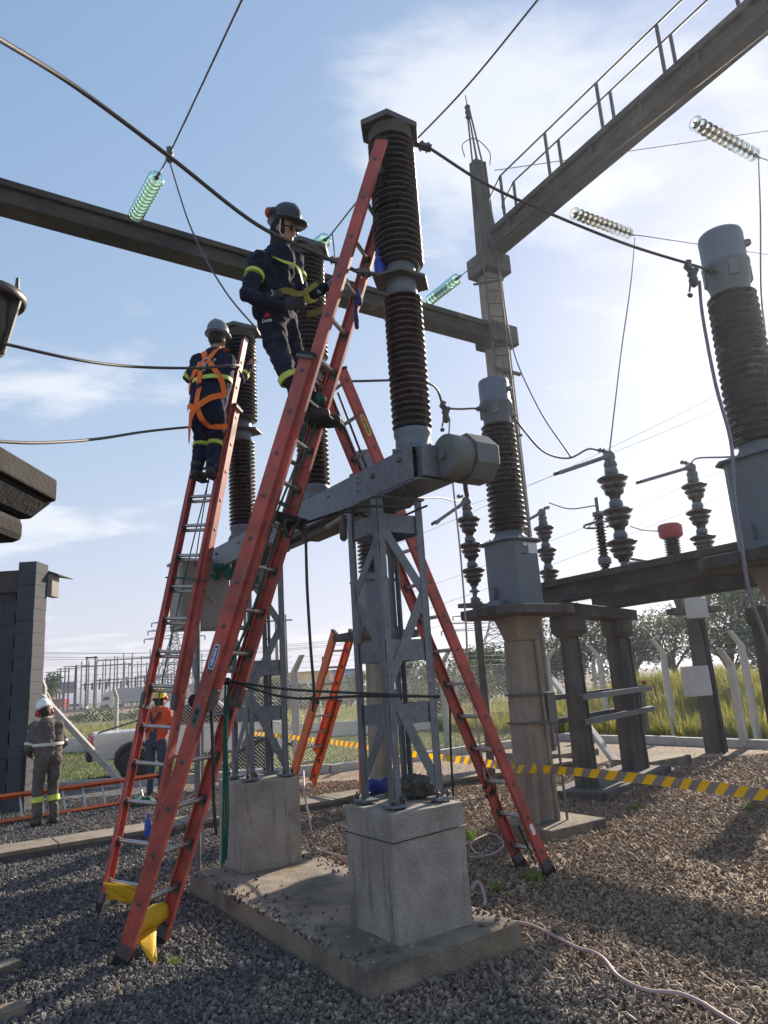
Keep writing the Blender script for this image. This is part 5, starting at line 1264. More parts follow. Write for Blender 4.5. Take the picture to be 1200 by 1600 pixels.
# ------------------------------------------------------------------ people
def capsule(mb, p, q, r1, r2, n=12):
    p, q = V(p), V(q); mb.ball(p, r1, n, 8); mb.ball(q, r2, n, 8)
    if (q - p).length > 1e-4: mb.tube([p, q], [r1, r2], n)
def remesh(o, vox, sm=2, disp=0.0, size=.1):
    m = o.modifiers.new('skin', 'REMESH'); m.mode = 'VOXEL'; m.voxel_size = vox; m.use_smooth_shade = True
    if sm: s = o.modifiers.new('soften', 'SMOOTH'); s.iterations = sm; s.factor = .5
    if disp:
        t = bpy.data.textures.new('folds', 'CLOUDS'); t.noise_scale = size; t.noise_depth = 2
        d = o.modifiers.new('folds', 'DISPLACE'); d.texture = t; d.strength = disp; d.mid_level = .5; d.texture_coords = 'LOCAL'
def hand(mb, wr, d, pn, side, curl=.5, s=1.0):
    """palm and five fingers; d: along the hand, pn: palm normal (fingers curl toward it), side: thumb side"""
    d, pn, side = V(d).normalized(), V(pn).normalized(), V(side).normalized(); wr = V(wr)
    c = wr + d * .05 * s
    mb.ball(c, 1, 10, 7, d * .056 * s, side * .044 * s, pn * .018 * s)
    capsule(mb, wr - d * .04 * s, wr + d * .02 * s, .026 * s, .024 * s, 10)
    for i, (k, ln) in enumerate(((.033, .078), (.011, .088), (-.011, .082), (-.032, .064))):
        p = c + d * .045 * s + side * k * s; a = curl * (.9 + .12 * i); dv = (d + side * (k * 2)).normalized()
        for j, f in enumerate((.45, .32, .25)):
            a_ = a * (j + .6); v = dv * math.cos(a_) + pn * math.sin(a_); q = p + v * ln * f * s * 1.15
            capsule(mb, p, q, (.0098 - .0007 * j) * s, (.0092 - .0007 * j) * s, 8); p = q
    p = wr + d * .03 * s + side * .028 * s; v = (side * .75 + d * .65 + pn * .25).normalized()
    q = p + v * .042 * s; capsule(mb, p, q, .013 * s, .0115 * s, 8)
    v2 = (d * .9 + side * .25 + pn * (.25 + .5 * curl)).normalized(); capsule(mb, q, q + v2 * .034 * s, .011 * s, .009 * s, 8)
def ring_band(mb, p, q, t, r, wdt, n=20):
    p, q = V(p), V(q); d = (q - p).normalized(); c = p.lerp(q, t)
    r -= .007; mb.lathe(c, [(r - .02, -wdt / 2), (r, -wdt / 2 + .001), (r, wdt / 2 - .001), (r - .02, wdt / 2)], n, d, smooth=False)
def bands(T, mat, L_):
    for p, q, t, r, wdt in L_:
        b = MB(); ring_band(b, p, q, t, r, wdt); b.build('reflective_band', mat, T)
def ell_band(mb, c, U, S, F, a, b, wdt, n=28):
    c, U, S, F = V(c), V(U), V(S), V(F); vs = []
    for h, e in ((-wdt / 2, .0), (0, .004), (wdt / 2, .0)):
        for k in range(n):
            t = 2 * math.pi * k / n; vs.append(c + U * h + S * math.cos(t) * (a + e) + F * math.sin(t) * (b + e))
    fs = [(i * n + k, i * n + (k + 1) % n, (i + 1) * n + (k + 1) % n, (i + 1) * n + k) for i in range(2) for k in range(n)]
    mb.add(vs, fs, True)
def strap(mb, pts, nrm, w_=.045, th=.005):   # flat webbing along points lying on a body; nrm: outward normals
    P_ = spline(pts, 5); Nn = spline(nrm, 5); vs, fs = [], []
    for i, p in enumerate(P_):
        d = (P_[min(i + 1, len(P_) - 1)] - P_[max(i - 1, 0)]).normalized(); n = Nn[i].normalized(); s = d.cross(n).normalized()
        for a, b in ((-1, 0), (1, 0), (1, 1), (-1, 1)): vs.append(p + s * a * w_ / 2 + n * b * th)
    for i in range(len(P_) - 1):
        for k in range(4): fs.append((4 * i + k, 4 * i + (k + 1) % 4, 4 * i + 4 + (k + 1) % 4, 4 * i + 4 + k))
    fs.append((3, 2, 1, 0)); e = 4 * (len(P_) - 1); fs.append((e, e + 1, e + 2, e + 3)); mb.add(vs, fs)
def helmet(T, hc, F, U, mat, muff=None, peak=.055, strapc=None):
    hc, F, U = V(hc), V(F).normalized(), V(U).normalized(); S = F.cross(U).normalized(); F = U.cross(S); n = 28; vs = []
    c = hc + U * .035; rows = []
    prof = [(1.0, 0), (1.0, .03), (.97, .06), (.88, .095), (.72, .125), (.48, .147), (.22, .158)]
    def rimpt(k, ext): 
        t = 2 * math.pi * k / n; pk = max(0, math.cos(t)) ** 2
        return F * math.cos(t) * (.128 + ext + peak * pk * (1 if ext else .0)) + S * math.sin(t) * (.108 + ext)
    for k in range(n): vs.append(c + rimpt(k, .018) - U * (.012 + .012 * max(0, math.cos(2 * math.pi * k / n))))
    for k in range(n): vs.append(c + rimpt(k, .016) - U * (.002 + .012 * max(0, math.cos(2 * math.pi * k / n))))
    for r, h in prof:
        for k in range(n):
            t = 2 * math.pi * k / n; rg = 1 + .012 * (math.cos(t * 2) > .96) ; vs.append(c + (F * math.cos(t) * .128 + S * math.sin(t) * .108) * r * rg + U * h)
    vs.append(c + U * .162); m = len(prof) + 2
    fs = [(i * n + k, i * n + (k + 1) % n, (i + 1) * n + (k + 1) % n, (i + 1) * n + k) for i in range(m - 1) for k in range(n)]
    fs += [((m - 1) * n + k, (m - 1) * n + (k + 1) % n, m * n) for k in range(n)]
    # ridge on the crown and inner closing disc
    fs.append(tuple(range(n - 1, -1, -1)))
    mb = MB(); mb.add(vs, fs, True); mb.tube([c + F * .09 + U * .118, c + F * .045 + U * .154, c + U * .163, c - F * .045 + U * .154, c - F * .09 + U * .118], [.008, .012, .013, .012, .008], 6)
    H = mb.build('helmet', mat, T)
    if muff:
        for s in (-1, 1):
            q = hc + S * s * .105 - U * .02 if muff == 'ear' else c + S * s * .10 + U * .07 - F * .06
            MB().ball(q, 1, 14, 8, F * .042, U * .052, S * .028).build('ear_muff', 'muff_red', H)
            MB().tube([q + U * .03, c + S * s * .112 + U * .03], .008, 6).build('muff_arm', 'plastic_dark', H)
    return H, S
def person(loc, label, J, F, U, suit, head=dict(), leg=(.098, .072, .060), arm=(.070, .056, .046), tor=(.118, .125), bare_arms=False, gl='glove_black', boots='boot', trousers=None, hands=None, toe=None, disp=.02):
    """J: joint positions; F: facing direction of the body; returns the person and the axes"""
    T = thing('person', loc, label, 'person'); F, U = V(F).normalized(), V(U).normalized(); S = F.cross(U).normalized()   # S: the person's right
    J = {k: V(v) for k, v in J.items()}
    hF, hU = V(head.get('F', F)).normalized(), V(head.get('U', (0, 0, 1))).normalized(); hS = hF.cross(hU).normalized(); hU = hS.cross(hF)
    hc = J['head']; b = MB()
    b.ball(hc + hU * .02, 1, 14, 10, hF * .098, hS * .078, hU * .108)                     # cranium
    b.ball(hc + hF * .028 - hU * .06, 1, 12, 8, hF * .066, hS * .056, hU * .060)          # jaw
    b.ball(hc + hF * .096 - hU * .022, 1, 8, 6, hF * .020, hS * .013, hU * .026)          # nose
    b.ball(hc + hF * .082 - hU * .070, 1, 8, 6, hF * .016, hS * .024, hU * .010)          # lips
    b.ball(hc + hF * .080 + hU * .018, 1, 8, 6, hF * .018, hS * .048, hU * .010)          # brow
    for s in (-1, 1): b.ball(hc + hS * s * .080 - hU * .015, 1, 8, 6, hF * .022, hS * .012, hU * .032)
    capsule(b, hc - hU * .05 - hF * .01, J['neck'], .052, .058)
    capsule(b, J['neck'], J['pelvis'], .09, .10)
    for s, k in (('R', 1), ('L', -1)):
        capsule(b, J['neck'], J['sh' + s], .05, .05); capsule(b, J['sh' + s], J['el' + s], .046, .038); capsule(b, J['el' + s], J['wr' + s], .038, .026)
        capsule(b, J['pelvis'], J['hip' + s], .09, .08); capsule(b, J['hip' + s], J['kn' + s], .075, .05); capsule(b, J['kn' + s], J['an' + s], .048, .034)
        hd = (hands or {}).get(s)
        d = (J['wr' + s] - J['el' + s]).normalized()
        if hd: hand(b, J['wr' + s], hd[0], hd[1], hd[2], hd[3])
        else: hand(b, J['wr' + s], d, -S * k, F, .55)
    body = b.build('body', 'skin', T); remesh(body, .0075, 2)
    c = MB()
    capsule(c, J['neck'] - U * .03, J['pelvis'], tor[0], tor[1])
    for s, k in (('R', 1), ('L', -1)):
        capsule(c, J['sh' + s], J['pelvis'] + S * k * .065, .092, .118); capsule(c, J['neck'] - U * .02, J['sh' + s], .082, .078)
        capsule(c, J['sh' + s], J['el' + s], arm[0], arm[1])
        if not bare_arms: capsule(c, J['el' + s], J['wr' + s], arm[1], arm[2])
    if trousers is None:
        for s, k in (('R', 1), ('L', -1)):
            capsule(c, J['pelvis'] + S * k * .05, J['hip' + s], .12, leg[0] + .012); capsule(c, J['hip' + s], J['kn' + s], leg[0] + .008, leg[1]); capsule(c, J['kn' + s], J['an' + s], leg[1], leg[2])
    co = c.build('coverall' if trousers is None else 'shirt', suit, T); remesh(co, .0115, 2, disp, .075)
    if trousers:
        c = MB(); capsule(c, J['pelvis'] + U * .05, J['pelvis'] - U * .04, .135, .13)
        for s, k in (('R', 1), ('L', -1)):
            capsule(c, J['pelvis'] + S * k * .05, J['hip' + s], .12, leg[0] + .008); capsule(c, J['hip' + s], J['kn' + s], leg[0] + .004, leg[1]); capsule(c, J['kn' + s], J['an' + s], leg[1], leg[2])
        remesh(c.build('trousers', trousers, T), .0125, 3, disp * .8, .1)
    for s, k in (('R', 1), ('L', -1)):
        td = V((toe or {}).get(s, F)).normalized(); a = J['an' + s]; ub = MB()
        capsule(ub, a + ZX * .05, a, .055, .056); capsule(ub, a - ZX * .035 - td * .02, a - ZX * .045 + td * .13, .048, .042)
        bo = ub.build('boot', boots, T); remesh(bo, .011, 3)
        sd = td.cross(ZX).normalized()
        MB().box(a - ZX * .082 + td * .055, td * .125, sd * .046, ZX * .011).build('boot_sole', 'rubber', bo, bevel=.009)
    return T, F, U, S, hF, hU, hS, J

# --- worker on the tall ladder
def worker_a():
    q = lambda x, y, Y: at(x, y, Y)
    J = dict(head=q(443, 362, 4.95), neck=q(437, 396, 4.98), pelvis=q(433, 492, 5.02), shR=q(405, 410, 4.82), elR=q(386, 462, 4.66), wrR=q(438, 478, 4.72), shL=q(458, 410, 5.14), elL=q(474, 466, 5.12), wrL=q(508, 450, 4.93),
             hipR=q(424, 508, 4.93), knR=q(447, 582, 4.86), anR=q(481, 640, 4.86), hipL=q(444, 506, 5.10), knL=q(466, 586, 5.03), anL=q(499, 650, 4.97))
    F = V((.95, -.25, 0)); U = (J['neck'] - J['pelvis']).normalized()
    r = person(J['anR'], 'worker in dark navy coverall and grey helmet leaning back on the tall ladder', J, F, U, 'navy_cloth', head=dict(F=V((.93, -.32, -.22)), U=V((.2, -.05, 1))), hands={'R': (V((.9, -.05, .1)), V((.1, .9, -.3)), V((.2, 0, .9)), .7), 'L': (V((.9, -.3, .25)), V((.2, .2, -.95)), V((0, -.9, .1)), .5)}, toe={'R': V((.93, -.3, -.05)), 'L': V((.93, -.3, -.05))}, disp=.045)
    T, F, U, S, hF, hU, hS, J = r
    H, _ = helmet(T, J['head'] + hU * .045, hF, hU, 'helmet_dark', peak=.05)
    hc = J['head']
    # red ear muffs folded up against the back of the helmet
    for s in (-1, 1):
        p = hc + hU * .125 - hF * .115 + hS * s * .075
        MB().ball(p, 1, 14, 8, hF * .030, hU * .045, hS * .040).build('ear_muff', 'muff_red', H)
        MB().ball(p + hF * .04 + hS * s * .01, 1, 12, 8, hF * .04, hU * .038, hS * .03).build('muff_cushion', 'plastic_dark', H)
    hood = MB(); hood.ball(hc - hF * .018 + hU * .01, 1, 16, 10, hF * .098, hS * .090, hU * .118); capsule(hood, hc - hU * .07 - hF * .022, J['neck'] + U * .02, .074, .085)
    ho = hood.build('balaclava', 'balaclava', T); remesh(ho, .010, 3)
    g = MB()
    for s in (-1, 1): g.ball(hc + hF * .092 + hS * s * .034 + hU * .006, 1, 10, 6, hF * .016, hS * .030, hU * .020)
    for s in (-1, 1): g.tube([hc + hF * .088 + hS * s * .058 + hU * .008, hc + hS * s * .082 + hU * .008], .004, 5)
    g.build('safety_glasses', 'lens_dark', T)
    MB().tube([hc + hU * .05 + hS * .088 + hF * .01, hc + hS * .086 - hU * .05 + hF * .02, hc - hU * .105 + hF * .05], .005, 5).build('chin_strap', 'ink_white', T)
    bands(T, 'hiviz', [(J['shR'], J['elR'], .42, .082, .036), (J['shL'], J['elL'], .42, .082, .036), (J['elL'], J['wrL'], .35, .068, .05)] + [(J['kn' + s], J['an' + s], .16, .094, .045) for s in 'RL'])
    cb = MB(); ch = J['neck'].lerp(J['pelvis'], .33)
    # slanting chest tape from the shoulder to the far ribs
    cs = [J['shR'] + U * .075 + F * .03, J['shR'] * .55 + J['neck'] * .45 + F * .115 - U * .05, ch + F * .165 + S * .03, ch + F * .17 - S * .08 - U * .08]
    strap(cb, cs, [U, F + S * .4 + U * .4, F + S * .25, F], .03, .005); cb.build('chest_tape', 'hiviz', T)
    # positioning strap from the hip round the pole to the ladder
    sp = MB(); a0 = J['pelvis'] + S * .15 + U * .07
    strap(sp, [a0 - F * .02 - U * .02, a0 + F * .12 + U * .03, q(470, 460, 4.78), q(496, 443, 4.80)], [S, S, S + U * .3, S + U * .3], .05, .007)
    sp.build('positioning_strap', 'strap_yellow', T); sp = MB()
    strap(sp, [q(480, 492, 5.02), q(500, 486, 4.98), q(515, 478, 4.95)], [S, S, S], .05, .007)
    sp.build('positioning_strap', 'strap_yellow', T)
    bt = MB(); ell_band(bt, J['pelvis'] + U * .075, U, S, F, .205, .158, .055); bt.build('work_belt', 'plastic_dark', T)
    po = MB().ball(J['pelvis'] + S * .17 - F * .06 - U * .01, 1, 12, 8, F * .07, S * .05, U * .10); po.build('belt_pouch', 'navy_cloth', T)
    MB().tube([J['pelvis'] + S * .20 + F * .03 + U * .12, J['pelvis'] + S * .21 + F * .06 + U * .06, J['pelvis'] + S * .20 + F * .02 + U * .04], .006, 6).build('snap_hook', 'aluminium', T)
    g = MB(); hand(g, J['wrR'], V((.9, -.05, .1)), V((.1, .9, -.3)), V((.2, 0, .9)), .7, 1.12); go_ = g.build('glove', 'glove_black', T); remesh(go_, .009, 2)
    g = MB(); hand(g, J['wrL'], V((.9, -.3, .25)), V((.2, .2, -.95)), V((0, -.9, .1)), .5, 1.15); go_ = g.build('glove', 'glove_blue', T); remesh(go_, .009, 2)
    # badge on the trouser pocket
    pt = J['hipR'].lerp(J['knR'], .08) + S * .132 + F * .02; X = F; Y = U
    textmesh('Delta', 'printed_badge', .036, 'ink_white', T, pt + S * .012, X, Y)
    MB().prism([pt + S * .012 + X * a + Y * b for a, b in ((-.03, .03), (.03, .03), (.0, .066))], S * .002).build('printed_emblem', 'ink_red', T)
worker_a()

# --- worker with the orange harness on the left ladder, seen from behind
def worker_b():
    q = lambda x, y, Y: at(x - 11, y, Y)
    J = dict(head=q(351, 533, 6.84), neck=q(347, 556, 6.80), pelvis=q(336, 640, 6.62), shL=q(322, 566, 6.78), elL=q(306, 590, 6.92), wrL=q(322, 586, 7.16), shR=q(367, 566, 6.80), elR=q(386, 592, 7.02), wrR=q(402, 574, 7.14),
             hipL=q(325, 648, 6.62), knL=q(326, 692, 6.80), anL=q(318, 734, 6.70), hipR=q(348, 648, 6.62), knR=q(348, 690, 6.78), anR=q(341, 732, 6.68))
    F = V((.25, .97, 0)); U = (J['neck'] - J['pelvis']).normalized()
    r = person(J['anR'], 'worker seen from behind in navy coverall with an orange harness on the left ladder', J, F, U, 'navy_back', head=dict(F=V((.45, .88, -.05))), hands={'R': (V((.2, .3, .95)), V((.1, .9, -.2)), V((-.9, 0, .1)), .6), 'L': (V((.5, .8, .3)), V((.6, -.5, -.3)), V((0, 0, 1)), .6)}, toe={'R': F, 'L': F}, disp=.04)
    T, F, U, S, hF, hU, hS, J = r
    helmet(T, J['head'] + hU * .045, hF, hU, 'helmet_grey', peak=.05)
    hr = MB().ball(J['head'] - hF * .02 + hU * .02, 1, 14, 9, hF * .088, hS * .083, hU * .098).build('hair', 'hair', T)
    bk = -F; mid = J['neck'].lerp(J['pelvis'], .36)
    hb = MB(); ell_band(hb, J['neck'].lerp(J['pelvis'], .52), U, S, F, .215, .168, .05); hb.build('reflective_band', 'hiviz', T)
    bands(T, 'hiviz', [(J['elR'], J['wrR'], .35, .068, .045), (J['shL'], J['elL'], .85, .074, .04)] + [(J['kn' + s], J['an' + s], .12, .090, .045) for s in 'RL'])
    # harness webbing over the back, seat and thighs
    h = MB(); o_ = .150; d0 = J['neck'].lerp(J['pelvis'], .20) + bk * o_
    up_ = J['neck'] + U * .045
    strap(h, [up_ - S * .09 + F * .02 + U * .0, up_ - S * .075 + bk * .09 - U * .02, d0 - S * .012], [U, U + bk, bk], .056)
    strap(h, [up_ + S * .13 + F * .02 - U * .01, up_ + S * .085 + bk * .09 - U * .02, d0 + S * .015], [U, U + bk, bk], .056)
    strap(h, [d0 - S * .015, mid - S * .10 + bk * .158, J['neck'].lerp(J['pelvis'], .55) - S * .185 + bk * .09, J['neck'].lerp(J['pelvis'], .7) - S * .19 + bk * .06], [bk, bk - S * .2, bk - S, bk - S], .054)
    strap(h, [d0 + S * .015, mid + S * .09 + bk * .160, J['neck'].lerp(J['pelvis'], .60) + S * .17 + bk * .10, J['neck'].lerp(J['pelvis'], .84) + S * .20 + bk * .06], [bk, bk + S * .2, bk + S * .8, bk + S], .054)
    seat = J['pelvis'] - U * .03 + bk * .165
    strap(h, [J['neck'].lerp(J['pelvis'], .70) + bk * .172 - S * .02, J['pelvis'] + U * .10 + bk * .172 - S * .03, seat - S * .035], [bk, bk, bk], .048)
    strap(h, [J['pelvis'] - S * .20 + bk * .05 + U * .03, J['pelvis'] - S * .13 + bk * .135 + U * .01, seat - S * .035, J['pelvis'] + S * .10 + bk * .155 + U * .05, J['neck'].lerp(J['pelvis'], .84) + S * .20 + bk * .06], [bk - S, bk - S * .5, bk, bk + S * .4, bk + S], .058)
    strap(h, [seat - S * .035, J['hipL'] - U * .06 + bk * .135 - S * .02, J['hipL'].lerp(J['knL'], .55) + bk * .125 - S * .055, J['hipL'].lerp(J['knL'], .98) + bk * .06 - S * .105], [bk, bk, bk - S * .4, bk - S], .058)
    strap(h, [seat - S * .03, J['hipR'] - U * .10 + bk * .13 - S * .06, J['hipR'].lerp(J['knR'], .55) + bk * .128 + S * .0, J['hipR'].lerp(J['knR'], .62) + bk * .10 + S * .085, J['hipR'].lerp(J['knR'], .50) + S * .125], [bk, bk, bk, bk + S * .5, S], .054)
    ho = h.build('safety_harness', 'harness_orange', T)
    MB().tube([d0 + bk * .012 + (S * math.cos(t) * .034 + U * math.sin(t) * .034) - U * .02 for t in [R(20 * k) for k in range(19)]], .006, 6).build('d_ring', 'aluminium', ho)
    MB().tube([d0 + bk * .02 - U * .06, d0 + bk * .022 - U * .15], .016, 8).build('snap_hook', 'aluminium', ho)
    ab = J['neck'].lerp(J['pelvis'], .53) + bk * .185 - S * .03
    MB().box(ab, S * .026, bk * .012, U * .082).build('shock_absorber', 'harness_orange', ho, bevel=.01)
    MB().tube([ab - U * .08, ab - U * .13], .016, 8).build('absorber_end', 'plastic_dark', ho)
    for s_, k in (('O', -1), ('P', 1)):
        textmesh(s_, 'printed_letter', .055, 'ink_white', T, J['neck'].lerp(J['pelvis'], .22) + bk * .148 + S * k * .085 + bk * (-.01), S, U)
worker_b()

def standing(g, h, ang, arms, label, suit, **k):
    """upright figure on the ground at g, height h, facing ang"""
    s = h / 1.75; F = V((math.cos(ang), math.sin(ang), 0)); S = F.cross(ZX); g = V((g.x, g.y, 0)); p = lambda f, r_, z: g + F * f * s + S * r_ * s + ZX * z * s
    lean = k.pop('lean', .05); J = dict(head=p(lean + .06, 0, 1.585), neck=p(lean, 0, 1.45), pelvis=p(-.02, 0, .96), shR=p(lean - .01, .175, 1.40), shL=p(lean - .01, -.175, 1.40), hipR=p(-.02, .10, .90), hipL=p(-.02, -.10, .90),
             knR=p(.03 + k.get('st', 0), .11, .50), knL=p(.05, -.11, .50), anR=p(-.04 + k.get('st', 0), .12, .093), anL=p(.0, -.12, .093))
    k.pop('st', None)
    for n, (f, r_, z) in arms.items(): J[n] = p(f, r_, z)
    return person(g, label, J, F, ZX, suit, **k)
# --- worker in grey by the building, looking down at a hand-held set
gD = gr(70, 1290)
r = standing(gD, 1.68, R(140), dict(elR=(.05, .27, 1.13), wrR=(.25, .16, 1.0), elL=(.07, -.27, 1.12), wrL=(.26, -.14, 1.0)), 'worker in grey coverall and white helmet standing by the block building', 'grey_cloth', lean=.10, head=dict(F=V((math.cos(R(140)), math.sin(R(140)), -.55)), U=V((-.3, .2, 1))), disp=.03)
T, F, U, S, hF, hU, hS, J = r
helmet(T, J['head'] + hU * .045, hF, hU, 'helmet_white', muff='ear')
MB().ball(J['head'] - hF * .015 + hU * .02, 1, 14, 9, hF * .09, hS * .084, hU * .10).build('hair', 'hair', T)
b = MB(); ell_band(b, J['neck'].lerp(J['pelvis'], .62), ZX, S, F, .225, .172, .04); b.build('reflective_band', 'reflective', T)
bands(T, 'hiviz', [(J['kn' + s], J['an' + s], .32, .094, .075) for s in 'RL']); bands(T, 'reflective', [(J['sh' + s], J['el' + s], .85, .072, .035) for s in 'RL'])
hp = (J['wrR'] + J['wrL']) / 2 + F * .12 - ZX * .02
rd = thing('handheld_radio', hp, 'yellow and black hand-held line tester held by the grey uniformed worker', 'tester')
MB().box(hp, F * .02, S * .035, ZX * .075).build('housing', 'plastic_dark', rd, bevel=.01)
MB().tube([hp + ZX * .07 + S * .02, hp + ZX * .30 + S * .02 + F * .05], .01, 6).build('antenna', 'plastic_dark', rd)
MB().box(hp - F * .022, F * .004, S * .025, ZX * .03).build('face_plate', 'label_yellow', rd)
# --- worker in the orange shirt behind the left ladder
gE = gr(244, 1243)
r = standing(gE, 1.74, R(78), dict(elR=(.10, .28, 1.12), wrR=(.30, .18, 1.22), elL=(.08, -.28, 1.12), wrL=(.28, -.18, 1.20)), 'worker in bright orange shirt, jeans and yellow helmet seen behind the left ladder', 'shirt_orange', trousers='denim', lean=.04, disp=.02)
T, F, U, S, hF, hU, hS, J = r
helmet(T, J['head'] + hU * .045, hF, hU, 'helmet_yellow')
for s in (-1, 1): MB().ball(J['head'] + hS * s * .115 + hU * .06, 1, 12, 8, hF * .035, hU * .045, hS * .028).build('ear_muff', 'muff_red' if s > 0 else 'plastic_dark', T)
MB().ball(J['head'] - hF * .02 - hU * .01, 1, 14, 9, hF * .09, hS * .085, hU * .11).build('hair', 'hair', T)
bk = -F
for s in (-1, 1):
    h = MB(); strap(h, [J['neck'] + S * s * .10 + U * .05, J['neck'] + S * s * .06 - U * .12 + bk * .15, J['pelvis'] - S * s * .10 + U * .12 + bk * .17], [U, bk, bk], .04)
    h.build('back_strap', 'plastic_dark', T)
# ------------------------------------------------------------------ ropes, cloths and small things
def rope(pts, r, mat, label, n=6, sm=6, name='rope', grp='ropes on the ladders'):
    return solo(name, MB().tube(spline(pts, sm), r, n), mat, label, 'rope', grp)
LAf, LAu, LAw, LAn = LA[4], LA[1], LA[2], LA[3]
def onA(t, s=0, n=0): return LAf + LAu * t + LAw * s + LAn * n
# black lashing round the ladder and the beam
kn_ = onA(3.05, .10, -.06)
lash = MB()
for i in range(5):
    o_ = LAu * (.012 * (i - 2)); lash.tube([kn_ + o_ + LAn * .07 - LAw * .12, kn_ + o_ - LAn * .07 - LAw * .12, kn_ + o_ * 1.6 - LAn * .075 + LAw * .14, kn_ + o_ + LAn * .07 + LAw * .14, kn_ + o_ + LAn * .07 - LAw * .12], .009, 6)
for i in range(5): lash.ball(kn_ + V((rnd.uniform(-.04, .04), rnd.uniform(-.03, .03), rnd.uniform(-.04, .04))) - LAn * .05, .03, 8, 6)
solo('rope_lashing', lash, 'cable_black', 'thick knot of black rope lashing the tall ladder below the beam', 'rope', 'black ropes')
rope([kn_ + LAw * .12 - LAn * .05, at(560, 792, 4.75), at(640, 792, 4.6), W(.02, .47, BZ0 - .02)], .009, 'cable_black', 'upper black rope from the ladder knot to the beam underside', grp='black ropes')
rope([kn_ + LAw * .12 - LAn * .05, at(545, 800, 4.9), at(600, 815, 5.0), at(668, 790, 5.0)], .008, 'cable_black', 'second black rope from the ladder knot to the tower', grp='black ropes')
rope([kn_ + LAw * .1 - LAn * .06, at(477, 830, 4.85), at(480, 920, 4.85), at(486, 1020, 4.85), at(491, 1080, 4.85), at(489, 1112, 4.85)], .011, 'cable_black', 'dark rope hanging from the ladder knot down past the beam', grp='black ropes')
rope([kn_ - LAw * .05 - LAn * .08, at(445, 815, 4.75), at(452, 840, 4.75), at(462, 822, 4.75), kn_ + LAw * .02 - LAn * .08], .009, 'cable_black', 'small loop of black rope below the ladder knot', grp='black ropes')
wr_ = MB()
for i in range(6): wr_.lathe(onA(1.85) + LAw * (-.02 + .014 * i), [(.020, -.006), (.027, 0), (.020, .006)], 10, LAw)
solo('rope_wrap', wr_, 'cable_black', 'turns of black rope round a lower rung of the tall ladder', 'rope', 'black ropes')
for k, (y0, y1, dz, lab) in enumerate(((1077, 1089, .02, 'upper black rope stretched from the tall ladder to the near tower'), (1088, 1088, -.02, 'lower black rope stretched from the tall ladder to the near tower'))):
    rope([onA(1.85, .06 + .02 * k), at(450, (1077, 1090)[k], 4.95), at(560, (1083, 1088)[k], 4.8), at(688, y1, 4.72)], .0085, 'cable_black', lab, grp='black ropes')
rope([onA(2.6, .12, .05), onA(2.2, .0, .06), onA(1.95, -.08, .05), onA(1.85, .0, .03)], .008, 'cable_black', 'slanting black rope between two rungs of the tall ladder', grp='black ropes')
# green rope on the tall ladder
g0 = onA(3.95, .06, -.05)
gk = MB()
for i in range(7): gk.ball(g0 + V((rnd.uniform(-.03, .03), rnd.uniform(-.03, .03), rnd.uniform(-.03, .03))), .026, 8, 6)
solo('rope_knot', gk, 'rope_green', 'green rope knot on a high rung right of the worker', 'rope', 'green ropes')
rope([g0, onA(3.7, .09, -.05), onA(3.4, .05, -.05), onA(3.1, .02, -.06), onA(2.7, .03, -.05), onA(2.3, .0, -.05), onA(1.95, -.04, -.03)], .010, 'rope_green', 'green rope running down inside the tall ladder', grp='green ropes')
rope([g0, onA(3.75, -.02, -.04), onA(3.45, .0, -.05), onA(3.0, -.05, -.04), onA(2.5, -.06, -.04)], .009, 'rope_green', 'second strand of green rope inside the tall ladder', grp='green ropes')
hg = onA(1.83, .03)
for k, (dx_, lab) in enumerate(((0, 'green rope tail hanging straight down, left strand'), (.022, 'green rope tail hanging straight down, right strand'), (.010, 'green rope tail hanging straight down, rear strand'))):
    e = at(347 + 3 * k, 1355 - 6 * k, hg.y + .02 * k)
    rope([hg + V((dx_, .02 * k, 0)), at(350 + 2 * k, 1150, hg.y), at(349 + 4 * k, 1260, hg.y), e], .008, 'rope_green', lab, grp='green ropes')
rope([at(330, 1110, 4.95), at(333, 1180, 4.95), at(334, 1250, 4.95), at(338, 1305, 4.95)], .013, 'cable_black', 'dark cable hanging inside the foot of the tall ladder', grp='black ropes')
# green line tying the left ladder
LLf, LLu, LLw, LLn = LL[4], LL[1], LL[2], LL[3]
rope([LLf + LLu * 2.78 - LLw * .21 - LLn * .05, LLf + LLu * 2.77 + LLw * .0 - LLn * .05, LLf + LLu * 2.75 + LLw * .22 - LLn * .03, W(3.6, .44, 2.9)], .008, 'rope_green', 'green rope tied across the left ladder to the beam end', grp='green ropes')
gb = MB()
for i in range(14): gb.ball(at(348 + rnd.uniform(-12, 16), 893 + rnd.uniform(-8, 10), 6.9), .035, 8, 6)
solo('rope_bundle', gb, 'rope_green', 'bundle of dark green rope under the beam end', 'rope', 'green ropes')
rope([LLf + LLu * 3.9 + LLn * .03, LLf + LLu * 3.2 - LLw * .02, LLf + LLu * 2.6 - LLw * .04, LLf + LLu * 1.9 - LLw * .05, LLf + LLu * 1.55 - LLw * .05], .007, 'rope_green', 'thin hauling rope down the middle of the left ladder', grp='green ropes')
rope([LLf + LLu * 3.85 + LLw * .01, LLf + LLu * 3.3 + LLw * .03, LLf + LLu * 2.9 + LLw * .05], .006, 'cable_black', 'thin dark cord under the harnessed worker boots', grp='black ropes')
LRf, LRu, LRw, LRn = LR[4], LR[1], LR[2], LR[3]
rope([LRf + LRu * 4.45, LRf + LRu * 4.0 + LRw * .02, LRf + LRu * 3.3 + LRw * .05], .010, 'cable_black', 'dark rope along the upper part of the right ladder', grp='black ropes')
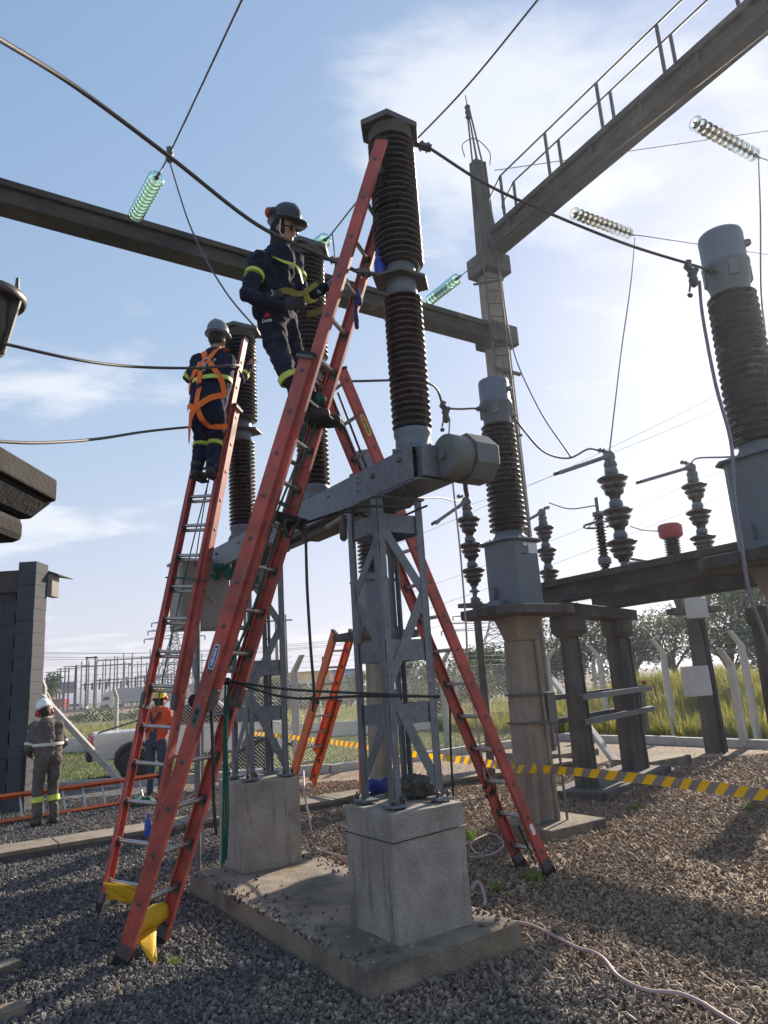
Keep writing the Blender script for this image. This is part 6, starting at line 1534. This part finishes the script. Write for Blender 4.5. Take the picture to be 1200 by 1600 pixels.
rope([LRf + LRu * 4.45 + LRw * .1, LRf + LRu * 4.0 + LRw * .12, LRf + LRu * 3.3 + LRw * .13], .010, 'cable_black', 'second dark rope along the upper part of the right ladder', grp='black ropes')
rope([at(703, 1095, 6.6), at(704, 1160, 6.6), at(708, 1244, 6.6)], .010, 'cable_black', 'dark cord hanging between the near tower and the right ladder', grp='black ropes')
rope([at(810, 1290, 6.4), at(822, 1318, 6.45), at(834, 1342, 6.5)], .008, 'cable_black', 'thin dark cord at the foot of the right ladder', grp='black ropes')
solo('rag_tie', MB().tube(spline([LRf + LRu * .78 + LRw * .16 + LRn * .05, LRf + LRu * .86 + LRw * .19 - LRn * .04, LRf + LRu * .72 + LRw * .17 - LRn * .05, LRf + LRu * .70 + LRw * .18 + LRn * .05], 5), .020, 8), 'rubber', 'black tie wrapped round the far rail of the right ladder', 'tie')

# yellow cloths tucked under the ladder feet
def cloth(c, X, Y, w_, h, label, n=12, amp=.03, seed=1, fold=0):
    vs, fs = [], []; c, X, Y = V(c), V(X).normalized(), V(Y).normalized(); Zc = X.cross(Y).normalized(); rr = random.Random(seed)
    ph = [rr.uniform(0, 6) for _ in range(4)]
    for i in range(n + 1):
        for j in range(n + 1):
            u_, v_ = i / n - .5, j / n - .5
            wob = amp * (math.sin(u_ * 7 + ph[0] + v_ * 3) + .6 * math.sin(v_ * 9 + ph[1] + u_ * 5) + .4 * math.sin((u_ + v_) * 14 + ph[2]))
            vs.append(c + X * u_ * w_ * (1 - fold * v_) + Y * v_ * h + Zc * wob)
    fs = [(i * (n + 1) + j, (i + 1) * (n + 1) + j, (i + 1) * (n + 1) + j + 1, i * (n + 1) + j + 1) for i in range(n) for j in range(n)]
    mb = MB(); mb.add(vs, fs, True); o = mb.build('protective_cloth', 'cloth_yellow'); m = o.modifiers.new('thickness', 'SOLIDIFY'); m.thickness = .006
    return tag(o, label, 'cloth', 'yellow cloths at the ladder feet')
q0 = gr(228, 1478); 
yb = thing('protective_sheet', gr(235, 1500), 'bright yellow folded rubber sheet hung between the feet of the tall ladder', 'sheet', 'yellow cloths at the ladder feet')
pa_, pb_ = onA(.24, -.16, .03), onA(.26, .16, .03)
mb = MB(); vs = []; n = 14
for i in range(n + 1):
    t = i / n
    a = pa_.lerp(pb_, t)
    for k, (dn_, dz) in enumerate(((.045, -.045), (.035, .01), (.0, .028), (-.035, .015), (-.05, -.035), (-.04, -.07))):
        vs.append(a + V((-.3, -.95, 0)).normalized() * 0 - LAn * dn_ * 1.0 + ZX * (dz + .012 * math.sin(t * 7 + k)))
mb.add(vs, [(i * 6 + k, (i + 1) * 6 + k, (i + 1) * 6 + k + 1, i * 6 + k + 1) for i in range(n) for k in range(5)], True)
ys = mb.build('folded_roll', 'cloth_yellow', yb); m = ys.modifiers.new('thickness', 'SOLIDIFY'); m.thickness = .006
mb = MB(); tri = [pa_.lerp(pb_, .22) - ZX * .08 + LAn * .06, pb_ + ZX * -.06 + LAn * .06, gr(247, 1503, .02), gr(236, 1503, .02)]
vs = []; n = 10
for i in range(n + 1):
    for j in range(n + 1):
        u_, v_ = i / n, j / n; p = tri[0].lerp(tri[1], u_).lerp(tri[3].lerp(tri[2], u_), v_); vs.append(p + LAn * .018 * math.sin(u_ * 6 + v_ * 3))
mb.add(vs, [(i * (n + 1) + j, (i + 1) * (n + 1) + j, (i + 1) * (n + 1) + j + 1, i * (n + 1) + j + 1) for i in range(n) for j in range(n)], True)
ys = mb.build('hanging_flap', 'cloth_yellow', yb); m = ys.modifiers.new('thickness', 'SOLIDIFY'); m.thickness = .006
a_, b_ = LLf + LLu * .20 - LLw * .16, LLf + LLu * .20 + LLw * .16
cloth((a_ + b_) / 2 - LLn * .05 - ZX * .05, LLw, ZX - LLn * .5, .32, .15, 'darker yellow cloth hung between the feet of the left ladder', amp=.007, seed=4)

# blue bottles
def bottle(p, h, label, mat='bottle_blue', up=(0, 0, 1)):
    T = thing('spray_bottle', p, label, 'bottle', 'blue bottles'); up = V(up).normalized()
    MB().lathe(p, [(.036, 0), (.04, .01), (.04, h * .55), (.03, h * .68), (.014, h * .76), (.014, h * .86)], 16, up).build('flask', mat, T)
    MB().lathe(V(p) + up * h * .86, [(.018, 0), (.018, .02), (.012, .03), (.012, h * .14)], 10, up).build('cap', 'bottle_blue', T)
bottle(gr(231, 1306, .12), .24, 'blue bottle standing on the trench cover beyond the left ladder')
bt = P1[0] - BX * .155 + AX * .04 + ZX * (P1[1](1.295) + .004); bottle(bt, .25, 'blue bottle standing on the flange plate of the near breaker pole')
# blue bags hanging at the ladder
for k, (x0, y0, x1, y1, Y, lab) in enumerate(((559, 450, 563, 478, 4.75, 'short blue cloth strip hanging at the tall ladder rail'), (555, 470, 558, 515, 4.85, 'longer blue cloth bag hanging at the tall ladder rail'))):
    a, b = at(x0, y0, Y), at(x1, y1, Y); solo('cloth_bag', MB().tube([a, a.lerp(b, .25), a.lerp(b, .7), a.lerp(b, .95), b], [.006, .012, .02, .015, .003], 10), 'cloth_blue', lab, 'bag', 'blue cloth bags')
# things on top of the near block
p = gr(591, 1241, BLZ); bag = MB()
for i in range(12): bag.ball(p + V((rnd.uniform(-.06, .07), rnd.uniform(-.04, .04), .03 + rnd.uniform(0, .05))), rnd.uniform(.03, .045), 10, 7)
o = solo('cloth_bundle', bag, 'cloth_blue', 'crumpled dark blue cloth on the near block beside the front tower leg', 'cloth'); remesh(o, .008, 2, .02, .05)
p = gr(648, 1247, BLZ); bag = MB()
for i in range(9):
    t = i / 8 * math.pi; c = p + V((-.12 + .03 * i, .0, .028)); bag.tube([c + V((-.02, -.08, -.01)), c + V((0, -.05, .04 + .035 * math.sin(t))), c + V((.01, .03, .06 + .045 * math.sin(t))), c + V((.03, .10, .0))], [.018, .026, .026, .018], 8)
for i in range(7): bag.ball(p + V((-.08 + .035 * i, -.05, .02)), .03, 8, 6)
o = solo('tool_bag', bag, 'cloth_olive', 'rumpled olive tool bag lying on the near block inside the tower', 'bag'); remesh(o, .006, 0, .02, .03)
p = gr(682, 1236, BLZ); solo('hose_fitting', MB().tube(spline([p + V((-.05, .02, .13)), p + V((-.02, 0, .06)), p + V((.02, 0, .09)), p + V((.03, 0, .02))], 5), .013, 8), 'hose_pink', 'small pink hose end with clamp behind the tool bag', 'hose', 'hose lengths')
p = gr(640, 1222, BLZ); solo('rag', MB().ball(p + ZX * .03, 1, 10, 7, V((.05, 0, 0)), V((0, .04, 0)), V((0, 0, .03))), 'bottle_blue', 'small bright blue rag by the rear tower leg', 'cloth')
# green rope heaps by the trench
for k, (x, y, n, s, lab) in enumerate(((163, 1310, 16, .8, 'heap of dark green rope on the trench edge'), (215, 1258, 26, 1.3, 'larger heap of dark green sheeting behind the left ladder'))):
    g = gr(x, y, .02); hb = MB()
    for i in range(n): hb.ball(g + V((rnd.gauss(0, .10 * s), rnd.gauss(0, .06 * s), rnd.uniform(.02, .07) * s)), .04 * s, 8, 6)
    o = solo('rope_heap', hb, 'rope_green', lab, 'rope', 'green heaps on the ground'); remesh(o, .012, 1, .03, .04)
# thin rope lying by the gravel under the small ladder, tape holder cone etc.
solo('tape_reel', MB().lathe(at(305, 1095, 5.05), [(.03, -.02), (.045, -.02), (.045, .02), (.03, .02)], 16, LAw), 'rubber', 'black bracket knob on the tall ladder rail', 'knob')
# ------------------------------------------------------------------ pickup beyond the fence
def wheel(T, c, ax, r, wd, name='wheel'):
    ax = V(ax).normalized()
    ty = MB().lathe(c, [(r * .62, -wd / 2), (r * .93, -wd / 2), (r, -wd * .32), (r, wd * .32), (r * .93, wd / 2), (r * .62, wd / 2)], 28, ax).build(name, 'tyre', T)
    MB().lathe(c, [(.02, wd * .36), (r * .2, wd * .36), (r * .25, wd * .25), (r * .55, wd * .22), (r * .64, wd * .42), (r * .64, -wd * .3)], 20, ax).build('rim', 'flange_grey', ty)
    return ty
def pickup():
    base = gr(210, 1219); base = V((base.x, base.y, 0)); T = thing('pickup_truck', base, 'white double cab pickup truck parked on the lawn behind the fence', 'truck')
    yaw = R(24); d = V((math.cos(yaw), math.sin(yaw), 0)); n = V((-d.y, d.x, 0))    # d: forward, n: the far side
    def P(x, y, z): return base + (d * x + n * y + ZX * z) * .88
    # side outline of the body (x forward from the rear wheel, z up), given a width
    def hull(out_, y0, y1, name, mat, par, bev=.03): return MB().prism([P(x, y0, z) for x, z in out_], n * (y1 - y0) * .88).build(name, mat, par, bevel=bev, seg=3)
    lower = [(-.95, .52), (-.46, .50), (-.44, .66), (-.30, .82), (0, .90), (.30, .82), (.44, .66), (.46, .46), (2.58, .46), (2.62, .66), (2.76, .82), (3.06, .90), (3.36, .82), (3.50, .66), (3.52, .50), (3.90, .52), (3.95, .80), (3.86, 1.02), (3.5, 1.10), (2.65, 1.16), (.75, 1.16), (.70, 1.12), (-.90, 1.12), (-.98, .95)]
    body = hull(lower, 0, 1.82, 'body', 'car_white', T)
    cabin = [(.78, 1.14), (2.75, 1.14), (2.05, 1.72), (1.75, 1.78), (1.05, 1.78), (.90, 1.72)]
    cb = MB(); cb.prism([P(x, .14, z) for x, z in cabin], n * 1.36)
    cab_ = cb.build('cab', 'car_white', T, bevel=.05, seg=3)
    for x0, x1, nm in ((.98, 1.52, 'rear_window'), (1.58, 2.42, 'side_window')):
        top0, top1 = (.05 + x0, min(x1, 1.98))
        MB().prism([P(x0, .135, 1.19), P(x1, .135, 1.19), P(top1, .135, 1.66), P(top0, .135, 1.66)], -n * .010).build(nm, 'lens_dark', cab_)
    MB().prism([P(2.70, .24, 1.185), P(2.70, 1.58, 1.185), P(2.09, 1.50, 1.70), P(2.09, .32, 1.70)], (d * .6 + ZX * .75).normalized() * .012).build('windscreen', 'window_glass', cab_)
    for x in (0, 3.06):
        for y, a in ((.06, -n), (1.76, n)): wheel(T, P(x, y, .37), a, .33, .21)
        MB().tube([P(x + .43 * math.cos(t), -.012, .42 + .43 * math.sin(t)) for t in [R(10 * k) for k in range(0, 19)]], .045, 8).build('wheel_arch', 'plastic_dark', body)
    MB().bar(P(-1.0, .02, .62), P(-1.0, 1.80, .62), d * .07, ZX * .11).build('rear_bumper', 'plastic_dark', T, bevel=.03)
    MB().bar(P(3.94, .03, .60), P(3.94, 1.79, .60), d * .08, ZX * .16).build('front_bumper', 'plastic_dark', T, bevel=.03)
    MB().box(P(3.93, .91, .88), d * .02, n * .45, ZX * .09).build('grille', 'plastic_dark', T)
    for y in (.14, 1.68): MB().box(P(3.88, y, .92), d * .05, n * .13, ZX * .08).build('headlight', 'chrome', T, bevel=.02)
    for y in (.04, 1.78): MB().box(P(-.97, y, .93), d * .03, n * .05, ZX * .14).build('tail_light', 'muff_red', T, bevel=.01)
    for y in (-.09, 1.91): MB().ball(P(2.25, y, 1.22), 1, 12, 8, d * .06, n * .11, ZX * .08).build('mirror', 'plastic_dark', T)
    for x in (1.55, 2.58): MB().box(P(x, -.003, .85), d * .004, n * .002, ZX * .28).build('door_gap', 'plastic_dark', body)
    for x in (1.30, 2.35): MB().tube([P(x - .09, -.03, 1.03), P(x + .09, -.03, 1.03)], .014, 8).build('door_handle', 'chrome', body)
    MB().bar(P(.5, -.04, .44), P(2.55, -.04, .44), n * .05, ZX * .025).build('side_step', 'plastic_dark', T)
    MB().tube([P(.62, .12, 1.12), P(.62, .2, 1.62), P(.62, 1.62, 1.62), P(.62, 1.70, 1.12)], .032, 8).build('roll_bar', 'chrome', T)
    MB().tube([P(-.85, .1, 1.14), P(-.2, .1, 1.30), P(.60, .14, 1.50)], .02, 6).build('rack_bar', 'plastic_dark', T)
pickup()

# ------------------------------------------------------------------ trucks and a car on the far road
def lorry(x, Y, label, cabm, trailer=True, face=-1, L_=13.5):
    g = at(x, 1080, Y); g = V((g.x, Y, .03)); T = thing('lorry', g, label, 'truck', 'vehicles on the far road'); s = face
    def B(x0, x1, y0, y1, z0, z1, nm, mat, par=T, bev=.08): return MB().box(g + V((s * (x0 + x1) / 2, (y0 + y1) / 2, (z0 + z1) / 2)), V(((x1 - x0) / 2, 0, 0)), V((0, (y1 - y0) / 2, 0)), ZX * (z1 - z0) / 2).build(nm, mat, par, bevel=bev)
    cab_ = MB().prism([g + V((s * a, 0, z)) for a, z in ((0, .7), (2.3, .7), (2.35, 1.6), (2.1, 2.5), (1.7, 3.4), (0, 3.7))], V((0, 2.5, 0))).build('cab', cabm, T, bevel=.1)
    MB().prism([g + V((s * a, -.02, z)) for a, z in ((.6, 1.75), (2.0, 1.75), (1.85, 2.45), (.6, 2.45))], V((0, -.02, 0))).build('side_window', 'lens_dark', cab_)
    MB().prism([g + V((s * 2.36, .15, 1.7)), g + V((s * 2.36, 2.35, 1.7)), g + V((s * 2.1, 2.35, 2.5)), g + V((s * 2.1, .15, 2.5))], V((s * .03, 0, 0))).build('windscreen', 'lens_dark', cab_)
    B(2.2, 2.5, 0, 2.5, .35, .95, 'bumper', 'plastic_dark')
    for a in (1.2, -1.6): wheel(T, g + V((s * a, .1, .5)), (0, -1, 0), .5, .3)
    if trailer:
        tr = B(-L_, -.8, 0, 2.5, 1.15, 4.0, 'trailer', 'trailer_white')
        for i in range(8): B(-L_ + 1.5 * i + .7, -L_ + 1.5 * i + .76, -.03, 0, 1.2, 3.95, 'trailer_rib', 'flange_grey', tr, 0)
        for a in (-L_ + 1.2, -L_ + 2.5, -L_ + 3.8): wheel(T, g + V((s * a, .1, .5)), (0, -1, 0), .5, .3)
        B(-L_, -2.2, .2, 2.3, .95, 1.14, 'chassis', 'plastic_dark')
    else: B(-3.0, -.1, 0, 2.5, .9, 2.6, 'cargo_body', 'car_red')
lorry(176, 150, 'white lorry with a long white trailer on the far road behind the left ladder', 'car_white', True, -1, 17)
lorry(76, 140, 'red lorry cab on the far road right of the building', 'car_red', False, -1)
def car(x, Y, label, mat):
    g = at(x, 1090, Y); g = V((g.x, Y, .03)); T = thing('car', g, label, 'car', 'vehicles on the far road')
    MB().prism([g + V((a, 0, z)) for a, z in ((-2.1, .35), (2.1, .35), (2.15, .8), (1.2, .95), (-2.0, .98), (-2.15, .7))], V((0, 1.7, 0))).build('body', mat, T, bevel=.08)
    c = MB().prism([g + V((a, .1, z)) for a, z in ((-1.7, .95), (1.2, .93), (.5, 1.45), (-1.2, 1.48))], V((0, 1.5, 0))).build('cabin', 'lens_dark', T, bevel=.08)
    for a in (-1.3, 1.3): wheel(T, g + V((a, .05, .33)), (0, -1, 0), .33, .2)
car(117, 150, 'small pale car parked on the far road left of the lorry', 'car_white')
# guard rail along the far road
gr_ = thing('guard_rail', V((-60, 98, 0)), 'pale steel guard rail along the verge before the far road', 'rail')
MB().bar(V((-90, 100, .65)), V((-6, 94, .65)), V((0, .03, 0)), ZX * .16).build('rail_beam', 'pole_grey', gr_)
for i in range(22): x = -90 + 4 * i; MB().box(V((x, 100.1 - (x + 90) * .0714, .3)), V((.06, 0, 0)), V((0, .06, 0)), ZX * .33).build('rail_post', 'pole_grey', gr_)

# ------------------------------------------------------------------ far substation: poles, gantries, pylons
def upole(x, ytop, Y, label, r=.14, arms=(), mat='wood_pole', ybase=None):
    t = at(x, ytop, Y); T = thing('utility_pole', V((t.x, Y, 0)), label, 'pole', 'far utility poles')
    MB().tube([V((t.x, Y, 0)), t], [r * 1.25, r * .8], 7).build('shaft', mat, T)
    for dz, w_ in arms: MB().beam(t + V((-w_, 0, -dz)), t + V((w_, 0, -dz)), .14, .14).build('cross_arm', mat, T)
    return T
polespec = [(65, 1063, 130, [(.3, 2.2), (1.2, 1.6)]), (83, 1052, 140, []), (90, 1048, 135, [(.2, 2.0)]), (95, 1044, 132, []), (102, 1043, 138, []), (108, 1043, 130, [(.2, 2.2)]), (118, 1040, 140, []), (120, 1039, 132, [(.2, 2.4)]), (136, 1026, 120, []), (149, 1025, 120, [])]
ordn = ['first', 'second', 'third', 'fourth', 'fifth', 'sixth', 'seventh', 'eighth', 'ninth', 'tenth']
for k, (x, y, Y, a) in enumerate(polespec):
    upole(x, y, Y, ordn[k] + ' dark far pole counted from the building towards the left ladder', arms=a)
solo('pole_crossbar', MB().beam(at(134, 1028, 120), at(152, 1027, 120), .3, .25), 'wood_pole', 'crossbar joining the two tallest far poles', 'beam')
sb = at(99, 1075, 142); bb_ = thing('billboard', V((sb.x, 142, 0)), 'small grey blue billboard between the far poles', 'billboard')
MB().box(sb, V((2.4, 0, 0)), V((0, .1, 0)), ZX * 1.1).build('panel', 'billboard', bb_); MB().tube([V((sb.x, 142, 0)), sb - ZX * 1.1], .2, 6).build('post', 'pole_grey', bb_)
def gantry(x0, x1, Y, h, label, n):
    a = at(x0, 1090, Y); b = at(x1, 1088, Y); T = thing('substation_gantry', V((a.x, Y, 0)), label, 'gantry', 'far substation gantries')
    for i in range(n + 1):
        x = a.x + (b.x - a.x) * i / n; MB().tube([V((x, Y, 0)), V((x, Y, h + rnd.uniform(.5, 2.2)))], [.24, .14], 6).build('mast', 'pole_grey', T)
        MB().tube([V((x + .9, Y, h * .45)), V((x + .9, Y, h * .62))], .22, 6).build('insulator', 'porcelain', T)
    for z in (h, h * .58): MB().beam(V((a.x, Y, z)), V((b.x, Y, z)), .35, .3).build('cross_beam', 'pole_grey', T)
gantry(126, 205, 165, 9.5, 'left most far substation gantry above the lorry', 7)
gantry(150, 262, 190, 12.0, 'tall far substation gantry behind the lorry trailer', 8)
gantry(200, 330, 215, 11.5, 'right most far substation gantry behind the ladders', 9)
gantry(215, 320, 178, 7.0, 'low far substation gantry behind the left ladder', 8)
def pylon(x, ytop, Y, w_, label, arms=3):
    t = at(x, ytop, Y); T = thing('lattice_pylon', V((t.x, Y, 0)), label, 'pylon', 'far lattice pylons'); H = t.z; b0 = V((t.x, Y, 0)); mb = MB(); rr = .07 * Y / 90
    def hw(z): return max(w_ * .16, w_ * (1 - z / H * 1.15)) if z < H * .75 else w_ * .16 * (1 - (z / H - .75) * 3.6)
    lv = [H * f for f in (0, .16, .31, .45, .57, .68, .76, .84, .92, 1.0)]
    for i in range(len(lv) - 1):
        z0, z1 = lv[i], lv[i + 1]; a, b = hw(z0), hw(z1); c0 = [(-a, -a), (a, -a), (a, a), (-a, a)]; c1 = [(-b, -b), (b, -b), (b, b), (-b, b)]
        for k in range(4):
            p, q = b0 + V((*c0[k], z0)), b0 + V((*c1[k], z1)); p2, q2 = b0 + V((*c0[(k + 1) % 4], z0)), b0 + V((*c1[(k + 1) % 4], z1))
            mb.tube([p, q], rr, 4); mb.tube([p, q2], rr * .7, 4); mb.tube([p2, q], rr * .7, 4); mb.tube([q, q2], rr * .7, 4)
    mb.build('lattice_body', 'lattice_steel', T)
    for i in range(arms):
        z = H * (.74 + .09 * i); L_ = w_ * (1.5 - .18 * i)
        for s in (-1, 1):
            m2 = MB(); m2.tube([b0 + V((s * w_ * .12, 0, z)), b0 + V((s * L_, 0, z + .2))], rr, 4); m2.tube([b0 + V((s * w_ * .12, 0, z + H * .04)), b0 + V((s * L_, 0, z + .2))], rr * .8, 4); m2.build('cross_arm', 'lattice_steel', T)
            MB().tube([b0 + V((s * L_, 0, z + .2)), b0 + V((s * L_, 0, z - H * .035))], rr * 1.3, 5).build('insulator', 'lattice_steel', T)
    return b0, H
pylon(273, 962, 150, 4.2, 'lattice pylon rising behind the left ladder')
pylon(769, 952, 95, 4.6, 'lattice pylon between the right ladder and the transformer pole')
upole(431, 962, 70, 'tall pale far pole with a crossarm between the two steel towers', r=.16, arms=((.5, 1.6), (2.2, .9)), mat='pole_grey')
upole(504, 1026, 75, 'left of two short far poles beyond the small ladder', r=.12)
upole(511, 1026, 75, 'right of two short far poles beyond the small ladder', r=.12)
upole(446, 960, 95, 'thin far pole just right of the tall pale pole', r=.12)
for k, (y0, y1, Y, lab) in enumerate(((1008, 1014, 110, 'uppermost'), (1012, 1010, 112, 'second'), (1017, 1017, 114, 'third'), (1021, 1019, 116, 'lowest'))):
    solo('distant_line', MB().tube(sag(at(-40, y0 + 6, Y), at(560, y1 - 14, Y), 1.2), .035, 4), 'conductor', lab + ' far power line above the lorry at the left', 'wire', 'far low power lines')
# long low building behind
bx = at(390, 1056, 150); by = at(556, 1048, 150); hb_ = thing('warehouse', V((bx.x, 150, 0)), 'long low warehouse with a yellow and blue front behind the towers', 'building')
zt0 = bx.z
MB().box(V(((bx.x * .4 + by.x * .6) - 6, 156, 1.6)), V(((by.x - bx.x) * .62, 0, 0)), V((0, 5, 0)), ZX * 1.6).build('wall', 'trailer_white', hb_)
MB().box(V((bx.x + (by.x - bx.x) * .38, 150.6, 4.1)), V(((by.x - bx.x) * .40, 0, 0)), V((0, .3, 0)), ZX * .9).build('yellow_band', 'building_yellow', hb_)
MB().box(V((bx.x + (by.x - bx.x) * .92, 150.6, 4.1)), V(((by.x - bx.x) * .14, 0, 0)), V((0, .3, 0)), ZX * .9).build('blue_sign', 'building_blue', hb_)
for i in range(7): MB().box(V((bx.x + (by.x - bx.x) * (.06 + .14 * i), 150.95, 1.4)), V((1.1, 0, 0)), V((0, .06, 0)), ZX * 1.2).build('shutter', 'block_wall', hb_)

# ------------------------------------------------------------------ trees
def tree(x, y, Y, rx, rz, label, mat='leaf', n=4160, leaf=.09, seed=0, trunk=None, name='tree'):
    rr = np.random.default_rng(seed); c = at(x, y, Y); T = thing(name, V((c.x, Y, 0)), label, 'tree', 'trees beyond the bank'); c = V((c.x, Y, c.z))
    z0 = max(.3, c.z - rz * 1.0); tk = MB(); tk.tube([V((c.x, Y, -.05)), V((c.x + .08 * rx, Y, z0 * .6)), V((c.x, Y, c.z))], [.05 * rx + .04, .04 * rx + .03, .02], 7).build('trunk', 'bark', T)
    k = 15; cen = []
    for i in range(k):
        a = rr.random() * 6.283; el = rr.random() * 1.7 - .75; r = .35 + .6 * rr.random() ** .6
        cen.append(np.array([c.x + math.cos(a) * math.cos(el) * rx * r, Y + math.sin(a) * math.cos(el) * rx * r * .9, c.z + math.sin(el) * rz * r]))
        MB().tube([V((c.x, Y, z0 + (cen[-1][2] - z0) * .25)), V(tuple((np.array([c.x, Y, c.z]) * .35 + cen[-1] * .65))), V(tuple(cen[-1]))], [.022 * rx + .012, .015, .006], 5).build('limb', 'bark', T)
    cen = np.array(cen); rad = (.30 + .26 * rr.random(k)) * min(rx, rz) * 1.0
    id_ = rr.integers(0, k, n); v = rr.normal(size=(n, 3)); v /= np.linalg.norm(v, axis=1)[:, None]; rr_ = rr.random(n) ** .45
    P_ = cen[id_] + v * (rad[id_] * rr_)[:, None] * np.array([1.15, 1.1, .8])
    a = rr.normal(size=(n, 3)); a /= np.linalg.norm(a, axis=1)[:, None]; b = np.cross(a, rr.normal(size=(n, 3))); b /= np.linalg.norm(b, axis=1)[:, None]
    s = leaf * (.6 + .8 * rr.random(n))[:, None]
    vs = np.stack([P_ - a * s, P_ + b * s * .45, P_ + a * s, P_ - b * s * .45], 1).reshape(-1, 3) - np.array(T.location)
    F = np.arange(n * 4).reshape(-1, 4); me = npmesh('crown', vs, F, mat, np.repeat(np.clip(.5 * rr.random(k)[id_] + .5 * rr.random(n), 0, 1), 4))
    o = bpy.data.objects.new('crown', me); COL.objects.link(o); o.parent = T; return T
tree(700, 1075, 34, 1.9, 1.6, 'dark bushy tree seen between the ladder rails and the transformer pole', seed=1, n=5760, leaf=.085)
tree(655, 1062, 46, 1.6, 1.4, 'small light green tree behind the near tower', 'leaf_pale', seed=2, n=3520)
tree(742, 1050, 40, 2.2, 1.8, 'rounded tree left of the transformer pole', seed=3, n=5760, leaf=.085)
tree(800, 1055, 38, 2.4, 1.6, 'broad dark tree behind the transformer pole', seed=4, n=6720, leaf=.085)
tree(900, 1010, 40, 2.6, 2.6, 'feathery tree behind the first switch column', 'leaf_pale', seed=5, n=6080, leaf=.085)
tree(860, 1000, 42, 2.0, 2.4, 'tall thin tree behind the transformer platform', 'leaf_pale', seed=6, n=4160, leaf=.085)
tree(985, 1005, 38, 2.6, 2.2, 'airy tree with visible limbs behind the second switch column', 'leaf_pale', seed=7, n=4160, leaf=.09)
tree(1045, 1000, 40, 2.5, 2.1, 'loose pale tree left of the equipment pole', 'leaf_pale', seed=8, n=4800, leaf=.09)
tree(1130, 985, 36, 3.0, 3.0, 'large leafy tree behind the right fence posts', 'leaf', seed=9, n=9920, leaf=.085)
tree(1195, 970, 34, 2.8, 3.2, 'tall leafy tree at the right edge', 'leaf', seed=10, n=8960, leaf=.085)
tree(1270, 980, 34, 3.0, 3.2, 'leafy tree beyond the right edge', 'leaf', seed=11, n=5760, leaf=.11)
tree(545, 1075, 60, 2.0, 1.3, 'low dark shrub beyond the far wall behind the near tower', seed=12, n=2560, leaf=.14, name='shrub')
tree(470, 1092, 62, 3.0, 1.3, 'long shrub beyond the far wall left of the small ladder', seed=13, n=2880, leaf=.14, name='shrub')
tree(400, 1085, 64, 3.0, 1.6, 'shrub behind the far tower legs', seed=14, n=2880, leaf=.14, name='shrub')
tree(50, 1080, 120, 5.0, 3.4, 'hazy dark tree right of the building on the horizon', seed=15, n=2560, leaf=.35)
tree(14, 1085, 125, 5.0, 3.0, 'hazy tree on the horizon behind the building corner', seed=16, n=1920, leaf=.35)
# hedge along the verge
def hedge(p, q, h, label, seed):
    rr = np.random.default_rng(seed); n = 5200; t = rr.random(n); p, q = np.array(p), np.array(q)
    P_ = p + (q - p) * t[:, None] + rr.normal(size=(n, 3)) * np.array([.3, .8, 0]); P_[:, 2] = rr.random(n) ** .7 * h * (.7 + .3 * np.sin(t * 60 + np.sin(t * 23) * 3))
    a = rr.normal(size=(n, 3)); a /= np.linalg.norm(a, axis=1)[:, None]; b = np.cross(a, rr.normal(size=(n, 3))); b /= np.linalg.norm(b, axis=1)[:, None]; s = .22
    vs = np.stack([P_ - a * s, P_ + b * s * .5, P_ + a * s, P_ - b * s * .5], 1).reshape(-1, 3)
    me = npmesh('hedge', vs, np.arange(n * 4).reshape(-1, 4), 'leaf', np.repeat(rr.random(n), 4)); o = bpy.data.objects.new('hedge', me); COL.objects.link(o); tag(o, label, 'hedge', kind='stuff')
hedge((-62, 68, 0), (12, 60, 0), 1.0, 'low trimmed hedge beyond the pasture', 21)
# ------------------------------------------------------------------ thin haze volume, added to imitate lens glare; it also pales far things
def haze():
    m = bpy.data.materials.new('haze'); m.use_nodes = True; t = m.node_tree; t.nodes.clear()
    o = t.nodes.new('ShaderNodeOutputMaterial'); v = t.nodes.new('ShaderNodeVolumePrincipled')
    v.inputs['Color'].default_value = (.70, .80, 1.0, 1); v.inputs['Density'].default_value = .0007; v.inputs['Anisotropy'].default_value = .74
    t.links.new(v.outputs[0], o.inputs['Volume'])
    MATS['haze'] = m
    ob = MB().box(V((0, 1350, 10.5)), V((2600, 0, 0)), V((0, 1760, 0)), ZX * 11.6).build('haze', 'haze')
    tag(ob, 'thin pale haze added to imitate lens glare over the yard and the country beyond', 'haze', kind='stuff')
haze()
